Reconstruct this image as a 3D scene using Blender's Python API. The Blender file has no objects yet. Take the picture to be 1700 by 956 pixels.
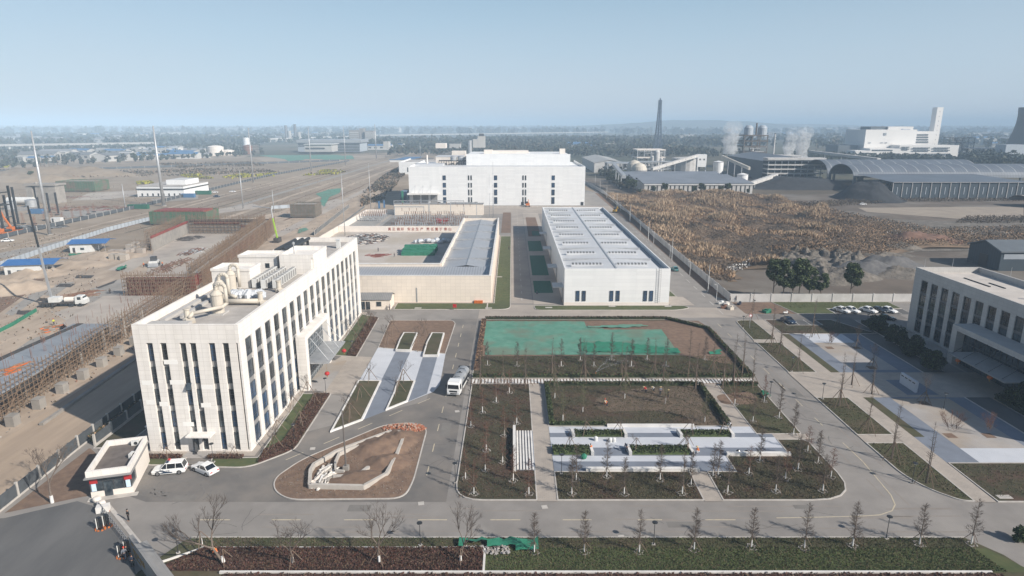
import bpy, math, random
import numpy as np
from mathutils import Vector, Matrix
R = math.radians
random.seed(7); rng = np.random.default_rng(7)
sc = bpy.context.scene; COL = sc.collection
# ---------------------------------------------------------------- camera, sky, sun, exposure
FPX, HCAM, CXP, CYP = 1060.0, 50.0, 851.0, 478.0
PITCH = math.atan(272 / 1060.0)
cam = bpy.data.cameras.new('camera'); cam.sensor_width = 36; cam.lens = 36 * FPX / 1700
cam.clip_start = 1; cam.clip_end = 60000
co = bpy.data.objects.new('camera', cam); COL.objects.link(co)
co.location = (0, 0, HCAM); co.rotation_euler = (R(90) - PITCH, 0, 0); sc.camera = co
SUN_EL, SUN_AZ = R(32.5), math.atan2(0.85, -0.53)          # azimuth clockwise from +Y
HAZE_D = .0003
w = bpy.data.worlds.new('World'); sc.world = w; w.use_nodes = True
wn = w.node_tree; wn.nodes.clear()
sky = wn.nodes.new('ShaderNodeTexSky'); sky.sky_type = 'NISHITA'; sky.sun_disc = False
sky.sun_elevation = SUN_EL; sky.sun_rotation = SUN_AZ; sky.altitude = 400
sky.air_density = 1.0; sky.dust_density = 1.0; sky.ozone_density = 2.2
bg = wn.nodes.new('ShaderNodeBackground'); bg.inputs[1].default_value = 0.07
wo = wn.nodes.new('ShaderNodeOutputWorld')
mx = wn.nodes.new('ShaderNodeMix'); mx.data_type = 'RGBA'; mx.inputs[0].default_value = .62
mx.inputs[7].default_value = (6.9, 8.6, 10.2, 1)      # pale winter haze low over the horizon
tcw = wn.nodes.new('ShaderNodeTexCoord'); sxw = wn.nodes.new('ShaderNodeSeparateXYZ'); mrw = wn.nodes.new('ShaderNodeMapRange'); mrw.interpolation_type = 'SMOOTHSTEP'
mrw.inputs[1].default_value = .02; mrw.inputs[2].default_value = .42; mrw.inputs[3].default_value = .80; mrw.inputs[4].default_value = .05
wn.links.new(tcw.outputs['Generated'], sxw.inputs[0]); wn.links.new(sxw.outputs[2], mrw.inputs[0]); wn.links.new(mrw.outputs[0], mx.inputs[0])
mz = wn.nodes.new('ShaderNodeMix'); mz.data_type = 'RGBA'; mz.inputs[6].default_value = (6.9, 8.0, 9.3, 1); mz.inputs[7].default_value = (5.9, 8.2, 10.0, 1)
mr2 = wn.nodes.new('ShaderNodeMapRange'); mr2.inputs[1].default_value = .01; mr2.inputs[2].default_value = .19; nzs = wn.nodes.new('ShaderNodeTexNoise'); nzs.inputs['Scale'].default_value = 2.2; nzs.inputs['Detail'].default_value = 5
mpz = wn.nodes.new('ShaderNodeMapping'); mpz.inputs['Scale'].default_value = (1, 1, 4.5); wn.links.new(tcw.outputs['Generated'], mpz.inputs[0]); wn.links.new(mpz.outputs[0], nzs.inputs['Vector'])
mad = wn.nodes.new('ShaderNodeMath'); mad.operation = 'MULTIPLY_ADD'; mad.inputs[1].default_value = .16; wn.links.new(nzs.outputs['Fac'], mad.inputs[0]); wn.links.new(sxw.outputs[2], mad.inputs[2])
mr2.inputs[1].default_value = .09; mr2.inputs[2].default_value = .27; wn.links.new(mad.outputs[0], mr2.inputs[0]); wn.links.new(mr2.outputs[0], mz.inputs[0]); wn.links.new(mz.outputs[2], mx.inputs[7])
wn.links.new(sky.outputs[0], mx.inputs[6]); wn.links.new(mx.outputs[2], bg.inputs[0]); wn.links.new(bg.outputs[0], wo.inputs[0])
sl = bpy.data.lights.new('sun', 'SUN'); sl.energy = 4.9; sl.angle = R(0.6); sl.color = (1, .93, .84)
so = bpy.data.objects.new('sun', sl); COL.objects.link(so); so.location = (100, -60, 150)
sd = Vector((math.sin(SUN_AZ) * math.cos(SUN_EL), math.cos(SUN_AZ) * math.cos(SUN_EL), math.sin(SUN_EL)))
so.rotation_euler = sd.to_track_quat('Z', 'Y').to_euler()
sc.view_settings.view_transform = 'Standard'; sc.view_settings.look = 'None'
sc.view_settings.exposure = 0.31; sc.view_settings.gamma = 1
sc.render.engine = 'CYCLES'
sc.cycles.max_bounces = 5; sc.cycles.diffuse_bounces = 2; sc.cycles.glossy_bounces = 3
sc.cycles.transmission_bounces = 3; sc.cycles.volume_bounces = 1; sc.cycles.transparent_max_bounces = 8
sc.cycles.use_denoising = True; sc.cycles.caustics_reflective = False; sc.cycles.caustics_refractive = False

# ---------------------------------------------------------------- helpers
_c, _s = math.cos(PITCH), math.sin(PITCH)
def at(px, py, z=0.0):
    """survey helper: where the line of sight through photo point (px, py) meets height z"""
    v = (py - CYP) / FPX; t = (HCAM - z) / (_s + v * _c)
    return ((px - CXP) / FPX * t, (_c - v * _s) * t)
def ats(pts, z=0.0, ox=0, oy=0, k=1.0): return [at(ox + p[0] / k, oy + p[1] / k, z) for p in pts]

class MB:
    def __init__(s, o=(0, 0, 0)): s.v = []; s.f = []; s.m = []; s.o = o; s.sm = False
    def add(s, vs, fs, m=0):
        n = len(s.v); s.v.extend(vs); s.f.extend([tuple(i + n for i in f) for f in fs]); s.m.extend([m] * len(fs)); return s
    def box(s, x0, y0, z0, x1, y1, z1, m=0):
        return s.add([(x0, y0, z0), (x1, y0, z0), (x1, y1, z0), (x0, y1, z0), (x0, y0, z1), (x1, y0, z1), (x1, y1, z1), (x0, y1, z1)],
                     [(0, 3, 2, 1), (4, 5, 6, 7), (0, 1, 5, 4), (1, 2, 6, 5), (2, 3, 7, 6), (3, 0, 4, 7)], m)
    def obox(s, cx, cy, cz, sx, sy, sz, a=0, m=0, tilt=0):
        M = Matrix.Translation((cx, cy, cz)) @ Matrix.Rotation(a, 4, 'Z') @ Matrix.Rotation(tilt, 4, 'X')
        q = [M @ Vector((i * sx / 2, j * sy / 2, k * sz / 2)) for k in (-1, 1) for i, j in ((-1, -1), (1, -1), (1, 1), (-1, 1))]
        return s.add([tuple(p) for p in q], [(0, 3, 2, 1), (4, 5, 6, 7), (0, 1, 5, 4), (1, 2, 6, 5), (2, 3, 7, 6), (3, 0, 4, 7)], m)
    def quad(s, a, b, c, d, m=0): return s.add([a, b, c, d], [(0, 1, 2, 3)], m)
    def prism(s, pts, z0, z1, m=0, mt=None, bottom=True):
        n = len(pts)
        if sum(pts[i][0] * pts[(i + 1) % n][1] - pts[(i + 1) % n][0] * pts[i][1] for i in range(n)) < 0: pts = pts[::-1]
        s.add([(p[0], p[1], z0) for p in pts] + [(p[0], p[1], z1) for p in pts],
              [(i, (i + 1) % n, n + (i + 1) % n, n + i) for i in range(n)] + ([tuple(range(n))[::-1]] if bottom else []), m)
        k = len(s.v) - n; s.f.append(tuple(range(k, k + n))); s.m.append(m if mt is None else mt); return s
    def sheet(s, pts, z, m=0):
        n = len(pts)
        if sum(pts[i][0] * pts[(i + 1) % n][1] - pts[(i + 1) % n][0] * pts[i][1] for i in range(n)) < 0: pts = pts[::-1]
        return s.add([(p[0], p[1], z) for p in pts], [tuple(range(n))], m)
    def tube(s, a, b, r0, r1=None, n=6, m=0, caps=True):
        if r1 is None: r1 = r0
        a = Vector(a); b = Vector(b); d = (b - a)
        if d.length < 1e-6: return s
        d.normalize(); u = d.orthogonal().normalized(); w_ = d.cross(u)
        ring = [u * math.cos(2 * math.pi * i / n) + w_ * math.sin(2 * math.pi * i / n) for i in range(n)]
        vs = [tuple(a + q * r0) for q in ring] + [tuple(b + q * r1) for q in ring]
        fs = [(i, (i + 1) % n, n + (i + 1) % n, n + i) for i in range(n)]
        if caps and n > 3: fs += [tuple(range(n))[::-1], tuple(range(n, 2 * n))]
        return s.add(vs, fs, m)
    def path(s, pts, r, n=8, m=0):
        for i in range(len(pts) - 1): s.tube(pts[i], pts[i + 1], r, r, n, m)
        return s
    def lathe(s, prof, c=(0, 0, 0), n=16, m=0):
        k = len(prof); vs = []
        for i in range(n):
            a = 2 * math.pi * i / n
            vs += [(c[0] + r * math.cos(a), c[1] + r * math.sin(a), c[2] + z) for r, z in prof]
        fs = [(i * k + j, ((i + 1) % n) * k + j, ((i + 1) % n) * k + j + 1, i * k + j + 1) for i in range(n) for j in range(k - 1)]
        return s.add(vs, fs, m)
    def blob(s, c, r, n=8, k=5, m=0, jit=0.0):
        pr = []; vs = []
        for j in range(k + 1):
            a = math.pi * j / k - math.pi / 2
            for i in range(n):
                b = 2 * math.pi * i / n; q = 1 + random.uniform(-jit, jit)
                vs.append((c[0] + r[0] * math.cos(a) * math.cos(b) * q, c[1] + r[1] * math.cos(a) * math.sin(b) * q, c[2] + r[2] * math.sin(a) * q))
        fs = [(j * n + i, j * n + (i + 1) % n, (j + 1) * n + (i + 1) % n, (j + 1) * n + i) for j in range(k) for i in range(n)]
        return s.add(vs, fs, m)
    def build(s, name, mats, parent=None, smooth=False):
        me = bpy.data.meshes.new(name); o = s.o
        me.from_pydata([(v[0] - o[0], v[1] - o[1], v[2] - o[2]) for v in s.v], [], s.f)
        if not isinstance(mats, (list, tuple)): mats = [mats]
        for m in mats: me.materials.append(m)
        if len(mats) > 1: me.polygons.foreach_set('material_index', s.m)
        if smooth or s.sm: me.polygons.foreach_set('use_smooth', [True] * len(me.polygons))
        me.update()
        ob = bpy.data.objects.new(name, me); COL.objects.link(ob)
        if parent: ob.parent = parent
        else: ob.location = o
        return ob
def tag(o, label=None, cat=None, group=None, kind=None):
    if label: o['label'] = label
    if cat: o['category'] = cat
    if group: o['group'] = group
    if kind: o['kind'] = kind
    return o
def thing(name, label, cat, loc=(0, 0, 0), rz=0, group=None):
    o = bpy.data.objects.new(name, None); o.empty_display_size = .3; COL.objects.link(o)
    o.location = loc; o.rotation_euler = (0, 0, rz); return tag(o, label, cat, group)
def dup(root, loc, rz=0, label=None, scale=1.0, group=None, sz=None):
    r = root.copy(); COL.objects.link(r); r.location = loc; r.rotation_euler = (0, 0, rz)
    r.scale = (scale, scale, sz or scale)
    if label: r['label'] = label
    if group: r['group'] = group
    for ch in root.children:
        c = ch.copy(); COL.objects.link(c); c.parent = r
        for g in ch.children:
            d = g.copy(); COL.objects.link(d); d.parent = c
    return r
_used = {}
def place(proto, loc, rz=0, label=None, scale=1.0, group=None, sz=None):
    """first use moves the prototype itself, later uses copy it"""
    if proto.name not in _used:
        _used[proto.name] = 1; proto.location = loc; proto.rotation_euler = (0, 0, rz); proto.scale = (scale, scale, sz or scale)
        if label: proto['label'] = label
        if group: proto['group'] = group
        return proto
    return dup(proto, loc, rz, label, scale, group, sz)
def struct(o, label=None): return tag(o, label, kind='structure')
def npmesh(name, V, F, mats, mi=None, parent=None, smooth=False, loc=(0, 0, 0)):
    me = bpy.data.meshes.new(name); V = np.asarray(V, dtype=np.float32); F = np.asarray(F, dtype=np.int32); k = F.shape[1]
    me.vertices.add(len(V)); me.vertices.foreach_set('co', V.ravel())
    me.loops.add(F.size); me.loops.foreach_set('vertex_index', F.ravel())
    me.polygons.add(len(F)); me.polygons.foreach_set('loop_start', np.arange(0, F.size, k, dtype=np.int32))
    me.polygons.foreach_set('loop_total', np.full(len(F), k, dtype=np.int32))
    if not isinstance(mats, (list, tuple)): mats = [mats]
    for m in mats: me.materials.append(m)
    if mi is not None: me.polygons.foreach_set('material_index', np.asarray(mi, dtype=np.int32))
    if smooth: me.polygons.foreach_set('use_smooth', [True] * len(F))
    me.update(calc_edges=True)
    o = bpy.data.objects.new(name, me); COL.objects.link(o); o.location = loc
    if parent: o.parent = parent
    return o
ORD = ['leftmost', 'second', 'third', 'fourth', 'fifth', 'sixth', 'seventh', 'eighth', 'ninth', 'tenth', 'eleventh', 'twelfth', 'thirteenth',
       'fourteenth', 'fifteenth', 'sixteenth', 'seventeenth', 'eighteenth', 'nineteenth', 'twentieth', 'twenty-first', 'twenty-second', 'twenty-third', 'twenty-fourth']
def nth(i, first='leftmost'): return first if i == 0 else ORD[i]

def roundpoly(pts, rad, n=5):
    """round each corner; rad = one radius or a list"""
    out = []; N = len(pts)
    for i in range(N):
        r = rad[i] if isinstance(rad, (list, tuple)) else rad
        p = Vector(pts[i]); a = Vector(pts[i - 1]) - p; b = Vector(pts[(i + 1) % N]) - p
        if r <= 0: out.append(tuple(p)); continue
        t = min(r, a.length * .48, b.length * .48); pa = p + a.normalized() * t; pb = p + b.normalized() * t
        for j in range(n + 1):
            u = j / n; out.append(tuple(pa * (1 - u) ** 2 + p * 2 * u * (1 - u) + pb * u * u))
    return out
def ccw(pts):
    n = len(pts)
    return pts if sum(pts[i][0] * pts[(i + 1) % n][1] - pts[(i + 1) % n][0] * pts[i][1] for i in range(n)) > 0 else pts[::-1]
def inset(pts, d):
    pts = ccw(pts); n = len(pts); out = []
    for i in range(n):
        p = Vector(pts[i]); a = (p - Vector(pts[i - 1])); b = (Vector(pts[(i + 1) % n]) - p)
        if a.length < 1e-5: a = b
        if b.length < 1e-5: b = a
        a.normalize(); b.normalize(); na = Vector((-a.y, a.x)); nb = Vector((-b.y, b.x)); q = na + nb
        if q.length < 1e-4: q = na
        q.normalize(); k = max(.35, q.dot(na)); out.append(tuple(p + q * d / k))
    return out
def clean(pts):
    out = []
    for p in pts:
        if not out or (Vector(p) - Vector(out[-1])).length > .05: out.append(tuple(p))
    if (Vector(out[0]) - Vector(out[-1])).length < .05: out.pop()
    return out
def inpoly(P, poly):
    x, y = P[:, 0], P[:, 1]; ins = np.zeros(len(P), bool); n = len(poly)
    for i in range(n):
        x0, y0 = poly[i]; x1, y1 = poly[(i + 1) % n]
        if y0 == y1: continue
        c = ((y0 > y) != (y1 > y)) & (x < (x1 - x0) * (y - y0) / (y1 - y0) + x0); ins ^= c
    return ins
def sample(poly, n):
    p = np.array(poly); lo = p.min(0); hi = p.max(0); out = np.zeros((0, 2))
    while len(out) < n:
        q = rng.uniform(lo, hi, (n * 2, 2)); out = np.vstack([out, q[inpoly(q, poly)]])
    return out[:n]
def leaves(name, C, size, mats, parent=None, up=.3, loc=(0, 0, 0), flat=1.0, pm=None):
    """one triangle/quad leaf clump per centre in C (N,3)"""
    n = len(C); d = rng.normal(size=(n, 3)); d[:, 2] = d[:, 2] * flat; d /= np.linalg.norm(d, axis=1)[:, None]
    e = np.cross(d, rng.normal(size=(n, 3))); e /= np.linalg.norm(e, axis=1)[:, None]
    s = size * rng.uniform(.6, 1.4, (n, 1)); s2 = s * rng.uniform(.5, .9, (n, 1))
    V = np.stack([C - d * s - e * s2 * .3, C - e * s2, C + d * s, C + e * s2], 1).reshape(-1, 3)
    F = np.arange(4 * n).reshape(-1, 4)
    k = len(mats) if isinstance(mats, (list, tuple)) else 1
    mi = rng.choice(k, n, p=pm) if k > 1 else None
    return npmesh(name, V, F, mats, mi, parent, loc=loc)

# ---------------------------------------------------------------- materials
MT = {}
def hexlin(h):
    return tuple(((int(h[i:i + 2], 16) / 255 + .055) / 1.055) ** 2.4 if int(h[i:i + 2], 16) > 10 else int(h[i:i + 2], 16) / 255 / 12.92 for i in (0, 2, 4)) + (1,)
def C4(c): return tuple(c) + (1,) if len(c) == 3 else c
def M(name, c1, c2=None, sc_=1.0, rough=.85, big=None, bsc=.03, bump=0, metal=0, brick=None, wave=None, rand=0, spec=.5, det=6, c3=None, stretch=None, obj=False, emit=0):
    if name in MT: return MT[name]
    m = bpy.data.materials.new(name); m.use_nodes = True; nt = m.node_tree; N = nt.nodes; L = nt.links
    b = N['Principled BSDF']; b.inputs['Roughness'].default_value = rough; b.inputs['Metallic'].default_value = metal
    b.inputs['Specular IOR Level'].default_value = spec
    if obj: tc = N.new('ShaderNodeTexCoord'); pos = tc.outputs['Object']
    else: g = N.new('ShaderNodeNewGeometry'); pos = g.outputs['Position']
    if stretch:
        mp = N.new('ShaderNodeMapping'); mp.inputs['Scale'].default_value = stretch[:3]; mp.inputs['Rotation'].default_value = (0, 0, stretch[3] if len(stretch) > 3 else 0)
        L.new(pos, mp.inputs[0]); spos = mp.outputs[0]
    else: spos = pos
    def noise(scale, p, d=det, r=.6):
        n = N.new('ShaderNodeTexNoise'); n.inputs['Scale'].default_value = scale; n.inputs['Detail'].default_value = d; n.inputs['Roughness'].default_value = r
        L.new(p, n.inputs['Vector']); return n.outputs['Fac']
    def mix(f, a, c, mode='MIX'):
        x = N.new('ShaderNodeMix'); x.data_type = 'RGBA'; x.blend_type = mode
        if isinstance(f, float): x.inputs[0].default_value = f
        else: L.new(f, x.inputs[0])
        for i, q in ((6, a), (7, c)):
            if isinstance(q, tuple): x.inputs[i].default_value = q
            else: L.new(q, x.inputs[i])
        return x.outputs[2]
    def ramp(f, lo, hi):
        r = N.new('ShaderNodeMapRange'); r.inputs[1].default_value = lo; r.inputs[2].default_value = hi; L.new(f, r.inputs[0]); return r.outputs[0]
    col = C4(c1); nf = None
    if c2:
        nf = noise(sc_, spos); col = mix(ramp(nf, .35, .65), C4(c1), C4(c2))
    if c3: col = mix(ramp(noise(sc_ * .23, pos, 5), .48, .62), col, C4(c3))
    if big: col = mix(ramp(noise(bsc, pos, 5, .55), .35, .68), col, mix(1.0, col, (big, big, big, 1), 'MULTIPLY'))
    if brick:
        sx = N.new('ShaderNodeSeparateXYZ'); L.new(pos, sx.inputs[0]); ad = N.new('ShaderNodeMath'); L.new(sx.outputs[0], ad.inputs[0]); L.new(sx.outputs[1], ad.inputs[1])
        cb = N.new('ShaderNodeCombineXYZ')
        if len(brick) > 4: L.new(sx.outputs[0], cb.inputs[0]); L.new(sx.outputs[1], cb.inputs[1])
        else: L.new(ad.outputs[0], cb.inputs[0]); L.new(sx.outputs[2], cb.inputs[1])
        bt = N.new('ShaderNodeTexBrick'); bt.offset = brick[3] if len(brick) > 3 else 0; bt.inputs['Scale'].default_value = 1
        bt.inputs['Brick Width'].default_value = brick[0]; bt.inputs['Row Height'].default_value = brick[1]; bt.inputs['Mortar Size'].default_value = brick[2]
        bt.inputs['Color1'].default_value = (1, 1, 1, 1); bt.inputs['Color2'].default_value = (.93, .93, .935, 1); bt.inputs['Mortar'].default_value = (.70, .69, .68, 1)
        bt.inputs['Mortar Smooth'].default_value = .2; L.new(cb.outputs[0], bt.inputs['Vector']); col = mix(1.0, col, bt.outputs['Color'], 'MULTIPLY')
    hsrc = None
    if wave:      # wave = (direction axis, period)
        wv = N.new('ShaderNodeTexWave'); wv.bands_direction = wave[0]; wv.inputs['Scale'].default_value = .314 / wave[1]; L.new(pos, wv.inputs['Vector']); hsrc = wv.outputs['Fac']
        col = mix(ramp(hsrc, 0.0, .35), mix(1.0, col, (.72, .72, .73, 1), 'MULTIPLY'), col)
    if rand:
        oi = N.new('ShaderNodeObjectInfo'); r = N.new('ShaderNodeMapRange'); r.inputs[3].default_value = 1 - rand; r.inputs[4].default_value = 1 + rand; L.new(oi.outputs['Random'], r.inputs[0])
        cc = N.new('ShaderNodeCombineColor')
        for i in range(3): L.new(r.outputs[0], cc.inputs[i])
        col = mix(1.0, col, cc.outputs[0], 'MULTIPLY')
    if isinstance(col, tuple): b.inputs['Base Color'].default_value = col
    else: L.new(col, b.inputs['Base Color'])
    if bump:
        bp = N.new('ShaderNodeBump'); bp.inputs['Strength'].default_value = min(1, bump); bp.inputs['Distance'].default_value = .05 * max(1, bump)
        L.new(hsrc if hsrc is not None else (nf if nf is not None else noise(sc_, pos)), bp.inputs['Height']); L.new(bp.outputs[0], b.inputs['Normal'])
    if emit: b.inputs['Emission Strength'].default_value = emit
    MT[name] = m; return m
# ================================================================ GROUND
m_dirt = M('dirt', (.37, .29, .21), (.275, .215, .155), .12, .95, .62, .008, 0, c3=(.36, .29, .22), det=9)
m_sand = M('site_sand', (.50, .40, .305), (.35, .275, .21), .25, .95, .78, .03, 0, det=9, stretch=(1, .35, 1, .17))
m_soil = M('soil', (.235, .155, .105), (.165, .108, .078), .9, .95, .8, .08, 1.5)
m_road = M('road_concrete', (.29, .268, .246), (.235, .217, .20), .22, .9, .84, .045, 0, det=8)
m_roadb = M('road_concrete_back', (.40, .35, .30), (.33, .29, .255), .12, .9, .85, .03, 0, det=8)
m_asph = M('asphalt', (.155, .147, .14), (.235, .21, .186), .16, .88, .74, .05, 0, det=9)
m_asphd = M('asphalt_dark', (.105, .104, .103), (.15, .146, .142), .2, .86, .8, .05, 0, det=8, stretch=(1, .3, 1, .9))
m_kerb = M('kerb', (.52, .49, .45), (.40, .37, .34), .8, .85)
m_whitep = M('white_stone', (.74, .72, .69), (.62, .6, .57), .5, .8)
m_lawn = M('lawn', (.055, .062, .025), (.088, .078, .038), .55, .95, .75, .07, 1.5, c3=(.10, .078, .045), det=9)
m_lawnd = M('lawn_dull', (.046, .046, .022), (.074, .060, .034), .8, .95, .8, .09, 1.5, c3=(.085, .052, .034), det=9)  # duller, browner turf colour
m_lawng = M('lawn_green', (.062, .085, .028), (.098, .105, .040), .7, .95, .8, .09, 1.5, det=9)
m_redsh = M('red_shrub', (.085, .036, .024), (.05, .022, .016), 2.0, .9, .75, .25, 2)
m_pave = M('pale_paving', (.47, .41, .35), (.39, .345, .30), .5, .85, .86, .09, 0, brick=(.6, .3, .012, .5, 1))
m_pavew = M('white_paving', (.56, .58, .62), (.51, .53, .57), .4, .8, .93, .09, 0)
m_paveb = M('bluegrey_paving', (.20, .225, .27), (.175, .195, .235), .5, .8, .9, .09, 0)
m_slab = M('concrete_slab', (.44, .385, .335), (.35, .305, .265), .18, .9, .86, .05, 0, c3=(.45, .40, .34), det=8)
m_line = M('road_paint', (.55, .47, .33), (.42, .37, .29), 1.5, .8)
m_linew = M('road_paint_white', (.68, .66, .62), (.5, .48, .45), 1.5, .8)
m_net = M('green_net', (.085, .245, .175), (.125, .29, .215), .5, .8, .82, .12, .6, c3=(.15, .215, .155))
m_netb = M('bright_green_net', (.02, .16, .09), (.03, .21, .13), 1.4, .7, bump=1)
m_netd = M('dark_green_net', (.014, .095, .058), (.022, .13, .08), 1.2, .8, bump=.6)
m_veg = M('scrub', (.085, .07, .048), (.13, .10, .065), .35, .95, .7, .05, 0)
m_rape = M('rapeseed', (.42, .38, .03), (.2, .22, .04), .12, .9)
m_field = M('farmland', (.155, .125, .085), (.07, .078, .045), .006, .95, .6, .0011, 0, c3=(.05, .058, .035), det=10)

mb = MB(); mb.quad((-15000, -200, -.06), (15000, -200, -.06), (15000, 19000, -.06), (-15000, 19000, -.06))
struct(mb.build('farmland', m_field))
mb = MB(); mb.sheet([(-560, -100), (260, -100), (260, 180), (64, 180), (68, 620), (-10, 1000), (-120, 1250), (-620, 860), (-700, 420)], -.02)
struct(mb.build('ground', m_dirt))
mb = MB(); mb.sheet([(64, 179), (420, 150), (560, 470), (420, 560), (250, 620), (66, 620)], -.015)
struct(mb.build('wasteland', M('waste_ground', (.17, .135, .105), (.11, .088, .068), .09, .95, .7, .02, 0, c3=(.22, .195, .165), det=9)))

# roads of the campus ---------------------------------------------------
mb = MB(); mb.sheet([(-70, 55), (205, 55), (205, 178.6), (63.3, 178.6), (67.6, 480), (50, 520), (-60, 520), (-60, 366), (-26, 366), (-26, 300), (-57, 300), (-57, 178), (-69, 168)], .02)
struct(mb.build('road', m_road))
mb = MB(); mb.sheet([(-9, 77.2), (-9.2, 162), (-16, 162), (-16, 110), (-37, 96), (-37, 168), (-40, 170), (-66, 112), (-66, 92), (-54, 79), (-50, 77.2)], .028)
struct(mb.build('asphalt_road', m_asph))
mb = MB(); mb.sheet([(-66.5, 73.5), (-59.5, 77.4), (-56, 76), (-46, 66.5), (-42.5, 62), (-46, 54), (-72, 54), (-72, 73)], .031)
struct(mb.build('gate_driveway', m_asphd))
mb = MB(); mb.sheet([(-9, 172), (-16, 174), (-40, 174), (-60, 168), (-60, 178), (-43, 178), (-7, 176), (64, 172), (64, 163), (51, 163), (-9, 162.2)], .026)
mb.sheet([(6, 177), (6, 400), (-.3, 400), (-.3, 177)], .026); mb.sheet([(-26, 366), (64, 366), (66, 404), (-62, 404)], .0255)
struct(mb.build('service_road', m_roadb))

def kerbed(name, pts, mat, rad=0, h=.13, kw=.18, kmat=None, kerb=True, z=0, kname='kerb'):
    p = ccw(clean(roundpoly(pts, rad) if rad else list(pts)))
    q = inset(p, kw)
    o = MB(); o.prism(q if kerb else p, z, z + h - .02, 0, bottom=False); ob = struct(o.build(name, mat))
    if kerb:
        k = MB(); n = len(p)
        k.add([(a[0], a[1], z) for a in p] + [(a[0], a[1], z + h + .02) for a in p] + [(a[0], a[1], z + h + .02) for a in q] + [(a[0], a[1], z + h - .05) for a in q],
              [f for i in range(n) for j in [(i + 1) % n] for f in ((i, j, n + j, n + i), (n + i, n + j, 2 * n + j, 2 * n + i), (2 * n + i, 2 * n + j, 3 * n + j, 3 * n + i))])
        struct(k.build(kname, kmat or m_kerb))
    return ob
def sheet(name, pts, z, mat, rad=0):
    o = MB(); o.sheet(clean(roundpoly(pts, rad)) if rad else pts, z); return struct(o.build(name, mat))
K = 4.346
# central park
kerbed('park_lawn', [(-8, 77.5), (3.5, 77.5), (3.5, 118), (-8, 118)], m_lawnd, [4, 0, 0, .5])
kerbed('park_lawn', [(6.2, 77.5), (26.4, 77.5), (26.4, 85), (6.2, 85)], m_lawnd)
kerbed('park_lawn', [(28.9, 77.5), (48.2, 77.5), (48.2, 95), (43.2, 95), (43.2, 89.6), (33.2, 89.6), (33.2, 85), (28.9, 85)], m_lawnd, [0, 7, 1.5, 0, 0, 0, 0, 0])
kerbed('park_lawn', [(40.6, 96.8), (48.2, 96.8), (48.6, 117.8), (40.6, 117.8)], m_lawn, [0, .5, .5, 0])
kerbed('park_lawn', [(6.2, 99.6), (37.4, 99.6), (37.4, 117.8), (6.2, 117.8)], m_lawnd)
kerbed('park_lawn', [(-8.2, 120.8), (49.2, 120.8), (49.6, 161), (-8.2, 161)], m_lawnd, [.5, .5, 9, 3])
sheet('soil_patch', ats([(804, 533), (1160, 533), (1190, 552), (1222, 600), (1215, 606), (1130, 590), (802, 592)]), .125, m_soil)
sheet('soil_patch', ats([(1000, 655), (1060, 645), (1160, 640), (1190, 690), (1200, 707), (1150, 707), (1140, 690), (1080, 682), (1000, 685), (985, 670)]), .122, M('soil_thin', (.16, .115, .082), (.095, .074, .05), .7, .95, bump=1), 2)
sheet('soil_patch', ats([(1188, 657), (1245, 650), (1262, 663), (1250, 672), (1200, 672)]), .122, m_soil, 1.5)
sheet('park_path', [(3.5, 77.3), (6.2, 77.3), (6.2, 118), (3.5, 118)], .09, m_pave)
sheet('park_path', [(26.4, 77.3), (28.9, 77.3), (28.9, 85), (26.4, 85)], .09, m_pave)
sheet('park_path', [(37.4, 99.4), (40.6, 99.4), (40.6, 118), (37.4, 118)], .088, m_pave)
sheet('park_path', [(40.6, 95), (49, 95), (49, 96.8), (40.6, 96.8)], .09, m_pave)
sheet('park_path', [(43.2, 89.6), (43.2, 95), (43.2, 96.8), (40, 96.8), (40, 95)], .085, m_pave)
# stepping strip between the lawns
mb = MB(); x = -8
while x < 48.3: mb.box(x, 118.35, .02, x + .42, 120.45, .12); x += .66
struct(mb.build('stepping_path', m_whitep)); sheet('gravel_strip', [(-8.2, 118), (48.8, 118), (48.8, 120.8), (-8.2, 120.8)], .04, m_soil)
# plaza stripes
def stripes(x0, x1r, ys, mats, z=.1):
    for i in range(len(ys) - 1): sheet('plaza_paving', [(x0, ys[i]), (x1r[i], ys[i]), (x1r[i], ys[i + 1]), (x0, ys[i + 1])], z, mats[i])
ys = [85.0, 85.6, 87.9, 89.6, 92.2, 94.5, 95.7, 97.2, 99.5]
stripes(6.25, [33.2, 33.2, 33.2, 43.2, 43.2, 43.2, 43.2, 43.2], ys, [m_paveb, m_paveb, m_pavew, m_paveb, m_pavew, m_pavew, m_paveb, m_pavew])
m_leafg = M('leaf_green', (.055, .085, .025), (.09, .12, .035), 3, .7, rand=.15)
m_leafd = M('leaf_dark', (.022, .034, .012), (.04, .055, .018), 3, .7)
m_leafr = M('leaf_red', (.11, .042, .026), (.06, .025, .018), 3, .7)
m_leafb = M('leaf_brown', (.13, .08, .045), (.07, .045, .03), 3, .8)
def hedge(label, pts, h, n, size, mats, cat='hedge', base=.1, name='hedge', pm=None, solid=None):
    r = thing(name, label, cat, (pts[0][0], pts[0][1], 0)); c = Vector((pts[0][0], pts[0][1], 0))
    q = inset(pts, min(.12, .1)); o = MB((c.x, c.y, 0)); o.prism(q, base, h * .8, 0); o.o = (0, 0, 0); o.v = [(a[0] - c.x, a[1] - c.y, a[2]) for a in o.v]
    o.build('stems', solid or mats[0], r)
    P = sample(pts, n); Z = base + (h - base) * np.sqrt(rng.uniform(.3, 1.15, n))
    leaves('foliage', np.column_stack([P[:, 0] - c.x, P[:, 1] - c.y, Z]), size, mats, r, pm=pm)
    return r
def rect(a, b, c, d): return [(a, b), (c, b), (c, d), (a, d)]
for i, (a, b) in enumerate([(10.4, 18.4), (28, 36)]):
    hedge('low clipped green hedge block, %s of the two in the upper plaza stripe' % ('left' if i == 0 else 'right'), rect(a, 95.7, b, 97.2), .75, 1500, .16, [m_leafg, m_leafd])
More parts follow.
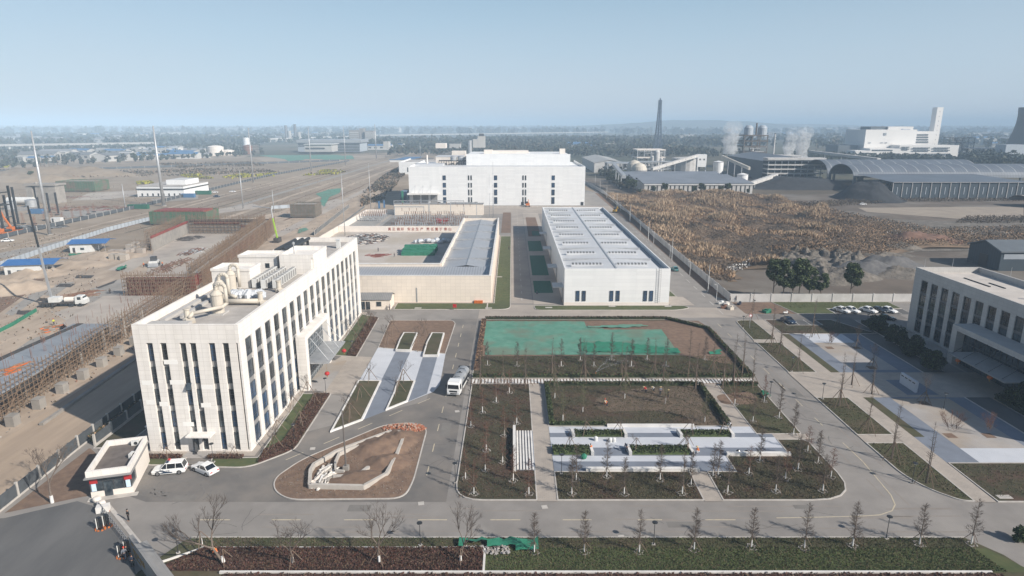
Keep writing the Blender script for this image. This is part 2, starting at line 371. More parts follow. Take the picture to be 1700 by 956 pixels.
for i, (a, b) in enumerate([(6.4, 12.2), (18.6, 27.8)]):
    hedge('low clipped green hedge block, %s of the two in the lower plaza stripe' % ('left' if i == 0 else 'right'), rect(a, 89.8, b, 92), .75, 2000, .16, [m_leafg, m_leafd])
for nm, (x0, y0, x1, y1, h) in {'long white stone seat wall along the plaza front edge': (11, 84.9, 27.8, 85.5, .6), 'white stone seat wall above the right end of the plaza': (33.4, 89.5, 43.3, 90.1, .6),
        'long white stone seat wall on the far edge of the plaza': (16.2, 99.3, 31, 99.8, .5)}.items():
    tag(MB((x0, y0, 0)).box(x0, y0, 0, x1, y1, h).build('seat_wall', m_whitep), nm, 'seat wall')
for i, (x, y0, y1) in enumerate([(9.9, 95.5, 97.4), (18.5, 95.5, 97.4), (27.6, 95.5, 97.4), (36.1, 95.5, 97.4), (12.3, 89.7, 92.2), (18.2, 89.7, 92.2), (27.9, 89.7, 92.2)]):
    tag(MB((x, y0, 0)).prism([(x, y0), (x + .45, y0 - .1), (x + .3, y1), (x - .15, y1)], 0, .8).build('planter_end_wall', m_whitep),
        'short white wall at a hedge end, %s from the left in the %s plaza stripe' % ((nth(i, 'first'), 'upper') if i < 4 else (nth(i - 4, 'first'), 'lower')), 'wall')
# slatted timber / stone deck
r = thing('slatted_deck', 'striped stone slat deck with a white wall beside the pale path', 'deck', (.3, 85.2, 0))
o = MB((.3, 85.2, 0)); o.o = (.3, 85.2, 0)
def local(o, name, mat, r):
    b = o.build(name, mat); b.parent = r; b.location = (0, 0, 0); return b
for i in range(6): o.box(.75 + i * .46, 85.3, .1, 1.02 + i * .46, 97.6, .34)
local(o, 'slats', m_whitep, r); o = MB((.3, 85.2, 0)); o.box(.15, 84.9, .05, .6, 98.4, .95); local(o, 'side_wall', m_whitep, r)
o = MB((.3, 85.2, 0)); o.box(.62, 85.25, .05, 3.45, 97.7, .2); local(o, 'deck_base', m_paveb, r)

# front verge ------------------------------------------------------------
sheet('verge_lawn', [(-43, 63), (-40.5, 68.8), (-38, 69.4), (56.3, 69.4), (58.8, 66), (60, 62), (62, 54), (-43, 54)], .12, m_lawn)
mb = MB(); mb.box(-40, 69.3, 0, 56.5, 69.5, .14); struct(mb.build('kerb', m_kerb))
sheet('verge_lawn', [(-3.2, 62.95), (60, 62.95), (57.5, 67.2), (-3.2, 67.2)], .135, m_lawng)
mb = MB(); mb.box(-37, 67.1, 0, -3.3, 67.3, .32); mb.box(-3.4, 62.9, 0, -3.15, 67.3, .32); mb.box(-33.5, 62.65, 0, 55, 62.88, .42)
mb.obox(-39.3, 65.9, .16, .2, 5.2, .32, R(-55)); struct(mb.build('kerb', m_whitep))
hedge('long bed of low dark red shrubs along the bottom left verge', [(-41, 63.1), (-37.2, 67), (-3.5, 67), (-3.5, 63.05), (-33, 63.05)], .55, 26000, .12, [m_leafr, m_leafb, m_redsh], 'shrub bed', name='shrub_bed', solid=m_redsh)
hedge('strip of dark red shrubs in front of the bottom white kerb', [(-33, 58), (56, 58), (56, 62.6), (-33, 62.6)], .4, 9000, .14, [m_leafr, m_leafb], 'shrub bed', name='shrub_bed', solid=m_redsh)

# right side -------------------------------------------------------------
kerbed('side_lawn', [(57.4, 124), (63.3, 124), (63.3, 142.8), (57.6, 142.8)], m_lawn)
kerbed('side_lawn', [(57.6, 144.6), (63.3, 144.6), (63.3, 160.5), (58.5, 160.5)], m_lawn, [0, 0, 0, 3])
kerbed('side_lawn', [(57.2, 96.5), (63.3, 96.5), (63.3, 111.5), (57.2, 111.5)], m_lawn)
kerbed('side_lawn', [(57.2, 93.8), (63.3, 93.8), (63.3, 77.2), (61.5, 77.4), (59, 80), (57.4, 84)], m_lawn, [0, 0, 0, 1, 2, 2])
sheet('side_paving', [(57.2, 111.5), (100, 111.5), (100, 124), (57.2, 124)], .1, m_pave)
sheet('side_paving', [(57.2, 142.8), (63.4, 142.8), (63.4, 144.6), (57.6, 144.6)], .1, m_pave)
sheet('side_paving', [(57.2, 93.8), (63.4, 93.8), (63.4, 96.5), (57.2, 96.5)], .1, m_pave)
sheet('side_paving', [(63.3, 77.1), (66.1, 77.1), (66.3, 111.5), (63.3, 111.5)], .1, m_pave)
sheet('side_paving', [(63.3, 124), (66.2, 124), (66.3, 161), (63.3, 161)], .1, m_pave)
sheet('side_lawn', [(66.2, 124), (68, 124), (68, 149), (66.2, 149)], .1, m_lawn)
sheet('side_lawn', [(66.2, 95.8), (68, 95.8), (68, 111.5), (66.2, 111.5)], .1, m_lawn)
kerbed('side_lawn', [(66.3, 77.1), (150, 77.1), (150, 87.5), (66.3, 87.5)], m_lawnd)
kerbed('side_lawn', [(66.4, 149.2), (89.8, 149.2), (84, 160.8), (79.6, 160.8), (79.6, 156.2), (70.8, 156.2), (70.8, 160.8), (66.4, 160.8)], m_lawnd)
for y0, y1 in ((124, 149), (87.5, 111.5)):
    sheet('plaza_paving', [(68, y0), (85.2, y0), (85.2, y1), (68, y1)], .095, m_paveb)
sheet('plaza_paving', [(66.2, 87.5), (68, 87.5), (68, 95.8), (66.2, 95.8)], .095, m_paveb)
m_plz = M('worn_plaza', (.44, .41, .385), (.36, .34, .325), .22, .85, .78, .08, 0, c3=(.38, .315, .25), det=8)
sheet('plaza_paving', [(71.2, 125.4), (81, 125.4), (81, 142.6), (71.2, 142.6)], .104, m_plz)
sheet('plaza_paving', [(71.2, 142.6), (81, 142.6), (81, 149), (71.2, 149)], .104, m_pavew)
sheet('plaza_paving', [(71.2, 92), (82, 92), (82, 111), (71.2, 111)], .104, m_plz)
sheet('plaza_paving', [(71.2, 87.6), (85, 87.6), (85, 92), (71.2, 92)], .104, m_pavew)
sheet('drive', [(85.5, 87), (90, 87), (90, 163), (85.5, 163)], .098, m_asphd)
mb = MB(); mb.box(85.2, 87.5, .02, 85.45, 111.5, .16); mb.box(85.2, 124, .02, 85.45, 149, .16); mb.box(90, 124.5, .02, 90.2, 160, .18); struct(mb.build('kerb', m_kerb))
sheet('drive', [(66.4, 161.2), (105, 161.2), (105, 166), (66.4, 166)], .03, m_asph)
sheet('parking_bay', [(88, 166), (109, 166), (109, 171), (88, 171)], .032, m_asphd)
sheet('parking_bay', [(70.8, 156.3), (79.6, 156.3), (79.6, 161.2), (70.8, 161.2)], .034, m_asphd)
sheet('soil_patch', [(63.6, 166.5), (78, 166.5), (75, 178), (63.6, 178)], .035, m_soil)
kerbed('side_lawn', [(77.5, 166.3), (88, 166.3), (88, 171.3), (109, 171.3), (109, 178.3), (75, 178.3)], m_lawng)
sheet('entrance_paving', [(90.2, 85), (94.6, 85), (94.6, 133), (99.2, 133), (99.2, 160), (94, 160), (94, 124), (90.2, 124)], .09, m_plz)
# road markings
mb = MB()
for a, b in [(333, 383), (452, 500), (572, 620), (695, 743), (815, 865), (935, 983), (1060, 1100), (1172, 1222)]:
    p = at(a, 863); q = at(b, 863); mb.box(p[0], 73.05, .03, q[0], 73.22, .036)
c = ats([(1290, 860), (1350, 859), (1430, 857), (1462, 855), (1482, 848), (1487, 838), (1480, 822), (1460, 798), (1432, 765), (1400, 735)])
for i in range(len(c) - 1):
    a, b = Vector(c[i]), Vector(c[i + 1]); n = Vector((-(b - a).y, (b - a).x)).normalized() * .08
    mb.sheet([tuple(a - n), tuple(b - n), tuple(b + n), tuple(a + n)], .034)
for i in range(8):
    y = 100 + i * 7.8; mb.box(53.1, y, .03, 53.25, y + 3, .036)
for y in range(84, 160, 7): mb.box(-12.6, y, .03, -12.45, y + 2.6, .038)
for i in range(5):
    a = Vector(at(470, 766)).lerp(Vector(at(700, 668)), i / 4.2 + .02); d = (Vector(at(700, 668)) - Vector(at(470, 766))).normalized() * 3; n = Vector((-d.y, d.x)).normalized() * .08
    mb.sheet([tuple(a - n), tuple(a + d - n), tuple(a + d + n), tuple(a + n)], .036)
struct(mb.build('road_marking', m_line))
mb = MB()
for i in range(26): mb.box(2.85, 180 + i * 8, .03, 2.97, 183 + i * 8, .035)
for i in range(5): mb.box(70.9 + i * 2.9, 156.4, .04, 71.02 + i * 2.9, 161.1, .045)
for i in range(8): mb.box(88.2 + i * 2.95, 166.2, .04, 88.32 + i * 2.95, 170.9, .045)
for i in range(12): mb.box(-12 + i * 3.1, 396, .03, -11.85 + i * 3.1, 402, .036)
for i in range(22): mb.box(57.3 + i * .15, 166 + i * 9, .03, 57.42 + i * .15, 170 + i * 9, .035)
struct(mb.build('road_marking', m_linew))
# tyre marks and sealed cracks
mb = MB(); random.seed(8)
def strip(pts, w_):
    for i in range(len(pts) - 1):
        a, b = Vector(pts[i]), Vector(pts[i + 1]); n = Vector((-(b - a).y, (b - a).x)).normalized() * w_; mb.sheet([tuple(a - n), tuple(b - n), tuple(b + n), tuple(a + n)], .0295 + .0002 * (i % 2))
for k in range(9):
    c0 = Vector((-47 + random.uniform(-3, 5), 80 + random.uniform(-2, 6))); r_ = random.uniform(2.5, 8); a0 = random.uniform(0, 6); 
    for dr in (0, .9): strip([(c0.x + (r_ + dr) * math.cos(a0 + i * .16), c0.y + (r_ + dr) * .8 * math.sin(a0 + i * .16)) for i in range(9)], .09)
struct(mb.build('tyre_mark', M('tyre_mark', (.15, .142, .134), (.185, .172, .16), 1.2, .9)))
mb = MB()
for k in range(46):
    x, y = random.choice([(random.uniform(-15.5, -9.4), random.uniform(80, 158)), (random.uniform(-38, 60), random.uniform(70, 76.5)), (random.uniform(50, 56), random.uniform(80, 158))]); p = [(x, y)]; a = random.uniform(0, 6.28)
    for i in range(random.randint(3, 8)): a += random.uniform(-.3, .3); q_ = (p[-1][0] + .7 * math.cos(a), p[-1][1] + .7 * math.sin(a)); p.append(q_)
    if all((-15.8 < q_[0] < -9.2 and q_[1] > 77.5) or (69.8 < q_[1] < 77) or (49.5 < q_[0] < 56.8 and q_[1] > 78) for q_ in p): strip(p, .022)
struct(mb.build('sealed_crack', M('sealed_crack', (.07, .065, .06), rough=.8)))
mb = MB()
for x, y, a, b in [(-12, 96, 1.6, 5), (-14.2, 131, 2.4, 1.4), (20, 71.5, 4, 1.2), (-22, 75, 3, 1.5), (53.8, 112, 1.5, 4), (55.4, 139, 1.2, 3), (-47, 77.5, 3.4, 1.3), (38, 75.6, 2.2, .9)]: mb.box(x, y, .029, x + a, y + b, .0305)
struct(mb.build('road_patch', M('road_patch', (.17, .158, .145), (.2, .187, .17), .6, .9)))
mb = MB(); random.seed(4)
for x0, x1, y0, y1, n_ in [(-38, 58, 69.9, 76.8, 26), (50, 57, 80, 158, 22)]:
    for i in range(n_):
        x = random.uniform(x0, x1); y = random.uniform(y0, y1); L_ = random.uniform(4, 16)
        if y1 < 80: mb.box(x, y, .0205, min(x + L_, 59), y + .22, .0212)
        else: mb.obox(random.uniform(50.6, 56.2), y, .021, .22, L_, .001)
struct(mb.build('tyre_track', M('tyre_track', (.235, .208, .185), (.27, .24, .21), .8, .9)))
# manhole lids
mb = MB()
for px, py in [(498, 784), (1033, 892), (700, 836), (1185, 822), (905, 842), (725, 585), (960, 555), (760, 683), (520, 745)]:
    x, y = at(px, py); mb.obox(x, y, .045, .8, .8, .02, .2)
for px, py in [(912, 511), (1017, 509), (1110, 509), (695, 512), (812, 512), (1668, 826), (830, 460)]:
    x, y = at(px, py); mb.obox(x, y, .13, 1.9, .9, .05)
struct(mb.build('manhole_cover', m_kerb))

# left of centre: soil island, striped plaza, beds beside the office -------
isl = ats([(455, 795), (500, 764), (640, 705), (690, 702), (711, 712), (688, 800), (672, 829), (480, 831), (455, 816)])
kerbed('soil_island', isl, m_soil, 2.2)
bed = ats([(470, 140), (925, 140), (945, 160), (872, 382), (385, 336)], 0, 540, 500, K)
sheet('plaza_paving', ats([(385, 336), (872, 382), (830, 605), (785, 655), (45, 950), (240, 590)], 0, 540, 500, K), .06, m_pavew)
kerbed('soil_bed', bed, m_soil, [0, 1, 1, 0, 0])
mb = MB()
mb.sheet(ats([(512, 365), (617, 370), (512, 590), (440, 795), (285, 855), (400, 590)], 0, 540, 500, K), .066)
mb.sheet(ats([(708, 405), (812, 405), (738, 668), (600, 727), (650, 590)], 0, 540, 500, K), .066)
struct(mb.build('plaza_paving', m_paveb))
kerbed('raised_lawn', ats([(242, 578), (410, 580), (275, 862), (40, 950)], 0, 540, 500, K), m_lawn, 0, .3, .32, m_whitep)
kerbed('raised_lawn', ats([(522, 580), (655, 578), (600, 728), (440, 792), (500, 660)], 0, 540, 500, K), m_lawn, 0, .3, .32, m_whitep)
kerbed('raised_planter', ats([(570, 238), (672, 240), (622, 368), (512, 365), (540, 290)], 0, 540, 500, K), m_lawn, 0, .55, .32, m_whitep)
kerbed('raised_planter', ats([(772, 240), (865, 242), (820, 405), (708, 405), (735, 310)], 0, 540, 500, K), m_lawn, 0, .55, .32, m_whitep)
sheet('forecourt_paving', ats([(125, 395), (342, 405), (190, 678), (-10, 670), (0, 480)], 0, 540, 500, K), .07, m_pave)
sheet('forecourt_paving', [(-40.7, 114.5), (-36, 114.5), (-36, 131), (-40.7, 131)], .08, m_plz)
sheet('office_apron', [(-57.6, 89.6), (-40, 89.6), (-39.6, 168), (-41.5, 168), (-57.6, 168)], .1, m_pave)
kerbed('garden_bed', ats([(268, 95), (390, 125), (230, 405), (55, 392)], 0, 540, 500, K), m_lawng)
kerbed('garden_bed', ats([(840, 735), (1115, 345), (1290, 347), (1070, 690), (780, 800), (545, 795), (560, 740)], 0, 200, 560, 3.676), m_lawng, [0, 0, 0, 2, 2, .5, .5])
kerbed('garden_bed', ats([(110, 725), (410, 735), (375, 780), (160, 785)], 0, 200, 560, 3.676), m_lawng, [.6, 0, .5, 1])
hedge('dark red shrub strip on the road side of the garden bed behind the entrance', ats([(330, 120), (386, 128), (229, 400), (160, 398)], 0, 540, 500, K), .5, 5000, .14, [m_leafr, m_leafb], 'shrub bed', name='shrub_bed', solid=m_redsh)
hedge('dark red shrub strip curving along the kerb beside the office corner', ats([(1190, 352), (1282, 352), (1065, 685), (840, 775), (880, 700), (1000, 640)], 0, 200, 560, 3.676), .5, 6500, .13, [m_leafr, m_leafb], 'shrub bed', name='shrub_bed', solid=m_redsh)
for i, (a, b) in enumerate([(-56.8, -51), (-47, -41.5)]):
    hedge('thin dark red shrub strip under the office front wall, %s of its door' % ('left', 'right')[i], rect(a, 88.6, b, 89.5), .5, 900, .13, [m_leafr, m_leafb], 'shrub bed', name='shrub_bed', solid=m_redsh)
# strip and bed left of the office
kerbed('fence_strip', [(-66.6, 92), (-62, 92), (-61.5, 104), (-61.5, 168), (-66.6, 168)], m_lawnd)
sheet('soil_patch', [(-67.3, 74.6), (-60.5, 77.9), (-58, 79), (-60, 86), (-67, 92), (-67.3, 92)], .05, m_soil)
# verge between the pale hall and the service road, and other far lawns
kerbed('side_lawn', [(-7, 170.5), (-.4, 170.5), (-.4, 290), (-5.2, 290), (-5.2, 177), (-7, 177)], m_lawng, [0, 4, 0, 0, 0, 0])
kerbed('side_lawn', [(-33, 170.5), (-7, 170.5), (-7, 177), (-33, 177)], m_lawng)
sheet('soil_patch', [(-5.2, 300), (-.6, 300), (-.6, 372), (-5.2, 372)], .08, m_soil)
kerbed('side_lawn', [(6.3, 169.8), (46, 169.8), (50, 172), (49, 174.4), (6.3, 174.4)], m_lawng, [3, 2, 2, 0, 0])
kerbed('side_lawn', [(45.6, 184), (49.2, 184), (48.5, 200), (45.6, 200)], m_lawng)
sheet('side_paving', [(45, 174.6), (52, 174.6), (51, 184), (45, 184)], .08, m_pave)
sheet('kerb_walk', [(6.2, 176), (15, 176), (15, 370), (6.2, 370)], .035, m_slab)
for y0, y1 in [(188.5, 204), (212, 246), (255, 278)]:
    sheet('dust_net', [(6.9, y0), (12.6, y0), (12.6, y1), (6.9, y1)], .09, m_netd)
sheet('dust_net', [(9.5, 292), (12.8, 292), (12.8, 305), (9.5, 305)], .09, m_netd); sheet('soil_patch', [(7.5, 290), (13.4, 290), (13, 352), (7.5, 352)], .06, m_soil)
# big green dust nets on the park soil
def netmesh(pts, z, mat, amp=.18):
    p = np.array(pts); lo = p.min(0); hi = p.max(0); nx = int((hi[0] - lo[0]) / .7) + 2; ny = int((hi[1] - lo[1]) / .7) + 2
    X, Y = np.meshgrid(np.linspace(lo[0], hi[0], nx), np.linspace(lo[1], hi[1], ny)); g = np.column_stack([X.ravel(), Y.ravel()])
    ins = inpoly(g, pts); Z = z + np.abs(amp * (np.sin(g[:, 0] * .9 + np.sin(g[:, 1] * .35) * 2) * np.sin(g[:, 1] * .6 + 1) * .5 + rng.normal(size=len(g)) * .18))
    V = np.column_stack([g, Z]); i = np.arange(ny - 1)[:, None] * nx + np.arange(nx - 1)[None]; i = i.ravel()
    F = np.stack([i, i + 1, i + nx + 1, i + nx], 1); F = F[ins[F].sum(1) >= 3]
    return V, F
def net(name, label, pts, z, mat, amp=.18, cat='dust net'):
    V, F = netmesh(pts, z, mat, amp); o = npmesh(name, V, F, mat, smooth=False); return tag(o, label, cat)
net('dust_net', 'large green dust net spread over bare soil at the back of the park', ats([(804, 534), (975, 533), (975, 543), (1010, 548), (1100, 548), (1120, 570), (1133, 590), (803, 590)]), .16, m_net)
net('dust_net', 'narrow folded strip of green net lying on soil above the large net', ats([(972, 543), (1055, 539), (1082, 543), (1040, 546), (975, 547)]), .28, m_net, .3)
net('dust_net', 'bright crumpled green net ridge along the front of the large net', ats([(956, 572), (1020, 568), (1058, 573), (1130, 580), (1131, 590), (960, 586)]), .3, m_netb, .35)
net('dust_net', 'small torn green net scrap at the right end of the park soil', ats([(1176, 588), (1200, 580), (1198, 590), (1176, 591)]), .2, m_netb, .5)
net('dust_net', 'long crumpled bright green net heaped on the front verge', ats([(752, 916), (770, 897), (903, 894), (901, 924), (860, 918), (805, 910), (770, 911)]), .34, m_netb, .8)
net('dust_net', 'green net bundle dumped on the right park lawn by the kerb', ats([(1264, 655), (1275, 652), (1284, 666), (1268, 665)]), .3, m_netb, 1.5)
# rubbish heap beside the verge net
mb = MB()
for i in range(120):
    x, y = at(random.uniform(768, 846), random.uniform(910, 924)); mb.obox(x, y, .15 + random.random() * .3, random.uniform(.15, .55), .1 + random.random() * .3, .05, random.uniform(0, 3), 0, random.uniform(-.8, .8))
tag(mb.build('debris_heap', M('debris', (.44, .42, .40), (.22, .19, .16), 1.5, .8)), 'pale heap of torn sacks and sticks beside the green verge net', 'debris')
# ================================================================ BUILDINGS OF THE CAMPUS
m_stone = M('stone_cladding', (.84, .80, .75), (.765, .725, .67), .9, .75, brick=(1.3, .72, .018), stretch=(1, 1, .1))
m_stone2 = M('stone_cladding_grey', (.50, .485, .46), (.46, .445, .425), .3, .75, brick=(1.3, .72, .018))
m_white = M('white_cladding', (.82, .82, .81), (.77, .775, .77), .5, .6, brick=(6, 1.1, .012), stretch=(1, 1, .12))
m_whitec = M('white_ribbed', (.80, .80, .79), (.77, .775, .77), .2, .6, wave=('X', .9), bump=.5)
m_cream = M('cream_wall', (.80, .71, .61), (.76, .675, .58), .15, .8, brick=(1.4, 1.0, .02))
m_creamp = M('cream_render', (.78, .72, .65), (.72, .66, .6), .3, .85)
m_spand = M('spandrel_grey', (.27, .265, .26), (.24, .235, .23), .5, .6)
m_glass = M('window_glass', (.012, .018, .024), (.065, .08, .09), .55, .1, spec=.7, rand=.5)  # paler blotches put varied reflections into the glass colour
m_glassb = M('window_glass_blue', (.02, .06, .13), (.03, .05, .08), .5, .12, spec=.8, rand=.4)
m_frame = M('window_frame', (.06, .062, .065), rough=.5)
m_gravel = M('roof_screed', (.50, .465, .43), (.40, .37, .34), .5, .9, .8, .12, 0)
m_mroof = M('metal_roof', (.44, .455, .475), (.40, .415, .44), .2, .45, .92, .06, wave=('X', .8), bump=.4, metal=.2)
m_mroofw = M('white_metal_roof', (.60, .61, .62), (.55, .56, .58), .2, .5, .93, .06, 0)
m_steel = M('galvanised', (.52, .53, .54), (.42, .43, .44), 1, .45, metal=.5)
m_dark = M('dark_metal', (.03, .032, .035), rough=.5)
m_frp = M('beige_plastic', (.56, .51, .43), (.50, .455, .39), .8, .6)
m_wrap = M('plastic_wrap', (.66, .68, .70), (.45, .47, .5), 2.5, .35, bump=2)
m_acw = M('ac_casing', (.70, .70, .68), (.6, .6, .58), 1, .5)
m_red = M('red', (.45, .02, .02), (.36, .02, .02), 2, .6)
m_orange = M('orange', (.62, .14, .02), (.5, .12, .02), 2, .5)
m_blue = M('blue_roof', (.05, .17, .42), (.04, .14, .36), .4, .5, wave=('X', .5), bump=.3)
m_gold = M('gold', (.45, .28, .09), rough=.4, metal=.6)
m_wallc = M('boundary_wall', (.60, .585, .565), (.5, .485, .465), .35, .85, .85, .2, 0)

class TH:   # a thing whose parts are modelled in world coordinates
    def __init__(s, name, label, cat, loc, group=None): s.r = thing(name, label, cat, loc, 0, group); s.o = loc
    def mb(s): return MB(s.o)
    def part(s, mb, name, mats, parent=None, smooth=False):
        mb.o = s.o; b = mb.build(name, mats, parent or s.r, smooth); return b

def window_unit(T, name, plane, a0, a1, z0, z1, pos, mat=m_glass, rows=2, cols=1, out=1, split=None):
    """plane 'x': pane in the y-z plane at x=pos (facing sign out); plane 'y': pane in the x-z plane at y=pos"""
    g = T.mb(); f = T.mb(); t = .05 * out; fw = .07
    def bx(m, u0, u1, w0, w1, d0, d1):
        if plane == 'x': m.box(min(pos + d0, pos + d1), u0, w0, max(pos + d0, pos + d1), u1, w1)
        else: m.box(u0, min(pos + d0, pos + d1), w0, u1, max(pos + d0, pos + d1), w1)
    bx(g, a0, a1, z0, z1, 0, t); gl = T.part(g, name, mat)
    bx(f, a0, a0 + fw, z0, z1, t, t * 2.2); bx(f, a1 - fw, a1, z0, z1, t, t * 2.2); bx(f, a0 + fw, a1 - fw, z0, z0 + fw, t, t * 2.2); bx(f, a0 + fw, a1 - fw, z1 - fw, z1, t, t * 2.2)
    for i in range(1, rows):
        z = z0 + (z1 - z0) * ((split or .3) if rows == 2 else i / rows); bx(f, a0 + fw, a1 - fw, z, z + .06, t, t * 1.8)
    for i in range(1, cols):
        u = a0 + (a1 - a0) * i / cols; bx(f, u - .03, u + .03, z0 + fw, z1 - fw, t, t * 1.9)
    T.part(f, 'frame', m_frame, gl); return gl

# ---- office block left -------------------------------------------------
X0, X1, Y0, Y1, H = -56.9, -41.0, 91.0, 167.0, 21.0
T = TH('office_block', 'five storey cream stone office block with rows of tall narrow windows and rooftop tanks', 'building', (X0, Y0, 0))
o = T.mb(); o.box(X0 + .02, Y0 + .42, 0, X1 - .3, Y1, 19.8); T.part(o, 'spandrel', m_spand)
o = T.mb(); o.box(X0 + .5, Y0 + .5, 19.8, X1 - .5, Y1 - .5, 19.86); T.part(o, 'roof', m_gravel)
o = T.mb(); n = 18; pitch = (Y1 - Y0 - .6) / n; ww = 2.55
ys_ = [Y0 + 2.0 + i * (Y1 - Y0 - 3.2) / n for i in range(n)]
# piers of the long side
prev = Y0
for y in ys_: o.box(X1 - .3, prev, .01, X1, y, 18.1); prev = y + ww
o.box(X1 - .3, prev, .01, X1, Y1, 18.1)
o.box(X1 - .56, Y0, 18.1, X1, Y1, H); o.box(X1 - .56, Y0 + .01, 0, X1 + .02, Y1 - .01, .35)
fx = [X0 + 15.9 * f for f in (.115, .245, .43, .525, .705, .835)]; fw_ = .95
prev = X0
for x in fx: o.box(prev, Y0, 0.01, x, Y0 + .43, 18.1); prev = x + fw_
o.box(prev, Y0, 0.01, X1 - .56, Y0 + .43, 18.1); o.box(X0, Y0, 18.1, X1 - .56, Y0 + .43, H); o.box(X0 + .01, Y0 - .02, 0, X1 - .57, Y0 + .42, .3)
o.box(X0, Y0 + .43, 0, X0 + .4, Y1, H); o.box(X0 + .4, Y1 - .4, 0, X1 - .56, Y1, H)
T.part(o, 'wall', m_stone)
for (x, z, wd) in [(-52.3, 11.4, 2.1), (-56.6, 11.3, 1.6), (-52.8, 14.7, 2.1), (-47.6, 10.6, 1.8), (-54.4, 7.8, 1.3), (-51.2, 4.4, 1.7), (-48.0, 7.6, 1.5), (-56.4, 8.1, 1.4)]: T.part(T.mb().box(x, Y0 - .015, z, x + wd, Y0 + .002, z + .72), 'pale_panel', M('pale_stone', (.86, .84, .80), rough=.6))
zs = [.35 + 3.65 * k for k in range(5)]
for k, z in enumerate(zs):
    for i, x in enumerate(fx):
        if k == 0 and i in (2, 3): continue
        window_unit(T, 'window', 'y', x, x + fw_, z + .15 if k else .2, z + 2.85, Y0 + .42, m_glass if (i * 3 + k) % 4 else m_glassb, 3, 1, -1)
cnt = 28; rest = []
for i, y in enumerate(ys_):
    for k, z in enumerate(zs):
        if 115 < y < 128.5 and k < 3: continue
        mat = m_glassb if (k <= 1 or (k == 2 and i % 3 == 0)) else m_glass
        if cnt < 99: window_unit(T, 'window', 'x', y, y + ww, z + .05, z + 2.8, X1 - .3, mat, 2, 2, 1); cnt += 1
        else: rest.append((y, z, mat))
o = T.mb()
for y, z, mat in rest:
    o.box(X1 - .3, y, z + .05, X1 - .25, y + ww, z + 2.8, 0 if mat is m_glass else 1)
    o.box(X1 - .25, y + ww / 2 - .03, z + .05, X1 - .21, y + ww / 2 + .03, z + 2.8, 2); o.box(X1 - .25, y, z + .9, X1 - .215, y + ww, z + .96, 2)
b = T.part(o, 'far_window', [m_glass, m_glassb, m_frame]); tag(b, kind='stuff')
# a few open sashes
o = T.mb()
for i, k in [(5, 4), (10, 4), (10, 3), (13, 4), (3, 2), (8, 2)]:
    y = ys_[i]; o.obox(X1 - .2, y + .55, zs[k] + 1.6, .05, 1.0, 1.3, 0, 0, .0); 
o.obox(X0 + 15.9 * .47, Y0 - .25, 11.2, .8, .04, 1.1, 0, 0, -.5)
T.part(o, 'open_sash', m_glass)
# front door
o = T.mb(); o.box(-50.2, Y0 - 1.7, 3.25, -46.4, Y0, 3.5); T.part(o, 'door_canopy', m_stone)
o = T.mb(); o.box(-49.35, Y0 + .36, .15, -47.6, Y0 + .44, 3.1); d = T.part(o, 'door', m_glass)
o = T.mb(); o.box(-49.4, Y0 + .2, .15, -49.3, Y0 + .36, 3.1); o.box(-47.65, Y0 + .2, .15, -47.55, Y0 + .36, 3.1); o.box(-48.5, Y0 + .3, .15, -48.42, Y0 + .36, 3.1); o.box(-49.4, Y0 - .9, .2, -49.34, Y0 + .2, 2.4); T.part(o, 'frame', m_frame, d)
o = T.mb(); o.box(-51, Y0 - 1.6, 0, -46.4, Y0 - .03, .16); o.box(-51, Y0 - 2.0, 0, -46.4, Y0 - 1.6, .08); T.part(o, 'step', m_plz)
o = T.mb(); o.box(X0 - 1.6, 93, 3.2, X0, 96, 3.4); T.part(o, 'side_canopy', m_whitep)
# portal on the long side
o = T.mb(); PX = -39.2
o.box(X1 + .02, 114.6, 0, PX, 116.2, 11); o.box(X1 + .02, 129.4, 0, PX, 130.6, 11); o.box(X1 + .02, 116.2, 10.1, PX, 129.4, 11)
T.part(o, 'portal', m_stone)
o = T.mb(); o.box(X1 + .5, 116.2, .1, X1 + .6, 129.4, 10.1); g = T.part(o, 'curtain_wall', m_glass)
o = T.mb()
for i in range(12): o.box(X1 + .6, 116.2 + i * 1.2 - .03, .1, X1 + .7, 116.2 + i * 1.2 + .04, 10.1)
for i in range(9): o.box(X1 + .6, 116.2, .9 + i * 1.12, X1 + .69, 129.4, .97 + i * 1.12)
T.part(o, 'frame', m_steel, g)
o = T.mb(); o.box(X1 + .7, 116.4, 4.9, -35.6, 129.2, 5.15); cn = T.part(o, 'entrance_canopy', m_steel)
o = T.mb()
for y in (117.5, 121.3, 125, 128.4): o.tube((PX + .01, y, 9.8), (-36, y + .3, 5.15), .06, .06, 5)
T.part(o, 'tie_rod', m_steel, cn)
# rooftop volumes
def roomlet(x0, y0, x1, y1, z1, name, win=()):
    o = T.mb(); z0 = 19.86; o.box(x0, y0, z0, x1, y1, z1 - .5); b = T.part(o, name, m_stone)
    o = T.mb(); o.box(x0 - .12, y0 - .12, z1 - .5, x1 + .12, y0 + .2, z1); o.box(x0 - .12, y1 - .2, z1 - .5, x1 + .12, y1 + .12, z1); o.box(x0 - .12, y0 + .2, z1 - .5, x0 + .2, y1 - .2, z1); o.box(x1 - .2, y0 + .2, z1 - .5, x1 + .12, y1 - .2, z1); T.part(o, 'parapet', m_stone, b)
    o = T.mb()
    for a in win: o.box(a, y0 - .03, z0 + 1.1, a + .9, y0, z0 + 2.1)
    if win: T.part(o, 'window', m_glass, b)
    return b
roomlet(-56.8, 117.6, -49.6, 122.8, 23.6, 'stair_house', (-52.8,)); roomlet(-56.8, 130, -48.9, 135, 23.7, 'stair_house', (-51.4,)); 
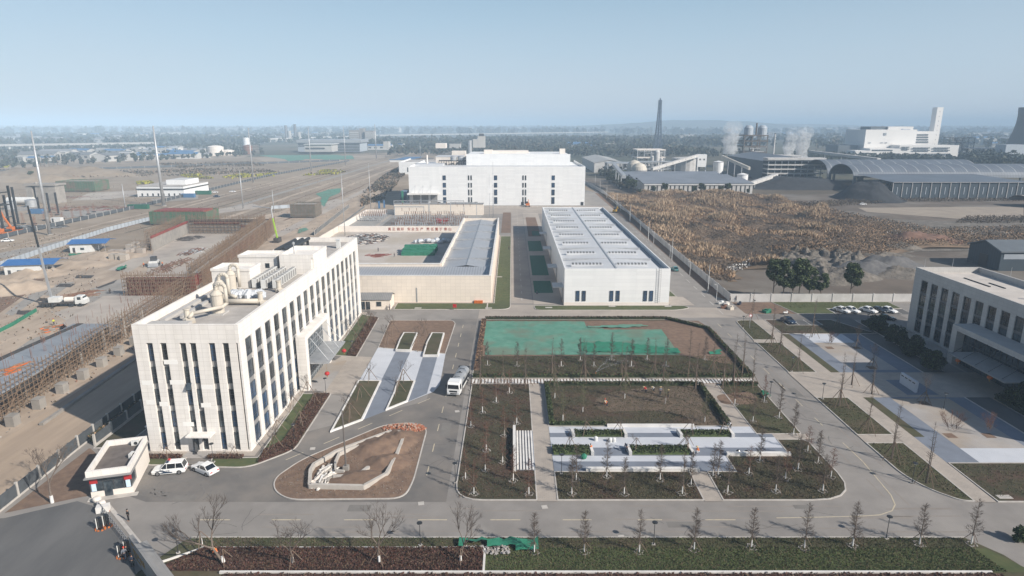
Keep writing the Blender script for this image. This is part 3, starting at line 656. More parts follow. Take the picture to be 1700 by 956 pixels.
o = T.mb(); o.box(-48, 129, 19.86, -41.45, 139, 23.2); b = T.part(o, 'lift_house', m_stone); o = T.mb(); o.box(-48, 129, 23.2, -41.01, 129.3, 24); o.box(-48, 138.7, 23.2, -41.01, 139, 24); o.box(-48, 129.3, 23.2, -47.7, 138.7, 24); o.box(-41.45, 129.3, 21.01, -41.01, 138.7, 24); T.part(o, 'parapet', m_stone, b)
# roof plinths and ducts
o = T.mb(); o.box(-55.8, 93.2, 19.86, -49.6, 94.6, 20.5); o.box(-55.4, 96, 19.86, -54.6, 112, 20.3); o.box(-53.4, 98, 19.86, -52.8, 110, 20.3); T.part(o, 'roof_plinth', m_stone2)
# scrubber tanks
def scrubber(x, y, r, h, duct, label):
    T2 = TH('scrubber_tank', label, 'tank', (x, y, 19.86)); o = T2.mb(); o.lathe([(0, .25), (r, .25), (r, h * .78), (r * 1.08, h * .8), (r * 1.08, h * .84), (r * .42, h), (0, h)], (x, y, 19.86), 16); T2.part(o, 'tank_body', m_frp, smooth=False)
    o = T2.mb(); o.box(x - r * 1.25, y - r * 1.25, 19.86, x + r * 1.25, y + r * 1.25, 20.1); T2.part(o, 'plinth', m_stone2)
    o = T2.mb(); z = 19.86 + h; pts = [(x, y, z - .1), (x, y, z + .35)] + [(x + .75 - .75 * math.cos(a), y, z + .35 + .7 * math.sin(a)) for a in (.5, 1.0, 1.57, 2.1, 2.64, 3.14)] + duct
    o.path(pts, .3, 9)
    for p in pts[1:-1]: o.blob(p, (.32, .32, .32), 8, 4)
    T2.part(o, 'duct', m_frp, smooth=True); return T2
scrubber(-48.2, 100.6, .98, 4.0, [(-46.7, 100.6, 21.6), (-47.0, 99.6, 21.3), (-50.2, 96.2, 21.2), (-50.6, 95.6, 20.6)], 'tall beige scrubber tank nearest the office front parapet with a long low duct')
scrubber(-50.4, 106.6, .98, 4.2, [(-48.9, 106.6, 21.4), (-47.4, 106, 21.2)], 'tall beige scrubber tank between the front tank and the wrapped machine')
scrubber(-52.3, 115.4, .95, 3.9, [(-50.8, 115.4, 20.6)], 'beige scrubber tank in front of the small roof house, farthest of the three')
def fanbox(x, y, label, dz=0):
    T2 = TH('duct_fan', label, 'fan', (x, y, 19.86)); o = T2.mb(); o.lathe([(0, 0), (.7, .1), (.75, .5), (.45, .8), (.4, 1.9), (.52, 2.0), (.52, 2.2), (0, 2.2)], (x, y, 19.86), 12); T2.part(o, 'fan_housing', m_frp)
    o = T2.mb(); o.obox(x + .7, y - .5, 20.2, 1.3, .9, .5, .6, 0, .3); T2.part(o, 'motor', m_frp)
fanbox(-51.0, 96, 'squat beige duct fan at the front corner of the office roof'); fanbox(-43.4, 106.2, 'squat beige duct fan at the right end of the wrapped machine'); fanbox(-43.2, 114.6, 'squat beige duct fan at the front of the air conditioner rows')
T2 = TH('wrapped_machine', 'large rooftop machine wrapped in crinkled clear plastic among the beige tanks', 'machine', (-50, 105, 19.86))
o = T2.mb(); nseg = 9
for i in range(nseg): o.blob((-49.6 + i * .72, 108.2 + .3 * math.sin(i * 2.1), 21.0), (.75, 1.35, .95 + .12 * math.sin(i * 3)), 9, 5, 0, .12)
T2.part(o, 'plastic_cover', m_wrap)
o = T2.mb(); o.tube((-49.8, 105.4, 20.6), (-43.6, 105.6, 20.6), .42, .42, 12); T2.part(o, 'duct', m_frp, smooth=True)
for k, (xc, y0, y1) in enumerate([(-44.6, 116.4, 127.8), (-46.7, 116.2, 128), (-48.7, 117, 128.4)]):
    nn = 9
    for i in range(nn):
        y = y0 + (y1 - y0) * i / nn; T2 = TH('air_conditioner', '%s outdoor air conditioner from the front in the %s row on the office roof' % (nth(i, 'first'), ('right', 'middle', 'left')[k]), 'air conditioner', (xc, y, 19.9), 'outdoor units on the office roof')
        o = T2.mb(); o.box(xc - .45, y, 20.05, xc + .45, y + 1.0, 21.75); T2.part(o, 'casing', m_acw); o = T2.mb(); o.box(xc - .46, y + .12, 20.2, xc - .45, y + .88, 21.6); o.box(xc + .45, y + .12, 20.2, xc + .46, y + .88, 21.6); o.box(xc - .3, y + .15, 21.75, xc + .3, y + .85, 21.8); T2.part(o, 'grille', m_spand)
for k, (x, a, b) in enumerate([(-55.3, 147, 161), (-53.8, 148, 162), (-52.5, 148, 163)]):
    tag(MB((x, a, 20.4)).tube((x, a, 21.4), (x, b, 21.4), .42, .42, 10).box(x - .3, a + 1, 19.86, x + .3, a + 1.4, 21).box(x - .3, b - 1.4, 19.86, x + .3, b - 1, 21).build('black_pipe', m_dark), '%s of three long black insulated pipes on the office roof' % ('left', 'middle', 'right')[k], 'pipe')
tag(MB((-46.2, 133, 23.2)).tube((-46.2, 133, 23.2), (-46.2, 133, 25.6), .12, .12, 8).lathe([(0, 2.2), (.3, 2.2), (.3, 2.6), (0, 2.8)], (-46.2, 133, 23.2), 8).build('vent_pipe', m_steel), 'thin steel vent pipe on the roof lift house', 'pipe')
tag(MB((-43.6, 158, 19.9)).box(-44, 157.4, 19.86, -43.1, 158.4, 21.9).box(-44.1, 157.3, 21.9, -43, 158.5, 22.1).build('vent_box', m_acw), 'small white vent box near the far end of the office roof', 'vent')
for k, (x, y) in enumerate([(-36.3, 117.2), (-36.3, 130.2)]):
    T2 = TH('red_lantern', 'round red lantern hanging at the %s corner of the office entrance canopy' % ('near', 'far')[k], 'lantern', (x, y, 3))
    o = T2.mb(); o.blob((x, y, 2.6), (.5, .5, .42), 12, 8); T2.part(o, 'shade', m_red, smooth=True); o = T2.mb(); o.tube((x, y, 3.0), (x, y, 4.95 if k == 0 else 3.6), .02, .02, 4); o.tube((x, y, 1.9), (x, y, 2.2), .1, .06, 8); o.tube((x, y, 2.97), (x, y, 3.06), .16, .16, 8); T2.part(o, 'tassel', m_gold)

# ---- office block right --------------------------------------------------
cx0, cx1, cy0, cy1, ch = 99.3, 114.9, 84.0, 153.2, 16.0
T = TH('office_block', 'four storey grey stone office block in shade at the right edge with a framed entrance', 'building', (cx0, cy1, 0))
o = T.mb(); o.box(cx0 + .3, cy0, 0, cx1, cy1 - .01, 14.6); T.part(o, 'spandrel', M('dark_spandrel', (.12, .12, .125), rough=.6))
o = T.mb(); o.box(cx0 + .5, cy0 + .5, 14.6, cx1 - .4, cy1 - .4, 14.68); T.part(o, 'roof', M('pale_roof', (.62, .57, .52), (.52, .48, .44), .35, .85, .85, .1, 0))
o = T.mb(); yc = [150.3 - 3.72 * i for i in range(18)]; prev = cy1
for y in yc: o.box(cx0, y, .01, cx0 + .3, prev, 13.5); prev = y - 2.35
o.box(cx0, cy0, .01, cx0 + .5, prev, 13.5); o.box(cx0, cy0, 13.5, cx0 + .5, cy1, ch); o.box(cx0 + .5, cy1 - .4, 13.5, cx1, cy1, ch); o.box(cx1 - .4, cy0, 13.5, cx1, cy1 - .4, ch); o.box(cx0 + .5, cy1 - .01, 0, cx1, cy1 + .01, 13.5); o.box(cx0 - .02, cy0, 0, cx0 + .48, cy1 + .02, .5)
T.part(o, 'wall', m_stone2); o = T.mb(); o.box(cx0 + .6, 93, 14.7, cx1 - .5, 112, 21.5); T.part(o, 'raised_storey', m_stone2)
for i, y in enumerate(yc):
    for k in range(4):
        if y < 131.5 and k < 2: continue
        z = .6 + k * 3.3; window_unit(T, 'window', 'x', y - 2.35, y, z, z + 2.75, cx0 + .3, m_glass, 2, 2, -1)
o = T.mb(); o.box(94.5, 129, 0, cx0 - .02, 130.6, 8.6); o.box(94.5, 92, 7.5, cx0 - .02, 129, 8.6); o.box(94.5, 92, 0, cx0 - .02, 93.5, 7.5); T.part(o, 'portal', m_stone2)
o = T.mb(); o.box(96.2, 93.5, .1, 96.3, 129, 7.5); g = T.part(o, 'curtain_wall', m_glass)
o = T.mb()
for i in range(25): o.box(96.1, 93.5 + i * 1.46, .1, 96.2, 93.56 + i * 1.46, 7.5)
for z in (2.6, 5.0): o.box(96.08, 93.5, z, 96.2, 129, z + .08)
T.part(o, 'frame', m_frame, g)
o = T.mb(); o.box(89.4, 108, 4.4, 95.9, 124, 4.62); cn = T.part(o, 'entrance_canopy', m_spand)
o = T.mb()
for y in (109.5, 113, 116.5, 120, 123.2): o.tube((94.5, y, 7.6), (90, y, 4.62), .06, .06, 5)
T.part(o, 'tie_rod', m_frame, cn)
for k, y in enumerate([122, 113]):
    T2 = TH('red_lantern', 'orange lantern under the right office canopy, %s of the two' % ('far one', 'near one')[k], 'lantern', (90.6, y, 3.4)); o = T2.mb(); o.blob((90.6, y, 3.5), (.5, .5, .4), 10, 6); T2.part(o, 'shade', m_orange, smooth=True); o = T2.mb(); o.tube((90.6, y, 2.7), (90.6, y, 3.1), .12, .05, 6); o.tube((90.6, y, 3.85), (90.6, y, 4.4), .02, .02, 4); T2.part(o, 'tassel', m_gold)
tag(MB((109.5, 127, 14.68)).box(109.2, 126.5, 14.7, 109.9, 127.2, 15.1).tube((109.5, 126.8, 15.1), (109.5, 126.8, 17.2), .28, .28, 10).build('vent_pipe', m_acw), 'white vent pipe standing on the right office roof', 'pipe')
tag(MB((107, 140, 14.68)).box(106.9, 138.5, 14.69, 107.2, 147, 14.85).box(109.2, 137, 14.69, 109.5, 142, 14.85).build('roof_channel', m_dark), 'two dark drainage channels on the pale right office roof', 'drain')
for k, (x, y) in enumerate([(101.2, 153), (108, 153), (114.7, 143)]):
    tag(MB((x, y, ch)).tube((x, y, ch), (x, y, ch + 2.2), .05, .03, 5).build('lightning_rod', m_steel), 'thin lightning rod on the right office parapet, %s from the left' % nth(k, 'first'), 'rod')

# ---- pale hall with courtyard (left of centre) ---------------------------
T = TH('transformer_hall', 'long low cream hall with grey ribbed roofs around a concrete courtyard', 'building', (-60, 177.2, 0))
o = T.mb(); o.box(-60, 177.2, 0, -6, 177.7, 8.1); o.box(-60, 193.6, 0, -22.2, 194.2, 8.0); o.box(-6.5, 177.7, 0, -6, 293, 8.1); o.box(-22.3, 194.2, 0, -21.8, 293, 8.1); o.box(-21.8, 292.6, 0, -6.5, 293, 8.1); o.box(-83.6, 194, 0, -83, 303, 2.8)
T.part(o, 'wall', m_cream)
o = T.mb(); z0 = 6.3
o.quad((-60, 177.7, z0 - .3), (-6.5, 177.7, z0 - .3), (-6.5, 193.6, z0 + .9), (-60, 193.6, z0 + .9))
T.part(o, 'front_roof', m_mroof)
o = T.mb(); o.quad((-21.8, 194.2, 6.6), (-14.1, 194.2, 7.5), (-14.1, 292.6, 7.5), (-21.8, 292.6, 6.6)); o.quad((-14.1, 194.2, 7.5), (-6.5, 194.2, 6.6), (-6.5, 292.6, 6.6), (-14.1, 292.6, 7.5)); rf = T.part(o, 'side_roof', M('metal_roof_y', (.46, .475, .495), (.42, .435, .46), .2, .45, .92, .06, wave=('Y', .8), bump=.3, metal=.2))
o = T.mb(); o.box(-14.3, 194.4, 7.5, -13.9, 292.4, 7.62)
for i in range(5): o.box(-21.6, 205 + i * 18, 7.0, -6.7, 205.2 + i * 18, 7.62)
T.part(o, 'ridge_cap', m_steel, rf)
o = T.mb(); o.box(-60.02, 177.15, 8.1, -5.95, 177.75, 8.25); o.box(-6.55, 177.75, 8.1, -5.95, 293, 8.25); o.box(-22.35, 194.2, 8.1, -21.75, 293, 8.25); o.box(-60, 193.5, 8.0, -22.35, 194.25, 8.2); T.part(o, 'coping', m_whitep)
o = T.mb(); o.box(-60, 176.9, 0, -6, 177.18, .3); o.box(-5.98, 177.2, 0, -5.6, 293, .25); T.part(o, 'plinth', M('pink_stone', (.52, .42, .36), rough=.8))
o = T.mb(); o.box(-27.5, 177.1, .1, -27.2, 177.18, 4.6); T.part(o, 'downpipe', m_steel)
o = T.mb(); o.box(-10.9, 176.6, .1, -8.4, 177.1, .9); T.part(o, 'vent_cover', m_orange)
sheet('courtyard', [(-83, 194.2), (-22.3, 194.2), (-22.3, 303), (-83, 303)], .06, M('pale_concrete_yard', (.54, .49, .44), (.46, .41, .36), .15, .9, .88, .05, 0, c3=(.44, .38, .31), det=8))
# annex
T = TH('annex_house', 'small cream single storey annex with a grey pitched roof behind the office', 'building', (-41, 170.5, 0))
o = T.mb(); ax0, ax1, ay0, ay1 = -48, -33.8, 170.6, 176.4
o.box(ax0, ay0, 0, ax1, ay1, 2.9); o.add([(ax1, ay0, 2.9), (ax1, ay1, 2.9), (ax1, (ay0 + ay1) / 2, 4.0), (ax0, ay0, 2.9), (ax0, ay1, 2.9), (ax0, (ay0 + ay1) / 2, 4.0)], [(0, 1, 2), (3, 5, 4)]); T.part(o, 'wall', m_cream)
o = T.mb(); ym = (ay0 + ay1) / 2
for a, b_ in ((ay0 - .3, ym), (ay1 + .3, ym)):
    o.add([(ax0, a, 2.82), (ax1 + .3, a, 2.82), (ax1 + .3, b_, 4.08), (ax0, b_, 4.08), (ax0, a, 2.95), (ax1 + .3, a, 2.95), (ax1 + .3, b_, 4.2), (ax0, b_, 4.2)], [(0, 1, 2, 3), (4, 5, 6, 7), (0, 1, 5, 4), (1, 2, 6, 5)])
T.part(o, 'roof', M('annex_roof', (.26, .255, .25), (.22, .22, .215), .5, .7, wave=('X', .5), bump=.5))
for a in (-41.9, -40.5): window_unit(T, 'door', 'y', a, a + 1.1, .1, 2.3, ay0, m_glass, 1, 1, -1)
window_unit(T, 'window', 'y', -37.6, -36.3, 1.0, 2.3, ay0, m_glass, 1, 2, -1); window_unit(T, 'window', 'y', -43.6, -43, 1.0, 2.3, ay0, m_glass, 1, 1, -1)

# ---- substation yard ------------------------------------------------------
T = TH('substation_wall', 'low cream wall round the substation yard with red slogan lettering on the front', 'wall', (-83, 303, 0))
o = T.mb(); o.box(-83, 303, 0, -22.4, 303.5, 2.8); o.box(-83.4, 303, 0, -82.9, 365, 2.8); o.box(-82.9, 364.6, 0, -66, 365, 2.8); T.part(o, 'wall', m_creamp)
def text_mesh(name, body, size, loc, rot, mat, parent=None, ext=.02, align='LEFT', spacing=1.0):
    cu = bpy.data.curves.new(name, 'FONT'); cu.body = body; cu.size = size; cu.extrude = ext; cu.align_x = align; cu.space_character = spacing; cu.resolution_u = 2
    t = bpy.data.objects.new(name + '_src', cu); COL.objects.link(t); bpy.context.view_layer.update()
    me = bpy.data.meshes.new_from_object(t.evaluated_get(bpy.context.evaluated_depsgraph_get())); me.name = name; bpy.data.objects.remove(t); bpy.data.curves.remove(cu)
    me.materials.clear(); me.materials.append(mat); o = bpy.data.objects.new(name, me); COL.objects.link(o); o.location = loc; o.rotation_euler = rot
    if parent: o.parent = parent; o.location = (loc[0] - parent.location[0], loc[1] - parent.location[1], loc[2] - parent.location[2])
    return o
tx = at(650, 384)[0]
for i, (ch_, px) in enumerate(zip('真正做好安全生产责任重于泰山', [652, 659, 666.5, 673, 683.5, 690, 697, 704.5, 714.5, 721.5, 728.5, 735.5, 743, 750])):
    x = (px - CXP) / FPX * 312; text_mesh('slogan_character', ch_, 1.6, (x - .8, 302.94, .8), (R(90), 0, 0), M('slogan_red', (.42, .11, .06), rough=.7), T.r, .04)
sheet('yard_surface', [(-82.9, 303.5), (-22.4, 303.5), (-16, 364.6), (-82.9, 364.6)], .07, M('yard_gravel', (.33, .315, .295), (.27, .26, .245), .4, .9))
sheet('yard_road', [(-66, 303.6), (-60, 303.6), (-60, 350), (-66, 350)], .075, m_asph); sheet('yard_road', [(-69.5, 303.6), (-68, 303.6), (-68, 362), (-69.5, 362)], .08, m_pave)
T = TH('control_house', 'long cream windowless control house behind the substation yard', 'building', (-66, 361, 0))
o = T.mb(); o.box(-66.5, 361, 0, -16.3, 366, 6.2); T.part(o, 'wall', m_cream); o = T.mb(); o.box(-66.7, 360.8, 6.2, -16.1, 366.2, 6.45); T.part(o, 'roof', m_spand)
# gantries
m_porc = M('porcelain', (.20, .10, .06), rough=.4)
def gantry(x, y, wd, h, label):
    T = TH('gantry', label, 'gantry', (x, y, 0), 'steel gantries in the substation'); o = T.mb()
    for a in (x, x + wd): o.tube((a, y, 0), (a, y, h), .2, .16, 6)
    T.part(o, 'post', m_steel); o = T.mb(); o.tube((x, y, h - .2), (x + wd, y, h - .2), .16, .16, 6); o.tube((x, y, h - .9), (x + wd, y, h - .9), .07, .07, 4)
    for i in range(8): o.tube((x + wd * i / 8, y, h - .9), (x + wd * (i + .5) / 8, y, h - .2), .05, .05, 4); o.tube((x + wd * (i + .5) / 8, y, h - .2), (x + wd * (i + 1) / 8, y, h - .9), .05, .05, 4)
    T.part(o, 'beam', m_steel); o = T.mb()
    for i in range(3): o.tube((x + wd * (i + 1) / 4, y, h - .9), (x + wd * (i + 1) / 4, y, h - 2.4), .13, .13, 6)
    T.part(o, 'insulator', m_porc)
for k, (x, y, wd) in enumerate([(-65, 352, 19), (-45.5, 352, 19), (-33, 343, 14), (-60, 326, 15)]): gantry(x, y, wd, 9.5, 'grey lattice gantry frame in the substation, %s from the left' % nth(k, 'first'))
# switchgear bay units
T = TH('switchgear_unit', 'grey steel switchgear stand with brown insulators in the substation yard', 'switchgear', (0, 0, 0), 'switchgear stands in the substation yard')
o = MB()
for a in (-1.1, 0, 1.1): o.tube((a, 0, 0), (a, 0, 2.4), .1, .1, 5)
o.box(-1.5, -.3, 2.4, 1.5, .3, 2.6); o.box(-.4, -.35, .6, .4, .35, 1.5); o.build('stand', m_steel, T.r); o = MB()
for a in (-1.1, 0, 1.1): o.lathe([(0, 2.6), (.18, 2.6), (.12, 2.8), (.2, 3.0), (.12, 3.2), (.2, 3.4), (.1, 3.9), (.16, 4.1), (0, 4.2)], (a, 0, 0), 7)
o.build('insulator', m_porc, T.r); o = MB(); o.tube((-1.3, 0, 4.2), (1.3, 0, 4.2), .06, .06, 4); o.build('busbar', m_steel, T.r)
random.seed(3)
for i in range(13):
    for j in range(5):
        if random.random() < .18: continue
        x = -57 + i * 3.0 + random.uniform(-.3, .3); y = 307 + j * 9.5 + (i % 2) * 2
        if x > -24: continue
        place(T.r, (x, y, .07), 0)
for i in range(4):
    for j in range(3): place(T.r, (-80 + i * 3.2, 338 + j * 7, .07), 0)
r0 = None
for k, x in enumerate((-39.5, -36)):
    T2 = TH('red_fire_cabinet', '%s of two red sand boxes in the substation yard' % ('left', 'right')[k], 'box', (x, 330, .1)); o = T2.mb(); o.box(x, 330, .1, x + 2.8, 331.2, 2); T2.part(o, 'box_body', m_red); o = T2.mb(); o.quad((x - .1, 329.9, 2.0), (x + 2.9, 329.9, 2.0), (x + 2.9, 331.3, 2.35), (x - .1, 331.3, 2.35)); T2.part(o, 'lid', m_red)

# ---- big white building at the back ---------------------------------------
T = TH('white_factory', 'huge white windowed factory block closing the far end of the central road', 'building', (-65, 406, 0))
o = T.mb(); o.box(-65, 406, 0, 46, 480, 23); o.box(-65, 406, 23, 46, 406.5, 24.3); o.box(-65, 406.5, 23, -64.5, 480, 24.3); o.box(45.5, 406.5, 23, 46, 480, 24.3); o.box(-65.03, 405.97, 0, 46.03, 405.99, .8); T.part(o, 'wall', m_white)
o = T.mb(); o.box(-64.4, 407, 23, 45.4, 442, 23.05); T.part(o, 'roof', m_mroofw)
o = T.mb(); o.box(-31, 441, 23.05, 39.5, 500, 29.6); o.box(-31, 441, 29.6, 39.5, 441.4, 30.4); T.part(o, 'upper_storey', m_white)
o = T.mb(); o.box(-17, 470, 29.6, 12, 490, 31.2); o.box(-20, 466, 29.6, -14, 472, 32.2); o.box(34, 466, 29.6, 38, 470, 33); T.part(o, 'roof_room', m_creamp)
def wx(px, py=310): return (px - CXP) / FPX * (HCAM / (_s + (py - CYP) / FPX * _c)) 
tt = 406 / (_c + .15 * _s)
for px, kind in [(742.7, 0), (783.8, 1), (824.8, 0), (870.8, 1), (917, 0)]:
    x = (px - CXP) / FPX * 417
    for k in range(4):
        z0 = [1.0, 6.4, 11.3, 15.9][k]; z1 = z0 + [4.2, 3.6, 2.9, 2.9][k]
        if kind == 0: window_unit(T, 'window', 'y', x - 1.0, x + 1.0, z0, z1, 405.97, m_glassb, 3, 1, -1)
        else:
            for d in (-1.25, .35): window_unit(T, 'window', 'y', x + d, x + d + .85, z0, z1, 405.97, m_glass, 2, 1, -1)
o = T.mb()
for px in (793, 868, 964, 733.5): x = (px - CXP) / FPX * 417; o.box(x - .9, 405.9, .1, x + .9, 405.96, 2.2)
T.part(o, 'service_door', m_dark)
o = T.mb(); o.box(-65.5, 400.5, 7.2, -46, 406, 8.0); cn = T.part(o, 'loading_canopy', m_whitep); o = T.mb()
for x in (-61, -56, -51): o.tube((x, 405.9, 12.5), (x, 401.5, 8), .1, .1, 5)
T.part(o, 'tie_rod', m_steel, cn)
for x in (-62.5, -57.2, -51.5): window_unit(T, 'loading_door', 'y', x, x + 4.2, .1, 6.6, 405.97, m_spand, 3, 2, -1)
o = T.mb(); o.box(-65, 430, 23.05, -46, 445, 24.3); T.part(o, 'roof_plinth', m_mroofw)
T2 = TH('cooling_unit', 'dark steel frame with cooling drums on the left of the white factory roof', 'machine', (-45, 445, 23)); o = T2.mb()
for i in range(12): o.box(-50 + i * 1.7, 443, 23, -49.7 + i * 1.7, 443.3, 25.5)
o.box(-50, 443, 25.5, -31.5, 449, 26); T2.part(o, 'frame', m_dark); o = T2.mb()
for i in range(2): o.lathe([(0, 0), (2.3, 0), (2.3, 2.4), (1.6, 3.0), (0, 3.0)], (-40 + i * 5, 446, 26), 12)
T2.part(o, 'drum', m_steel)
T2 = TH('roof_house', 'cream roof house beside the cooling drums on the white factory', 'building', (-53, 450, 23)); o = T2.mb(); o.box(-53, 452, 20, -34, 470, 28); o.box(-44, 476, 20, -34, 484, 31); T2.part(o, 'wall', m_creamp); o = T2.mb(); o.box(-53.2, 451.8, 28, -33.8, 470.2, 28.3); T2.part(o, 'roof', m_mroofw)
tag(MB((-57, 440, 23)).tube((-57.5, 440, 23), (-57.5, 440, 29.8), .6, .6, 10).build('chimney_pipe', m_creamp), 'short cream flue pipe on the left of the white factory roof', 'chimney')
T = TH('white_hall', 'white flat roofed hall behind the left corner of the white factory', 'building', (-115, 665, 0)); o = T.mb(); o.box(-116, 665, 0, -40, 740, 11); o.box(-116, 665, 11, -115, 740, 12.5); o.box(-115, 665, 11, -40, 666, 12.5); T.part(o, 'wall', m_white); o = T.mb(); o.box(-115, 666, 11, -41, 739, 11.1); T.part(o, 'roof', m_gravel)
for x in (-107.5, -104.5): window_unit(T, 'window', 'y', x, x + 1.8, 2.5, 7, 664.96, m_glass, 1, 1, -1)

# ---- warehouse right of centre --------------------------------------------
T = TH('warehouse', 'long white metal warehouse with two rows of roof vents', 'building', (14.8, 175, 0))
wx0, wx1, wy0, wy1, wh_ = 14.8, 44.6, 175.0, 312.0, 10.7
o = T.mb(); o.box(wx0, wy0, .9, wx1, wy0 + .3, wh_); o.box(wx0, wy0 + .3, .9, wx0 + .3, wy1, wh_); o.box(wx1 - .3, wy0 + .3, .9, wx1, wy1, wh_); o.box(wx0 + .3, wy1 - .3, .9, wx1 - .3, wy1, wh_); T.part(o, 'wall', m_white)
o = T.mb(); o.box(wx0 - .05, wy0 - .05, 0, wx1 + .05, wy1 + .05, .9); T.part(o, 'plinth', m_creamp)
o = T.mb(); xm = (wx0 + wx1) / 2 - .2
o.quad((wx0 + .3, wy0 + .3, 9.7), (xm, wy0 + .3, 10.5), (xm, wy1 - .3, 10.5), (wx0 + .3, wy1 - .3, 9.7)); o.quad((xm, wy0 + .3, 10.5), (wx1 - 2.2, wy0 + .3, 9.8), (wx1 - 2.2, wy1 - .3, 9.8), (xm, wy1 - .3, 10.5)); rf = T.part(o, 'roof', m_mroofw)
o = T.mb(); o.box(xm - .25, wy0 + .4, 10.5, xm + .25, wy1 - .4, 10.62)
for i in range(8): o.box(wx0 + .5, wy0 + 15 + 17.2 * i, 10.0, wx1 - 2.4, wy0 + 15.12 + 17.2 * i, 10.52)
T.part(o, 'ridge_cap', m_steel, rf)
o = T.mb(); o.box(wx1 - 2.2, wy0 + .3, 9.2, wx1 - .3, wy1 - .3, 9.3); T.part(o, 'gutter', m_mroof)
for i in range(8):
    y = 181.5 + 17.0 * i
    for x in (17.2, 30.4):
        o = T.mb(); o.box(x, y, 9.9, x + 9.2, y + 1.0, 10.8); v = T.part(o, 'roof_vent', m_mroofw); o = T.mb()
        for j in range(9): o.box(x + .2 + j * 1.0, y + .1, 10.8, x + .85 + j * 1.0, y + .95, 10.84)
        for j in range(9): o.box(x + .25 + j * 1.0, y - .03, 10.5, x + .8 + j * 1.0, y, 10.76)
        T.part(o, 'vent_slots', m_dark, v)
for px in (960, 970.3, 1016, 1026.5, 1072, 1082): x = (px - CXP) / FPX * 181.3; window_unit(T, 'window', 'y', x - .5, x + .52, 1.3, 4.3, wy0 - .04, m_glassb, 4, 1, -1)
o = T.mb()
for j in range(16): o.box(41.2, wy0 - .35, 1.2 + j * .6, 41.9, wy0 - .3, 1.25 + j * .6)
for x in (41.15, 41.9): o.box(x, wy0 - .36, 1, x + .06, wy0 - .3, 11.4)
T.part(o, 'ladder', m_steel)
for k, y in enumerate([178, 204, 236, 270]):
    o = T.mb(); o.box(wx0 - 3.0, y, 4.4, wx0, y + 5.5, 4.6); cn = T.part(o, 'side_canopy', m_whitep); o = T.mb(); o.box(wx0 - .05, y + .8, .2, wx0, y + 4.8, 4.2); T.part(o, 'side_door', m_mroof)
o = T.mb(); o.box(wx1, 186, 4.4, wx1 + 1.7, 191, 4.55); T.part(o, 'side_canopy', m_whitep)
# ---- gatehouse --------------------------------------------------------------
g0 = Vector(at(152, 830)); g1 = Vector(at(217, 822)); ang = math.atan2((g1 - g0).y, (g1 - g0).x)
L_ = (g1 - g0).length; Dp = 9.2
T = TH('gatehouse', 'small white gatehouse with flat parapet roof and red panels by the gate barrier', 'gatehouse', (g0.x, g0.y, 0)); T.r.rotation_euler = (0, 0, R(16))
L_ = 5.2
def gp(mb, name, mat, par=None): b = mb.build(name, mat, par or T.r); return b
o = MB(); o.box(0, .35, 0, L_, .5, .95); o.box(0, .5, 0, .25, Dp, 3.3); o.box(.25, Dp - .25, 0, L_, Dp, 3.3); o.box(L_ - .25, 3, 0, L_, Dp - .25, 3.3); o.box(L_ - .25, .5, 0, L_, 3, .95); gp(o, 'wall', m_creamp)
o = MB(); o.box(-.3, -.5, 3.3, L_ + .3, Dp + .2, 3.45); gp(o, 'eaves', m_spand)
o = MB(); o.box(-.1, -.1, 3.45, L_ + .1, .3, 4.3); o.box(-.1, Dp - .3, 3.45, L_ + .1, Dp + .1, 4.3); o.box(-.1, .3, 3.45, .3, Dp - .3, 4.3); o.box(L_ - .3, .3, 3.45, L_ + .1, Dp - .3, 4.3); gp(o, 'parapet', m_stone)
o = MB(); o.box(.3, .3, 3.45, L_ - .3, Dp - .3, 3.5); gp(o, 'roof', M('bitumen_roof', (.17, .145, .13), (.12, .1, .09), .8, .9, .8, .5))
o = MB(); o.box(.25, .42, .95, L_ - .25, .46, 3.3); o.box(L_ - .2, .5, .95, L_ - .16, 3, 3.3); w_ = gp(o, 'window', m_glass); o = MB()
for x in (.3, 1.6, 2.9, 4.1, 4.9): o.box(x, .36, .95, x + .07, .42, 3.3)
o.box(.3, .36, 2.4, 4.9, .42, 2.47); gp(o, 'frame', m_frame, w_)
o = MB(); o.box(1.7, .3, 0.05, 2.7, .34, 2.3); gp(o, 'door', m_glass)
for x in (.1, 4.3):
    o = MB(); o.box(x, .2, 2.25, x + .95, .3, 2.95); gp(o, 'red_lantern_panel', m_red); o = MB(); o.box(x + .15, .22, 1.1, x + .7, .28, 2.2); gp(o, 'notice_board', M('notice', (.5, .68, .85), (.7, .8, .9), 2, .5))
o = MB(); o.box(-.3, -.5, 0, L_ + .6, .34, .12); gp(o, 'step', m_kerb)
for k, (x, y) in enumerate([(3.9, 8.3), (4.4, 4.4)]):
    q = T.r.matrix_basis @ Vector((x, y, 3.5)); q = Matrix.Translation(T.r.location) @ Matrix.Rotation(R(16), 4, 'Z') @ Vector((x, y, 3.5))
    t = thing('air_conditioner', 'small white air conditioner on the gatehouse roof, %s' % ('far one', 'near one')[k], 'air conditioner', q, R(16 + 75 * k)); o = MB(); o.box(-.5, -.2, 0, .5, .2, .7); o.build('casing', m_acw, t); o = MB(); o.lathe([(0, 0), (.26, 0), (.26, .02), (0, .02)], (0, 0, 0), 12); b = o.build('grille', m_dark, t); b.rotation_euler = (R(90), 0, 0); b.location = (.1, -.2, .35)
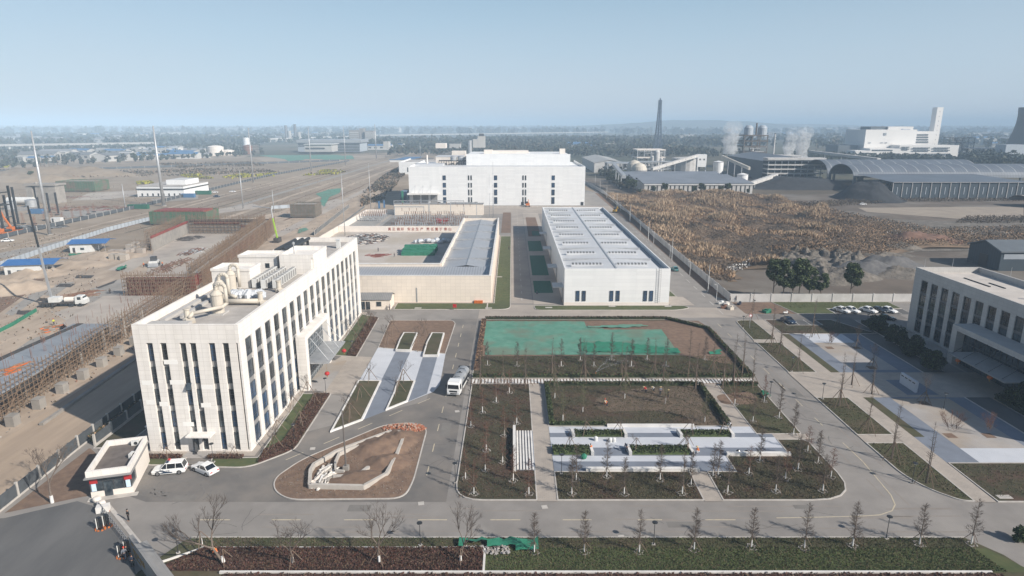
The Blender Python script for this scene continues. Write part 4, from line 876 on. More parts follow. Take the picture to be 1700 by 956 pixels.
# ================================================================ CONSTRUCTION SITE AND FIELDS ON THE LEFT
m_pole = M('scaffold_pole', (.24, .165, .105), (.18, .12, .08), 3, .8)
m_rust = M('rusty_steel', (.22, .10, .06), (.15, .08, .055), 3, .8)
m_form = M('red_formwork', (.30, .065, .048), (.20, .05, .04), .9, .8, .8, .2, 0, brick=(1.8, .9, .03))
m_ply = M('dark_formwork', (.075, .065, .058), (.045, .04, .038), 1.2, .85)
m_conc = M('raw_concrete', (.36, .33, .295), (.28, .26, .235), .5, .9, .8, .1, 0)
m_deck = M('metal_deck', (.32, .345, .375), (.27, .29, .315), .3, .6, .85, .1, wave=('Y', .55), bump=.3)
m_scr = M('green_mesh', (.05, .14, .075), (.10, .15, .10), .7, .8, c3=(.16, .13, .10))
m_block = M('fence_block', (.50, .47, .43), (.42, .40, .37), .8, .85)
m_panel = M('dark_fence_panel', (.085, .095, .105), (.06, .066, .072), .8, .6)
m_hoard = M('grey_hoarding', (.42, .46, .50), (.36, .40, .44), .4, .6, wave=('Y', 3.0))
sheet('site_ground', ats([(0, 500), (230, 405), (560, 330), (640, 300), (600, 400), (330, 520), (240, 660), (90, 780), (0, 850)]), .0, m_sand)
sheet('dirt_road', [(-69.8, 60), (-82, 60), (-84, 118), (-88, 178), (-76, 178), (-70.5, 118)], .012, M('dirt_road', (.44, .34, .25), (.34, .262, .195), .35, .95, .85, .06, 0, stretch=(1, .12, 1, -.05), det=8))
sheet('concrete_ramp', ats([(9, 521), (22, 524), (98, 473), (76, 470)]), .03, m_conc)
sheet('concrete_pad', ats([(150, 497), (185, 470), (330, 505), (240, 536), (120, 538), (90, 520)]), .02, m_slab)
sheet('concrete_track', ats([(150, 480), (205, 462), (220, 467), (180, 500), (120, 505)]), .025, m_conc)
sheet('mud_patch', ats([(0, 470), (40, 455), (75, 462), (70, 470), (0, 520)]), .02, m_soil)
for P_ in ([(128, 457), (158, 457), (152, 462), (126, 462)], [(100, 471), (127, 471), (118, 477), (94, 476)], [(66, 495), (88, 495), (82, 500), (60, 500)], [(160, 478), (196, 464), (190, 470), (165, 479)], [(115, 494), (135, 484), (156, 481), (138, 492), (120, 496)], [(30, 516), (55, 515), (48, 523), (28, 522)]):
    sheet('dark_mat', ats(P_), .05, m_ply)
# far side dirt road strips and vegetation
m_scb = M('scrub_dark', (.055, .05, .036), (.09, .075, .05), .3, .95)
for k, (Q, n) in enumerate([([(-70, 60), (-82, 60), (-88, 178), (-125, 185), (-190, 300), (-215, 300), (-215, 180), (-120, 100)], 3400), ([(-95, 300), (-215, 300), (-215, 600), (-120, 600)], 1500), ([(-235, 250), (-420, 380), (-330, 560), (-240, 560)], 1500)]):
    q_ = sample(Q, n); tag(leaves('site_debris', np.column_stack([q_, rng.uniform(.03, .25, n)]), .28, [m_conc, m_pole, m_ply, m_veg, m_rust], flat=4, pm=[.3, .2, .2, .2, .1]), 'scattered stones boards and litter over the works dirt', 'debris', kind='stuff')
sheet('concrete_lane', [(-175.5, 345), (-171, 345), (-172.5, 1120), (-177, 1120)], .03, m_conc)
random.seed(17)
for k, (x0, x1, y0, y1, wd, m_) in enumerate([(-205, -203, 230, 980, 2.2, m_sand), (-193, -192, 260, 1000, 1.6, m_soil), (-158, -160, 310, 900, 3.5, m_sand), (-148, -151, 320, 820, 1.4, m_soil), (-135, -140, 330, 760, 4, m_sand), (-122, -128, 340, 700, 1.6, m_soil), (-183, -184, 300, 1050, 1.2, m_veg), (-212, -212, 210, 700, 2.5, m_sand)]):
    pts = [(x0 + (x1 - x0) * i / 24 + random.uniform(-.8, .8), y0 + (y1 - y0) * i / 24) for i in range(25)]; sheet('dirt_track', [(a - wd * random.uniform(.3, .7), b) for a, b in pts] + [(a + wd * random.uniform(.3, .7), b) for a, b in pts[::-1]], .004 + k * .001, m_)
for k, P_ in enumerate([[(60, 488), (100, 470), (125, 468), (90, 492)], [(180, 448), (240, 420), (262, 424), (215, 452)], [(0, 600), (50, 565), (75, 555), (88, 560), (30, 595), (0, 625)], [(215, 520), (250, 500), (275, 503), (240, 525)], [(95, 352), (180, 345), (200, 352), (110, 362)], [(330, 352), (420, 338), (440, 344), (350, 356)], [(10, 345), (60, 340), (70, 347), (12, 352)], [(500, 345), (560, 330), (575, 334), (520, 350)]]): sheet('pale_slab', ats(P_), .034 + k * .001, (m_conc, m_slab)[k % 2])
sheet('concrete_lane', ats([(450, 392), (470, 392), (640, 300), (632, 300)]), .03, m_slab)
for P_ in ([(250, 330), (330, 322), (330, 330), (262, 336)], [(0, 420), (140, 392), (130, 402), (0, 430)]): sheet('pale_track', ats(P_), .012, m_conc)
net('dust_net', 'ragged green net laid over dirt left of the far substation', ats([(524, 322), (545, 315), (568, 312), (566, 320), (548, 328), (540, 343), (530, 338), (535, 328)]), .1, m_net, .2)
for k, P_ in enumerate([[(430, 258), (560, 257), (588, 261), (560, 264), (470, 264)], [(522, 260), (586, 258), (590, 264), (540, 266)], [(470, 262), (512, 260), (505, 266), (480, 268)]]):
    net('dust_net', 'flat green net far off in the brown field, %s from the left' % nth(k, 'first'), ats(P_), .15 + k * .1, m_net, .1)
net('dust_net', 'small green net beside the corner of the far site fence', ats([(497, 380), (510, 378), (514, 382), (494, 389)]), .1, m_net, .2)
for P_ in ([(500, 292), (540, 282), (580, 283), (560, 290)], [(228, 303), (252, 302), (256, 305), (230, 306)], [(425, 290), (462, 287), (460, 293), (428, 295)], [(300, 291), (330, 289), (360, 297), (318, 297)], [(0, 274), (16, 273), (15, 278), (0, 278)], [(370, 294), (410, 288), (425, 293), (380, 298)]):
    q_ = sample(ats(P_), 900); q_ = q_[np.sin(q_[:, 0] * .11) * np.sin(q_[:, 1] * .09) + rng.normal(size=900) * .4 > -.1]; tag(leaves('rapeseed', np.column_stack([q_, rng.uniform(.2, .9, len(q_))]), 1.0, [m_rape, m_rape, m_veg], flat=2), 'yellow flowering rapeseed in the brown left fields', 'crop', kind='stuff')
for P_ in ([(90, 288), (230, 283), (420, 280), (470, 287), (300, 292), (110, 296)], [(260, 272), (420, 270), (440, 275), (300, 279)], [(0, 284), (60, 281), (140, 282), (60, 291), (0, 292)], [(640, 290), (670, 275), (680, 282), (640, 330), (600, 345), (600, 325)]):
    q_ = sample(ats(P_), 3600); q_ = q_[np.sin(q_[:, 0] * .06 + 1) * np.sin(q_[:, 1] * .05) + rng.normal(size=3600) * .45 > -.25]; tag(leaves('scrub', np.column_stack([q_, rng.uniform(.1, 1.8, len(q_))]), .95, [m_scb, m_scb, m_veg, m_pole]), 'dark scrub patches in the brown left fields', 'scrub', kind='stuff')

def fence_run(name, label, pts, step, h, post, panel, cat='fence', pw=.3, gap=.25, zo=0, rails=None):
    T = TH(name, label, cat, (pts[0][0], pts[0][1], 0)); po = T.mb(); pa = T.mb(); first = True; np_ = 0; more = T.mb(); extra = 0
    for i in range(len(pts) - 1):
        a, b = Vector(pts[i]), Vector(pts[i + 1]); n = max(1, round((b - a).length / step)); an = math.atan2((b - a).y, (b - a).x)
        for j in range(n + 1):
            p = a.lerp(b, j / n)
            if j or i == 0:
                np_ += 1
                if np_ <= 60:
                    q = T.mb(); q.obox(p.x, p.y, h / 2 + .05, pw, pw, h + (.12 if cat == 'wall' else .3), an); T.part(q, 'post', post)
                else: more.obox(p.x, p.y, h / 2 + .05, pw, pw, h + .3, an); extra = 1
            if j < n:
                c = a.lerp(b, (j + .5) / n); pa.obox(c.x, c.y, gap + (h - gap) / 2, (b - a).length / n - pw, .08, h - gap, an)
                if rails: pa.obox(c.x, c.y, gap / 2, (b - a).length / n - pw, .22, gap, an, 1)
    T.part(pa, 'panel', [panel, rails] if rails else panel)
    if extra: tag(T.part(more, 'far_post', post), kind='stuff')
    return T
fence_run('boundary_fence', 'dark panel fence with pale concrete posts between the dirt road and the gatehouse', [(-67.6, 56), (-68.1, 73.9), (-68.9, 92), (-69.2, 112), (-70.5, 172)], 4.3, 2.1, m_block, m_panel, gap=.3, rails=m_kerb)
fence_run('boundary_fence', 'shorter inner fence of grey posts and dark rails left of the office', [(-66.9, 93), (-66.8, 168)], 4.3, 1.8, m_block, m_panel, gap=.3, rails=m_kerb)
fence_run('boundary_fence', 'dark slatted fence with posts running away behind the office to the far field', [(-91.5, 293), (-100.5, 394)], 3, 2.2, m_block, m_panel)
fence_run('boundary_fence', 'low grey fence along the slope beside the substation yard', [(-84.5, 290), (-91, 394)], 3, 1.4, m_block, m_panel, pw=.25)
fence_run('boundary_fence', 'long low fence of pale posts and dark panels crossing the far left field', [(-226, 230), (-230, 300), (-229, 376), (-233, 480), (-240, 640), (-225, 900)], 6.5, 2.2, m_block, m_panel, gap=.4)
fence_run('boundary_fence', 'post fence bounding the brown field in front of the far village', [(-620, 640), (-420, 770), (-240, 905)], 14, 2.5, m_block, m_panel)
fence_run('site_hoarding', 'pale grey sheet hoarding running behind the blue roofed sheds', ats([(0, 444), (100, 410), (180, 384), (250, 366)]), 3, 2.0, m_hoard, m_hoard, pw=.1, gap=0)
fence_run('site_hoarding', 'white sheet hoarding near the scaffolded block behind the far corner of the pit', ats([(452, 347), (482, 345)]), 3, 2.0, m_hoard, m_hoard, pw=.1, gap=0)

def scaffold(name, label, a, b, h, dep=1.6, bay=1.7, lift=1.7, z0=0, r=.065, group=None, brace=True, over=1.2, mat=None):
    mat = mat or m_pole
    a = Vector(a); b = Vector(b); T = TH(name, label, 'scaffold', (a.x, a.y, z0), group); d = (b - a).normalized(); nrm = Vector((-d.y, d.x)) * dep; n = max(1, round((b - a).length / bay)); k = max(1, round(h / lift))
    o = T.mb()
    for i in range(n + 1):
        for s_ in (0, 1):
            p = a.lerp(b, i / n) + nrm * s_; t = over * random.uniform(.3, 1.3)
            o.tube((p.x, p.y, z0), (p.x + random.uniform(-.05, .05), p.y, z0 + h + t), r, r, 4, caps=False)
        if i % 2 == 0: 
            for j in range(1, k + 1): p = a.lerp(b, i / n); q = p + nrm; o.tube((p.x, p.y, z0 + h * j / k), (q.x, q.y, z0 + h * j / k), r * .8, r * .8, 3, caps=False)
    T.part(o, 'standards', mat); o = T.mb()
    for j in range(1, k + 1):
        for s_ in (0, 1):
            p, q = a + nrm * s_, b + nrm * s_; o.tube((p.x, p.y, z0 + h * j / k), (q.x, q.y, z0 + h * j / k), r, r, 4, caps=False)
    T.part(o, 'rails', mat)
    if brace:
        o = T.mb(); i = 0
        while i < n:
            e = min(n, i + k); p = a.lerp(b, i / n); q = a.lerp(b, e / n)
            o.tube((p.x, p.y, z0), (q.x, q.y, z0 + h), r, r, 4, caps=False); o.tube((q.x, q.y, z0), (p.x, p.y, z0 + h), r, r, 4, caps=False); i += k + 1
        T.part(o, 'braces', mat)
    return T
# deck on piers ---------------------------------------------------------------
T = TH('building_deck', 'raised bluish metal floor deck of an unfinished building on dark formwork', 'building', (-88, 80, 0))
dk = [(-86.3, 76), (-89, 112), (-93.4, 142), (-102.2, 142), (-100.4, 118), (-99.5, 76)]
o = T.mb(); o.prism(dk, 4.75, 5.0); T.part(o, 'floor_deck', m_deck)
o = T.mb(); o.prism(inset(dk, .5), 3.0, 4.75); T.part(o, 'formwork', m_ply); o = T.mb(); o.prism(inset(dk, 3.2), 0, 3.0); T.part(o, 'underdeck_shade', m_ply)  # dark backdrop block added to stand in for the shaded space under the deck
o = T.mb(); dk2 = [(-93.6, 143), (-98, 178), (-118, 178), (-112, 152), (-102.5, 143)]; o.prism(dk2, 1.7, 2.0); T.part(o, 'concrete_floor', m_slab)
o = T.mb(); o.prism(inset(dk2, .4), 0, 1.7); T.part(o, 'dark_formwork', m_ply)
o = T.mb(); e = [(-100.2, 78), (-102.6, 141)]; o.obox(-101.6, 110, 2.55, 1.4, 64, 5.1, -.035, 0); T.part(o, 'edge_wall', m_ply)
for i in range(9):
    y = 84 + i * 9; x = -87.3 - max(0, y - 84) * .07
    o = T.mb(); o.box(x - 2.4, y - .3, 0, x - 1.8, y + .3, 4.74); T.part(o, 'column', m_conc)
o = T.mb(); random.seed(5)
for i in range(150):
    y = random.uniform(84, 176); x = -88.6 - (y - 84) * .085 - random.choice([0.2, 3.5, 7]) - random.random() * .3
    o.tube((x, y, 4.6), (x, y, 5 + random.uniform(1, 2.4)), .035, .035, 3)
T.part(o, 'starter_bars', m_rust)
scaffold('timber_scaffold', 'long brown pole scaffold along the road side of the unfinished deck', (-85.2, 76), (-92.6, 146), 5.6, 1.5, 1.2, 1.0, r=.06)
scaffold('timber_scaffold', 'brown pole scaffold continuing beside the concrete floor left of the office', (-92.8, 147), (-97.2, 186), 5.6, 1.5, 1.3, 1.1, r=.06)
scaffold('timber_scaffold', 'second inner row of poles beneath the unfinished deck', (-87.6, 78), (-93.5, 140), 4.6, 1.2, 1.6, 1.3, r=.05, over=.1)
for i in range(12):
    y = 79.5 + i * 6.9; x = -84.3 - (y - 84) * .07
    tag(MB((x, y, 0)).box(x - .75, y - .8, 0, x + .75, y + .8, 1.85).box(x - .8, y - .85, 1.85, x + .8, y + .85, 1.95).build('concrete_pier', m_conc), 'pale concrete pier block beside the pole scaffold, %s from the camera' % nth(i, 'first'), 'pier', 'pier blocks along the dirt road')
mb = MB(); mb.prism([(-80.2, 100), (-80.9, 100), (-85, 172), (-84.3, 172)], 0, .5); tag(mb.build('low_kerb_wall', m_conc), 'low broken concrete kerb wall in front of the pier blocks', 'wall')
# the walled pit ---------------------------------------------------------------
nl, nr, fr, fl, ml = (-115.6, 186), (-95.5, 187), (-114, 300), (-153, 300), (-146.5, 256)
T = TH('basin_building', 'huge open concrete basin under construction with red formwork walls', 'building', (-120, 186, 0))
def wallseg(o, a, b, z0, z1, t=.5, m=0):
    a = Vector(a); b = Vector(b); c = (a + b) / 2; o.obox(c.x, c.y, (z0 + z1) / 2, (b - a).length, t, z1 - z0, math.atan2((b - a).y, (b - a).x), m)
o = T.mb(); wallseg(o, nl, nr, 0, 5.5, .6); T.part(o, 'near_wall', m_form)
o = T.mb(); wallseg(o, (-95.6, 187.4), fr, 2.6, 5.9, .7); T.part(o, 'right_wall', m_form)
o = T.mb(); wallseg(o, (-95.9, 187.4), (-114.3, 299.6), 0, 2.6, .9); wallseg(o, (-96.6, 190), (-114.9, 299), 5.9, 6.2, 1.6); T.part(o, 'wall_footing', m_conc)
o = T.mb(); wallseg(o, (-114.6, 300.4), fl, 0, 5.0, .6); wallseg(o, (-153.2, 299.6), ml, 0, 5.0, .6); T.part(o, 'far_wall', m_conc)
o = T.mb(); wallseg(o, (-114.6, 300), (-152.6, 300), 5.0, 6.6, .5); T.part(o, 'dark_panel', m_ply); o = T.mb(); wallseg(o, (-152.8, 299.2), ml, 5.02, 6.0, .55); wallseg(o, (-116, 299.5), (-128, 299.5), 2.0, 4.0, .3); wallseg(o, (-128.5, 299.4), (-150, 299.4), 4.3, 5.4, .3); T.part(o, 'red_panel', m_form)
T.part(T.mb().sheet([(-116, 186.5), (-96, 187.5), (-114.5, 299.5), (-152.5, 299.5), (-146, 256), (-124, 210)], .08), 'floor', m_slab)
scaffold('steel_scaffold', 'brown scaffold with rails along the top of the right basin wall', (-97.2, 189), (-115.5, 297), 8.2, 1.3, 1.1, 1.1, r=.09, mat=m_pole)
scaffold('steel_scaffold', 'thin scaffold on the outer face of the right basin wall', (-93.6, 188), (-112, 300), 7.2, 1.0, 1.3, 1.2, r=.08)
scaffold('steel_scaffold', 'scaffold in front of the near red basin wall', (-116, 184.2), (-94.5, 185), 6.4, 1.2, 1.1, 1.1, r=.08)
scaffold('steel_scaffold', 'tall scaffold along the far wall of the basin', (-115.5, 297.6), (-151, 297.6), 8.0, 1.3, 1.7, 1.3, r=.08, mat=m_pole)
scaffold('steel_scaffold', 'scaffold climbing along the left wall of the basin', (-146.6, 255), (-153.5, 298), 8.0, 1.6, 1.4, 1.2, r=.08, mat=m_pole)
scaffold('steel_scaffold', 'small brown scaffold tower outside the left end of the basin', (-152, 252), (-147, 252), 4.6, 2.2, 1.5, 1.5, r=.045)
mb = MB(); mb.box(-127, 243, 0, -126, 244, .2)
def heap(name, label, c, r, h, n, mats, cat='pile', ang=0, size=(.6, 2.6)):
    o = MB((c[0], c[1], 0))
    for i in range(n):
        a = random.uniform(0, 6.28); q = math.sqrt(random.random()); x = c[0] + r[0] * q * math.cos(a); y = c[1] + r[1] * q * math.sin(a); z = h * (1 - q) * random.random() + .08
        o.obox(x, y, z, random.uniform(*size), random.uniform(.08, .3), random.uniform(.06, .25), ang + random.uniform(-.5, .5), random.randrange(len(mats)), random.uniform(-.2, .2))
    return tag(o.build(name, mats), label, cat)
heap('material_pile', 'dark pile of rods and boards on the basin floor', at(320, 418), (3.5, 9), 1.2, 160, [m_rust, m_ply, m_steel], ang=1.2)
heap('material_pile', 'small dark heap on the basin floor near the far wall', at(315, 396), (5, 7), .3, 90, [m_ply, m_ply], ang=.2, size=(1, 4))
heap('rebar_bundle', 'long bundles of brown bars laid along the near floor of the basin', at(285, 442), (3.5, 14), .3, 120, [m_rust, m_pole], ang=1.95, size=(3, 8))
heap('material_pile', 'scattered boards and orange bars on dirt beside the deck', at(95, 545), (4, 3.4), .3, 60, [m_orange, m_pole, m_conc], ang=.7)
heap('material_pile', 'flat brown boards stacked on the dirt left of the near basin wall', at(135, 490), (4, 6), .25, 50, [m_rust, m_pole], ang=.9, size=(2, 6))
heap('material_pile', 'orange barrows and boards on the unfinished floor', at(170, 527), (3, 1.6), .6, 26, [m_orange, m_ply, m_acw], ang=.3, size=(.8, 1.8))
heap('scrap_heap', 'large heap of brown and grey scrap at the back left of the courtyard', at(606, 397), (10, 15), 2.4, 800, [m_rust, m_dark, m_steel, m_creamp, m_ply], ang=.3)
heap('scrap_heap', 'thin trail of red metal scrap on the courtyard floor', at(628, 425), (3.4, 3), .2, 26, [m_form, m_rust], ang=.2, size=(2, 5))
heap('material_pile', 'orange bars and panels lying on the bluish deck', (-94.5, 113), (1.6, 4), .3, 22, [m_orange, m_pole], ang=1.1, size=(1.5, 3.5)).location.z = 5
heap('brick_heap', 'heap of broken orange bricks at the top of the soil island', at(672, 712), (3.6, 1.7), .7, 420, [M('brick_orange', (.42, .18, .10), rough=.9), M('brick_pale', (.45, .33, .26), rough=.9), M('brick_red', (.38, .13, .07), rough=.9)], 'brick heap', size=(.16, .34)).location.z = .1
# pallet blocks
random.seed(11)
for i in range(13):
    px = 190 + (i % 7) * 9.2; py = [430, 430, 431, 421, 417, 421, 414][i % 7] - (i // 7) * 7
    x, y = at(px, py); tag(MB((x, y, 0)).box(x - 1.2, y - 1.2, 0, x + 1.2, y + 1.2, 2.1).build('block_stack', m_slab), 'pale square stack of concrete blocks outside the basin, %s from the left' % nth(i, 'first'), 'blocks', 'block stacks by the basin')
# scaffolded boxes
def meshbox(label, x0, y0, x1, y1, h, mat, pol=m_pole):
    T = TH('scaffolded_block', label, 'building', (x0, y0, 0)); o = T.mb(); o.box(x0 + .8, y0 + .8, 0, x1 - .8, y1 - .8, h - .8); T.part(o, 'core', m_conc); o = T.mb()
    o.box(x0, y0 - .05, .8, x1, y0, h); o.box(x0, y1, .8, x1, y1 + .05, h); o.box(x0 - .05, y0, .8, x0, y1, h); o.box(x1, y0, .8, x1 + .05, y1, h); T.part(o, 'mesh_screen', mat); o = T.mb()
    for i in range(int((x1 - x0) / 2) + 1):
        x = x0 + i * 2; o.tube((x, y0 - .15, 0), (x, y0 - .15, h + 1), .06, .06, 4)
    for i in range(int((y1 - y0) / 2) + 1): o.tube((x1 + .15, y0 + i * 2, 0), (x1 + .15, y0 + i * 2, h + 1), .06, .06, 4)
    for z in np.arange(1.5, h + .6, 1.8): o.tube((x0, y0 - .17, z), (x1, y0 - .17, z), .06, .06, 4); o.tube((x1 + .17, y0, z), (x1 + .17, y1, z), .06, .06, 4)
    T.part(o, 'scaffold_poles', pol); o = T.mb(); o.box(x0 + .2, y0 + .2, h - .78, x1 - .2, y1 - .2, h - .7); T.part(o, 'floor', m_conc); return T
x, y = at(484, 362); meshbox('square block wrapped in grey mesh scaffolding behind the basin', x, y, x + 13.5, y + 12, 7.6, M('grey_mesh', (.19, .165, .14), (.13, .125, .10), .6, .85))
x, y = at(251, 374); T = meshbox('green netted block with red formwork on top behind the basin', x, y, x + 29, y + 14, 7.0, m_scr); o = T.mb(); o.box(x + 2, y + 1, 6.3, x + 27, y + 12, 7.4); T.part(o, 'red_formwork', m_form)
x, y = at(96, 319); meshbox('long low block in green netting out in the left field', x, y, x + 29, y + 18, 8.2, m_scr)
# green silt fence
pts = ats([(0, 552), (22, 541), (40, 530), (62, 517)]); T = TH('silt_fence', 'ragged low green net fence on stakes beside the dirt works', 'fence', (pts[0][0], pts[0][1], 0)); o = T.mb()
for i in range(len(pts) - 1): wallseg(o, pts[i], pts[i + 1], 0, .95, .15)
T.part(o, 'net', m_netb); o = T.mb()
for i in range(len(pts) - 1):
    for j in range(4): p = Vector(pts[i]).lerp(Vector(pts[i + 1]), j / 4); o.tube((p.x, p.y, 0), (p.x, p.y, 1.3), .05, .05, 4)
T.part(o, 'stake', m_pole)
net('dust_net', 'small green net bundle on the dirt left of the basin', ats([(195, 446), (212, 442), (211, 449), (196, 451)]), .3, m_netb, 1.2)
net('dust_net', 'green net heap on the dirt beneath the far blue shed', ats([(114, 423), (138, 421), (134, 425), (116, 425)]), .2, m_netb, .6)
# blue sheds
def shed(label, x0, y0, L, D, h, roofm, wallm, name='site_shed', door=True, rz=0, open_=0):
    t = thing(name, label, 'shed', (x0, y0, 0), rz); o = MB(); o.box(0, 0, 0, L - open_, D, h); o.add([(0, 0, h), (0, D, h), (0, D / 2, h + .9)], [(0, 2, 1)]); o.build('wall', wallm, t); o = MB()
    for a, b in ((-.7, D / 2), (D + .7, D / 2)): o.add([(-.7, a, h - .1), (L + .7, a, h - .1), (L + .7, b, h + 1.0), (-.7, b, h + 1.0), (-.7, a, h), (L + .7, a, h), (L + .7, b, h + 1.12), (-.7, b, h + 1.12)], [(0, 1, 2, 3), (4, 5, 6, 7), (0, 1, 5, 4), (1, 2, 6, 5), (3, 0, 4, 7)])
    o.build('roof', roofm, t); o = MB(); o.box(1.0, -.05, .1, 1.9, 0, 2.1); o.build('door', m_frame, t); o = MB(); o.box(3.8, -.05, 1.1, 5.2, 0, 2); o.build('window', m_glass, t)
    if open_:
        for x in (L - .2, L - open_ / 2):
            o = MB(); o.tube((x, .2, 0), (x, .2, h), .08, .08, 5); o.build('post', m_steel, t)
    return t
x, y = at(10, 459); shed('blue roofed white site shed nearest the left edge', x, y, 15, 9, 3.9, m_blue, m_acw, rz=.18, open_=4)
x, y = at(118, 420); shed('blue roofed site shed farther right in front of the grey hoarding', x, y, 13, 9, 3.7, m_blue, m_acw, rz=.18, open_=5)
# monopoles
def monopole(label, px, py, h, r=.75):
    x, y = at(px, py); T = TH('steel_pole', label, 'pole', (x, y, 0)); o = T.mb(); o.tube((x, y, .4), (x, y, h), r, r * .42, 14); T.part(o, 'shaft', m_steel, smooth=True); o = T.mb()
    o.tube((x, y, 0), (x, y, .5), r * 1.6, r * 1.6, 12); T.part(o, 'base', m_conc); o = T.mb()
    for i in range(1, 6): z = h * i / 6; rr = r * (1 - .58 * i / 6); o.tube((x, y, z), (x, y, z + .25), rr + .09, rr + .09, 14)
    T.part(o, 'flange', m_steel)
for a in [('tall tapering grey steel pole nearest the left edge of the picture', 84, 390, 47, .75), ('tallest thick grey steel pole, in front of the low white building', 273, 342, 49, 1.05), ('tall grey steel pole beside the far storage tanks', 422, 303, 47, .7), ('tall grey steel pole in front of the long striped shed, left one', 518, 284, 47, .65),
          ('tall grey steel pole in front of the long striped shed, right one', 575, 274, 48, .6), ('tall grey steel pole where the far lane meets the horizon', 626, 263, 50, .9), ('short thin steel pole by the far fence', 210, 350, 16, .35), ('thin grey pole right of the green netted block', 405, 346, 23, .35),
          ('slim grey pole standing on the yard corner', 574, 392, 30, .18), ('slim grey pole in the scrub left of the substation', 617, 350, 28, .2), ('slim grey pole beyond the white factory left wing', 699, 263, 24, .4), ('short steel pole with braces left of the scaffolded block', 456, 352, 13, .25),
          ('thin lightning mast in front of the white factory, left one', 814, 385, 27, .13), ('thin lightning mast in front of the white factory, right one', 820, 385, 33, .16)]: monopole(*a)
# low white building with roof storey
T = TH('low_white_building', 'low white building with grey roof and raised middle storey in the left field', 'building', (-264, 452, 0))
o = T.mb(); o.box(-265, 454, 0, -232, 492, 7.4); o.box(-250, 466, 7.4, -236, 486, 11); T.part(o, 'wall', m_white); o = T.mb(); o.box(-265.5, 453.5, 5.2, -231.5, 453.9, 5.9); o.box(-232, 453.9, 5.2, -231.6, 492, 5.9); T.part(o, 'window_band', m_glass); o = T.mb(); o.box(-265.2, 453.8, 7.4, -231.8, 492.2, 7.6); T.part(o, 'roof', m_gravel)
o = T.mb(); o.box(-264, 453.9, .2, -231.8, 454, .6); T.part(o, 'plinth', m_dark)
for i in range(8): window_unit(T, 'window', 'y', -262 + i * 3.8, -261 + i * 3.8, .8, 2.6, 453.96, m_glass, 1, 1, -1)
# silo tower, tanks
T = TH('concrete_silo', 'twin pale concrete silo tower with a flat cap near the left edge', 'silo', at(70, 338) + (0,)); x, y = at(48, 338)
o = T.mb(); o.box(x, y, 0, x + 4, y + 9, 11); o.box(x + 6, y, 0, x + 19, y + 9, 11.5); T.part(o, 'shaft', m_conc); o = T.mb(); o.box(x - .8, y - .8, 11.5, x + 19.8, y + 10, 12.6); o.blob((x + 6, y + 2, 13), (1, 1, .9)); T.part(o, 'cap', m_conc); o = T.mb(); o.box(x + 4, y + 3, 1, x + 6, y + 6, 11); T.part(o, 'recess', m_dark)
def tank(label, px, py, r, h, mat=None, name='storage_tank', horiz=0):
    x, y = at(px, py); T = TH(name, label, 'tank', (x, y, 0)); o = T.mb()
    if horiz: o.tube((x - horiz / 2, y, r + .6), (x + horiz / 2, y, r + .6), r, r, 20); T.part(o, 'tank_body', mat or m_steel); o = T.mb(); o.box(x - horiz / 3, y - r * .7, 0, x - horiz / 3 + .6, y + r * .7, .9); o.box(x + horiz / 3, y - r * .7, 0, x + horiz / 3 + .6, y + r * .7, .9); T.part(o, 'saddle', m_conc); return T
    o.lathe([(0, 0), (r, 0), (r, h), (r * .6, h + r * .14), (0, h + r * .2)], (x, y, 0), 24); T.part(o, 'tank_body', mat or m_steel); o = T.mb()
    for i in range(3): z = h * (i + 1) / 3; o.lathe([(r, z - .12), (r + .12, z - .12), (r + .12, z + .05), (r, z + .05)], (x, y, 0), 24)
    T.part(o, 'band', m_steel); return T
tank('white horizontal cylinder tank in front of the concrete silo', 37, 340, 2.2, 0, m_acw, horiz=16); tank('squat grey round tank in front of the concrete silo', 54, 343, 3.2, 4.2); tank('squat grey round tank at the left edge', 19, 347, 3.2, 4.4)
for a in [('large pale round storage tank in the far left field', 360, 258, 12.5, 14, m_creamp), ('low pale round storage tank right of the large one', 380, 257, 10, 7, m_creamp), ('short white elevated tank behind the storage tanks', 411, 247, 6.5, 22, m_white), ('dark round tank among the far storage tanks', 413, 256, 8, 14, m_rust), ('wide dark low tank among the far storage tanks', 420, 254, 12, 13, M('dark_tank', (.10, .09, .08), rough=.8))]: tank(*a)
# black steel columns of the new frame
T = TH('column_frame', 'bare black steel columns and beams of a frame rising at the left edge', 'building', at(20, 388) + (0,))
for px, py, h in [(8, 388, 24), (27, 379, 21), (17, 377, 16), (32, 372, 19), (-3, 384, 26), (67, 353, 9), (84, 353, 11.5), (98, 354, 12)]:
    x, y = at(px, py); o = T.mb(); o.obox(x, y, h / 2, .8, .8, h, .1); T.part(o, 'column', m_dark)
o = T.mb(); a = at(-3, 384); b = at(27, 379); c = at(17, 377)
for z in (6, 12, 18): o.tube((a[0], a[1], z), (b[0], b[1], z), .35, .35, 4)
o.tube((a[0], a[1], 12), (c[0], c[1], 12), .35, .35, 4); T.part(o, 'beam', m_dark)
for k in range(12):
    x, y = at([58, 75, 88, 105, 122, 136, 148, 60, 40, 112, 157, 96][k], [372, 366, 369, 364, 364, 360, 356, 376, 372, 350, 352, 357][k]); T2 = TH('rebar_cage', 'dark rebar column cage in the left works yard, %s in order' % nth(k, 'first'), 'rebar', (x, y, 0), 'rebar cages in the left works yard'); o = T2.mb()
    for d in ((-.4, -.4), (.4, -.4), (.4, .4), (-.4, .4), (0, .4), (0, -.4)): o.tube((x + d[0], y + d[1], 0), (x + d[0], y + d[1], 4 + k % 3), .05, .05, 3)
    T2.part(o, 'bars', m_rust); o = T2.mb(); o.box(x - .8, y - .8, 0, x + .8, y + .8, .5); T2.part(o, 'footing', m_dark)
heap('steel_stock', 'low dark stock of steel sections lying in the left works yard', at(50, 377), (16, 6), .8, 150, [m_dark, m_dark, m_steel], ang=.2, size=(4, 10))
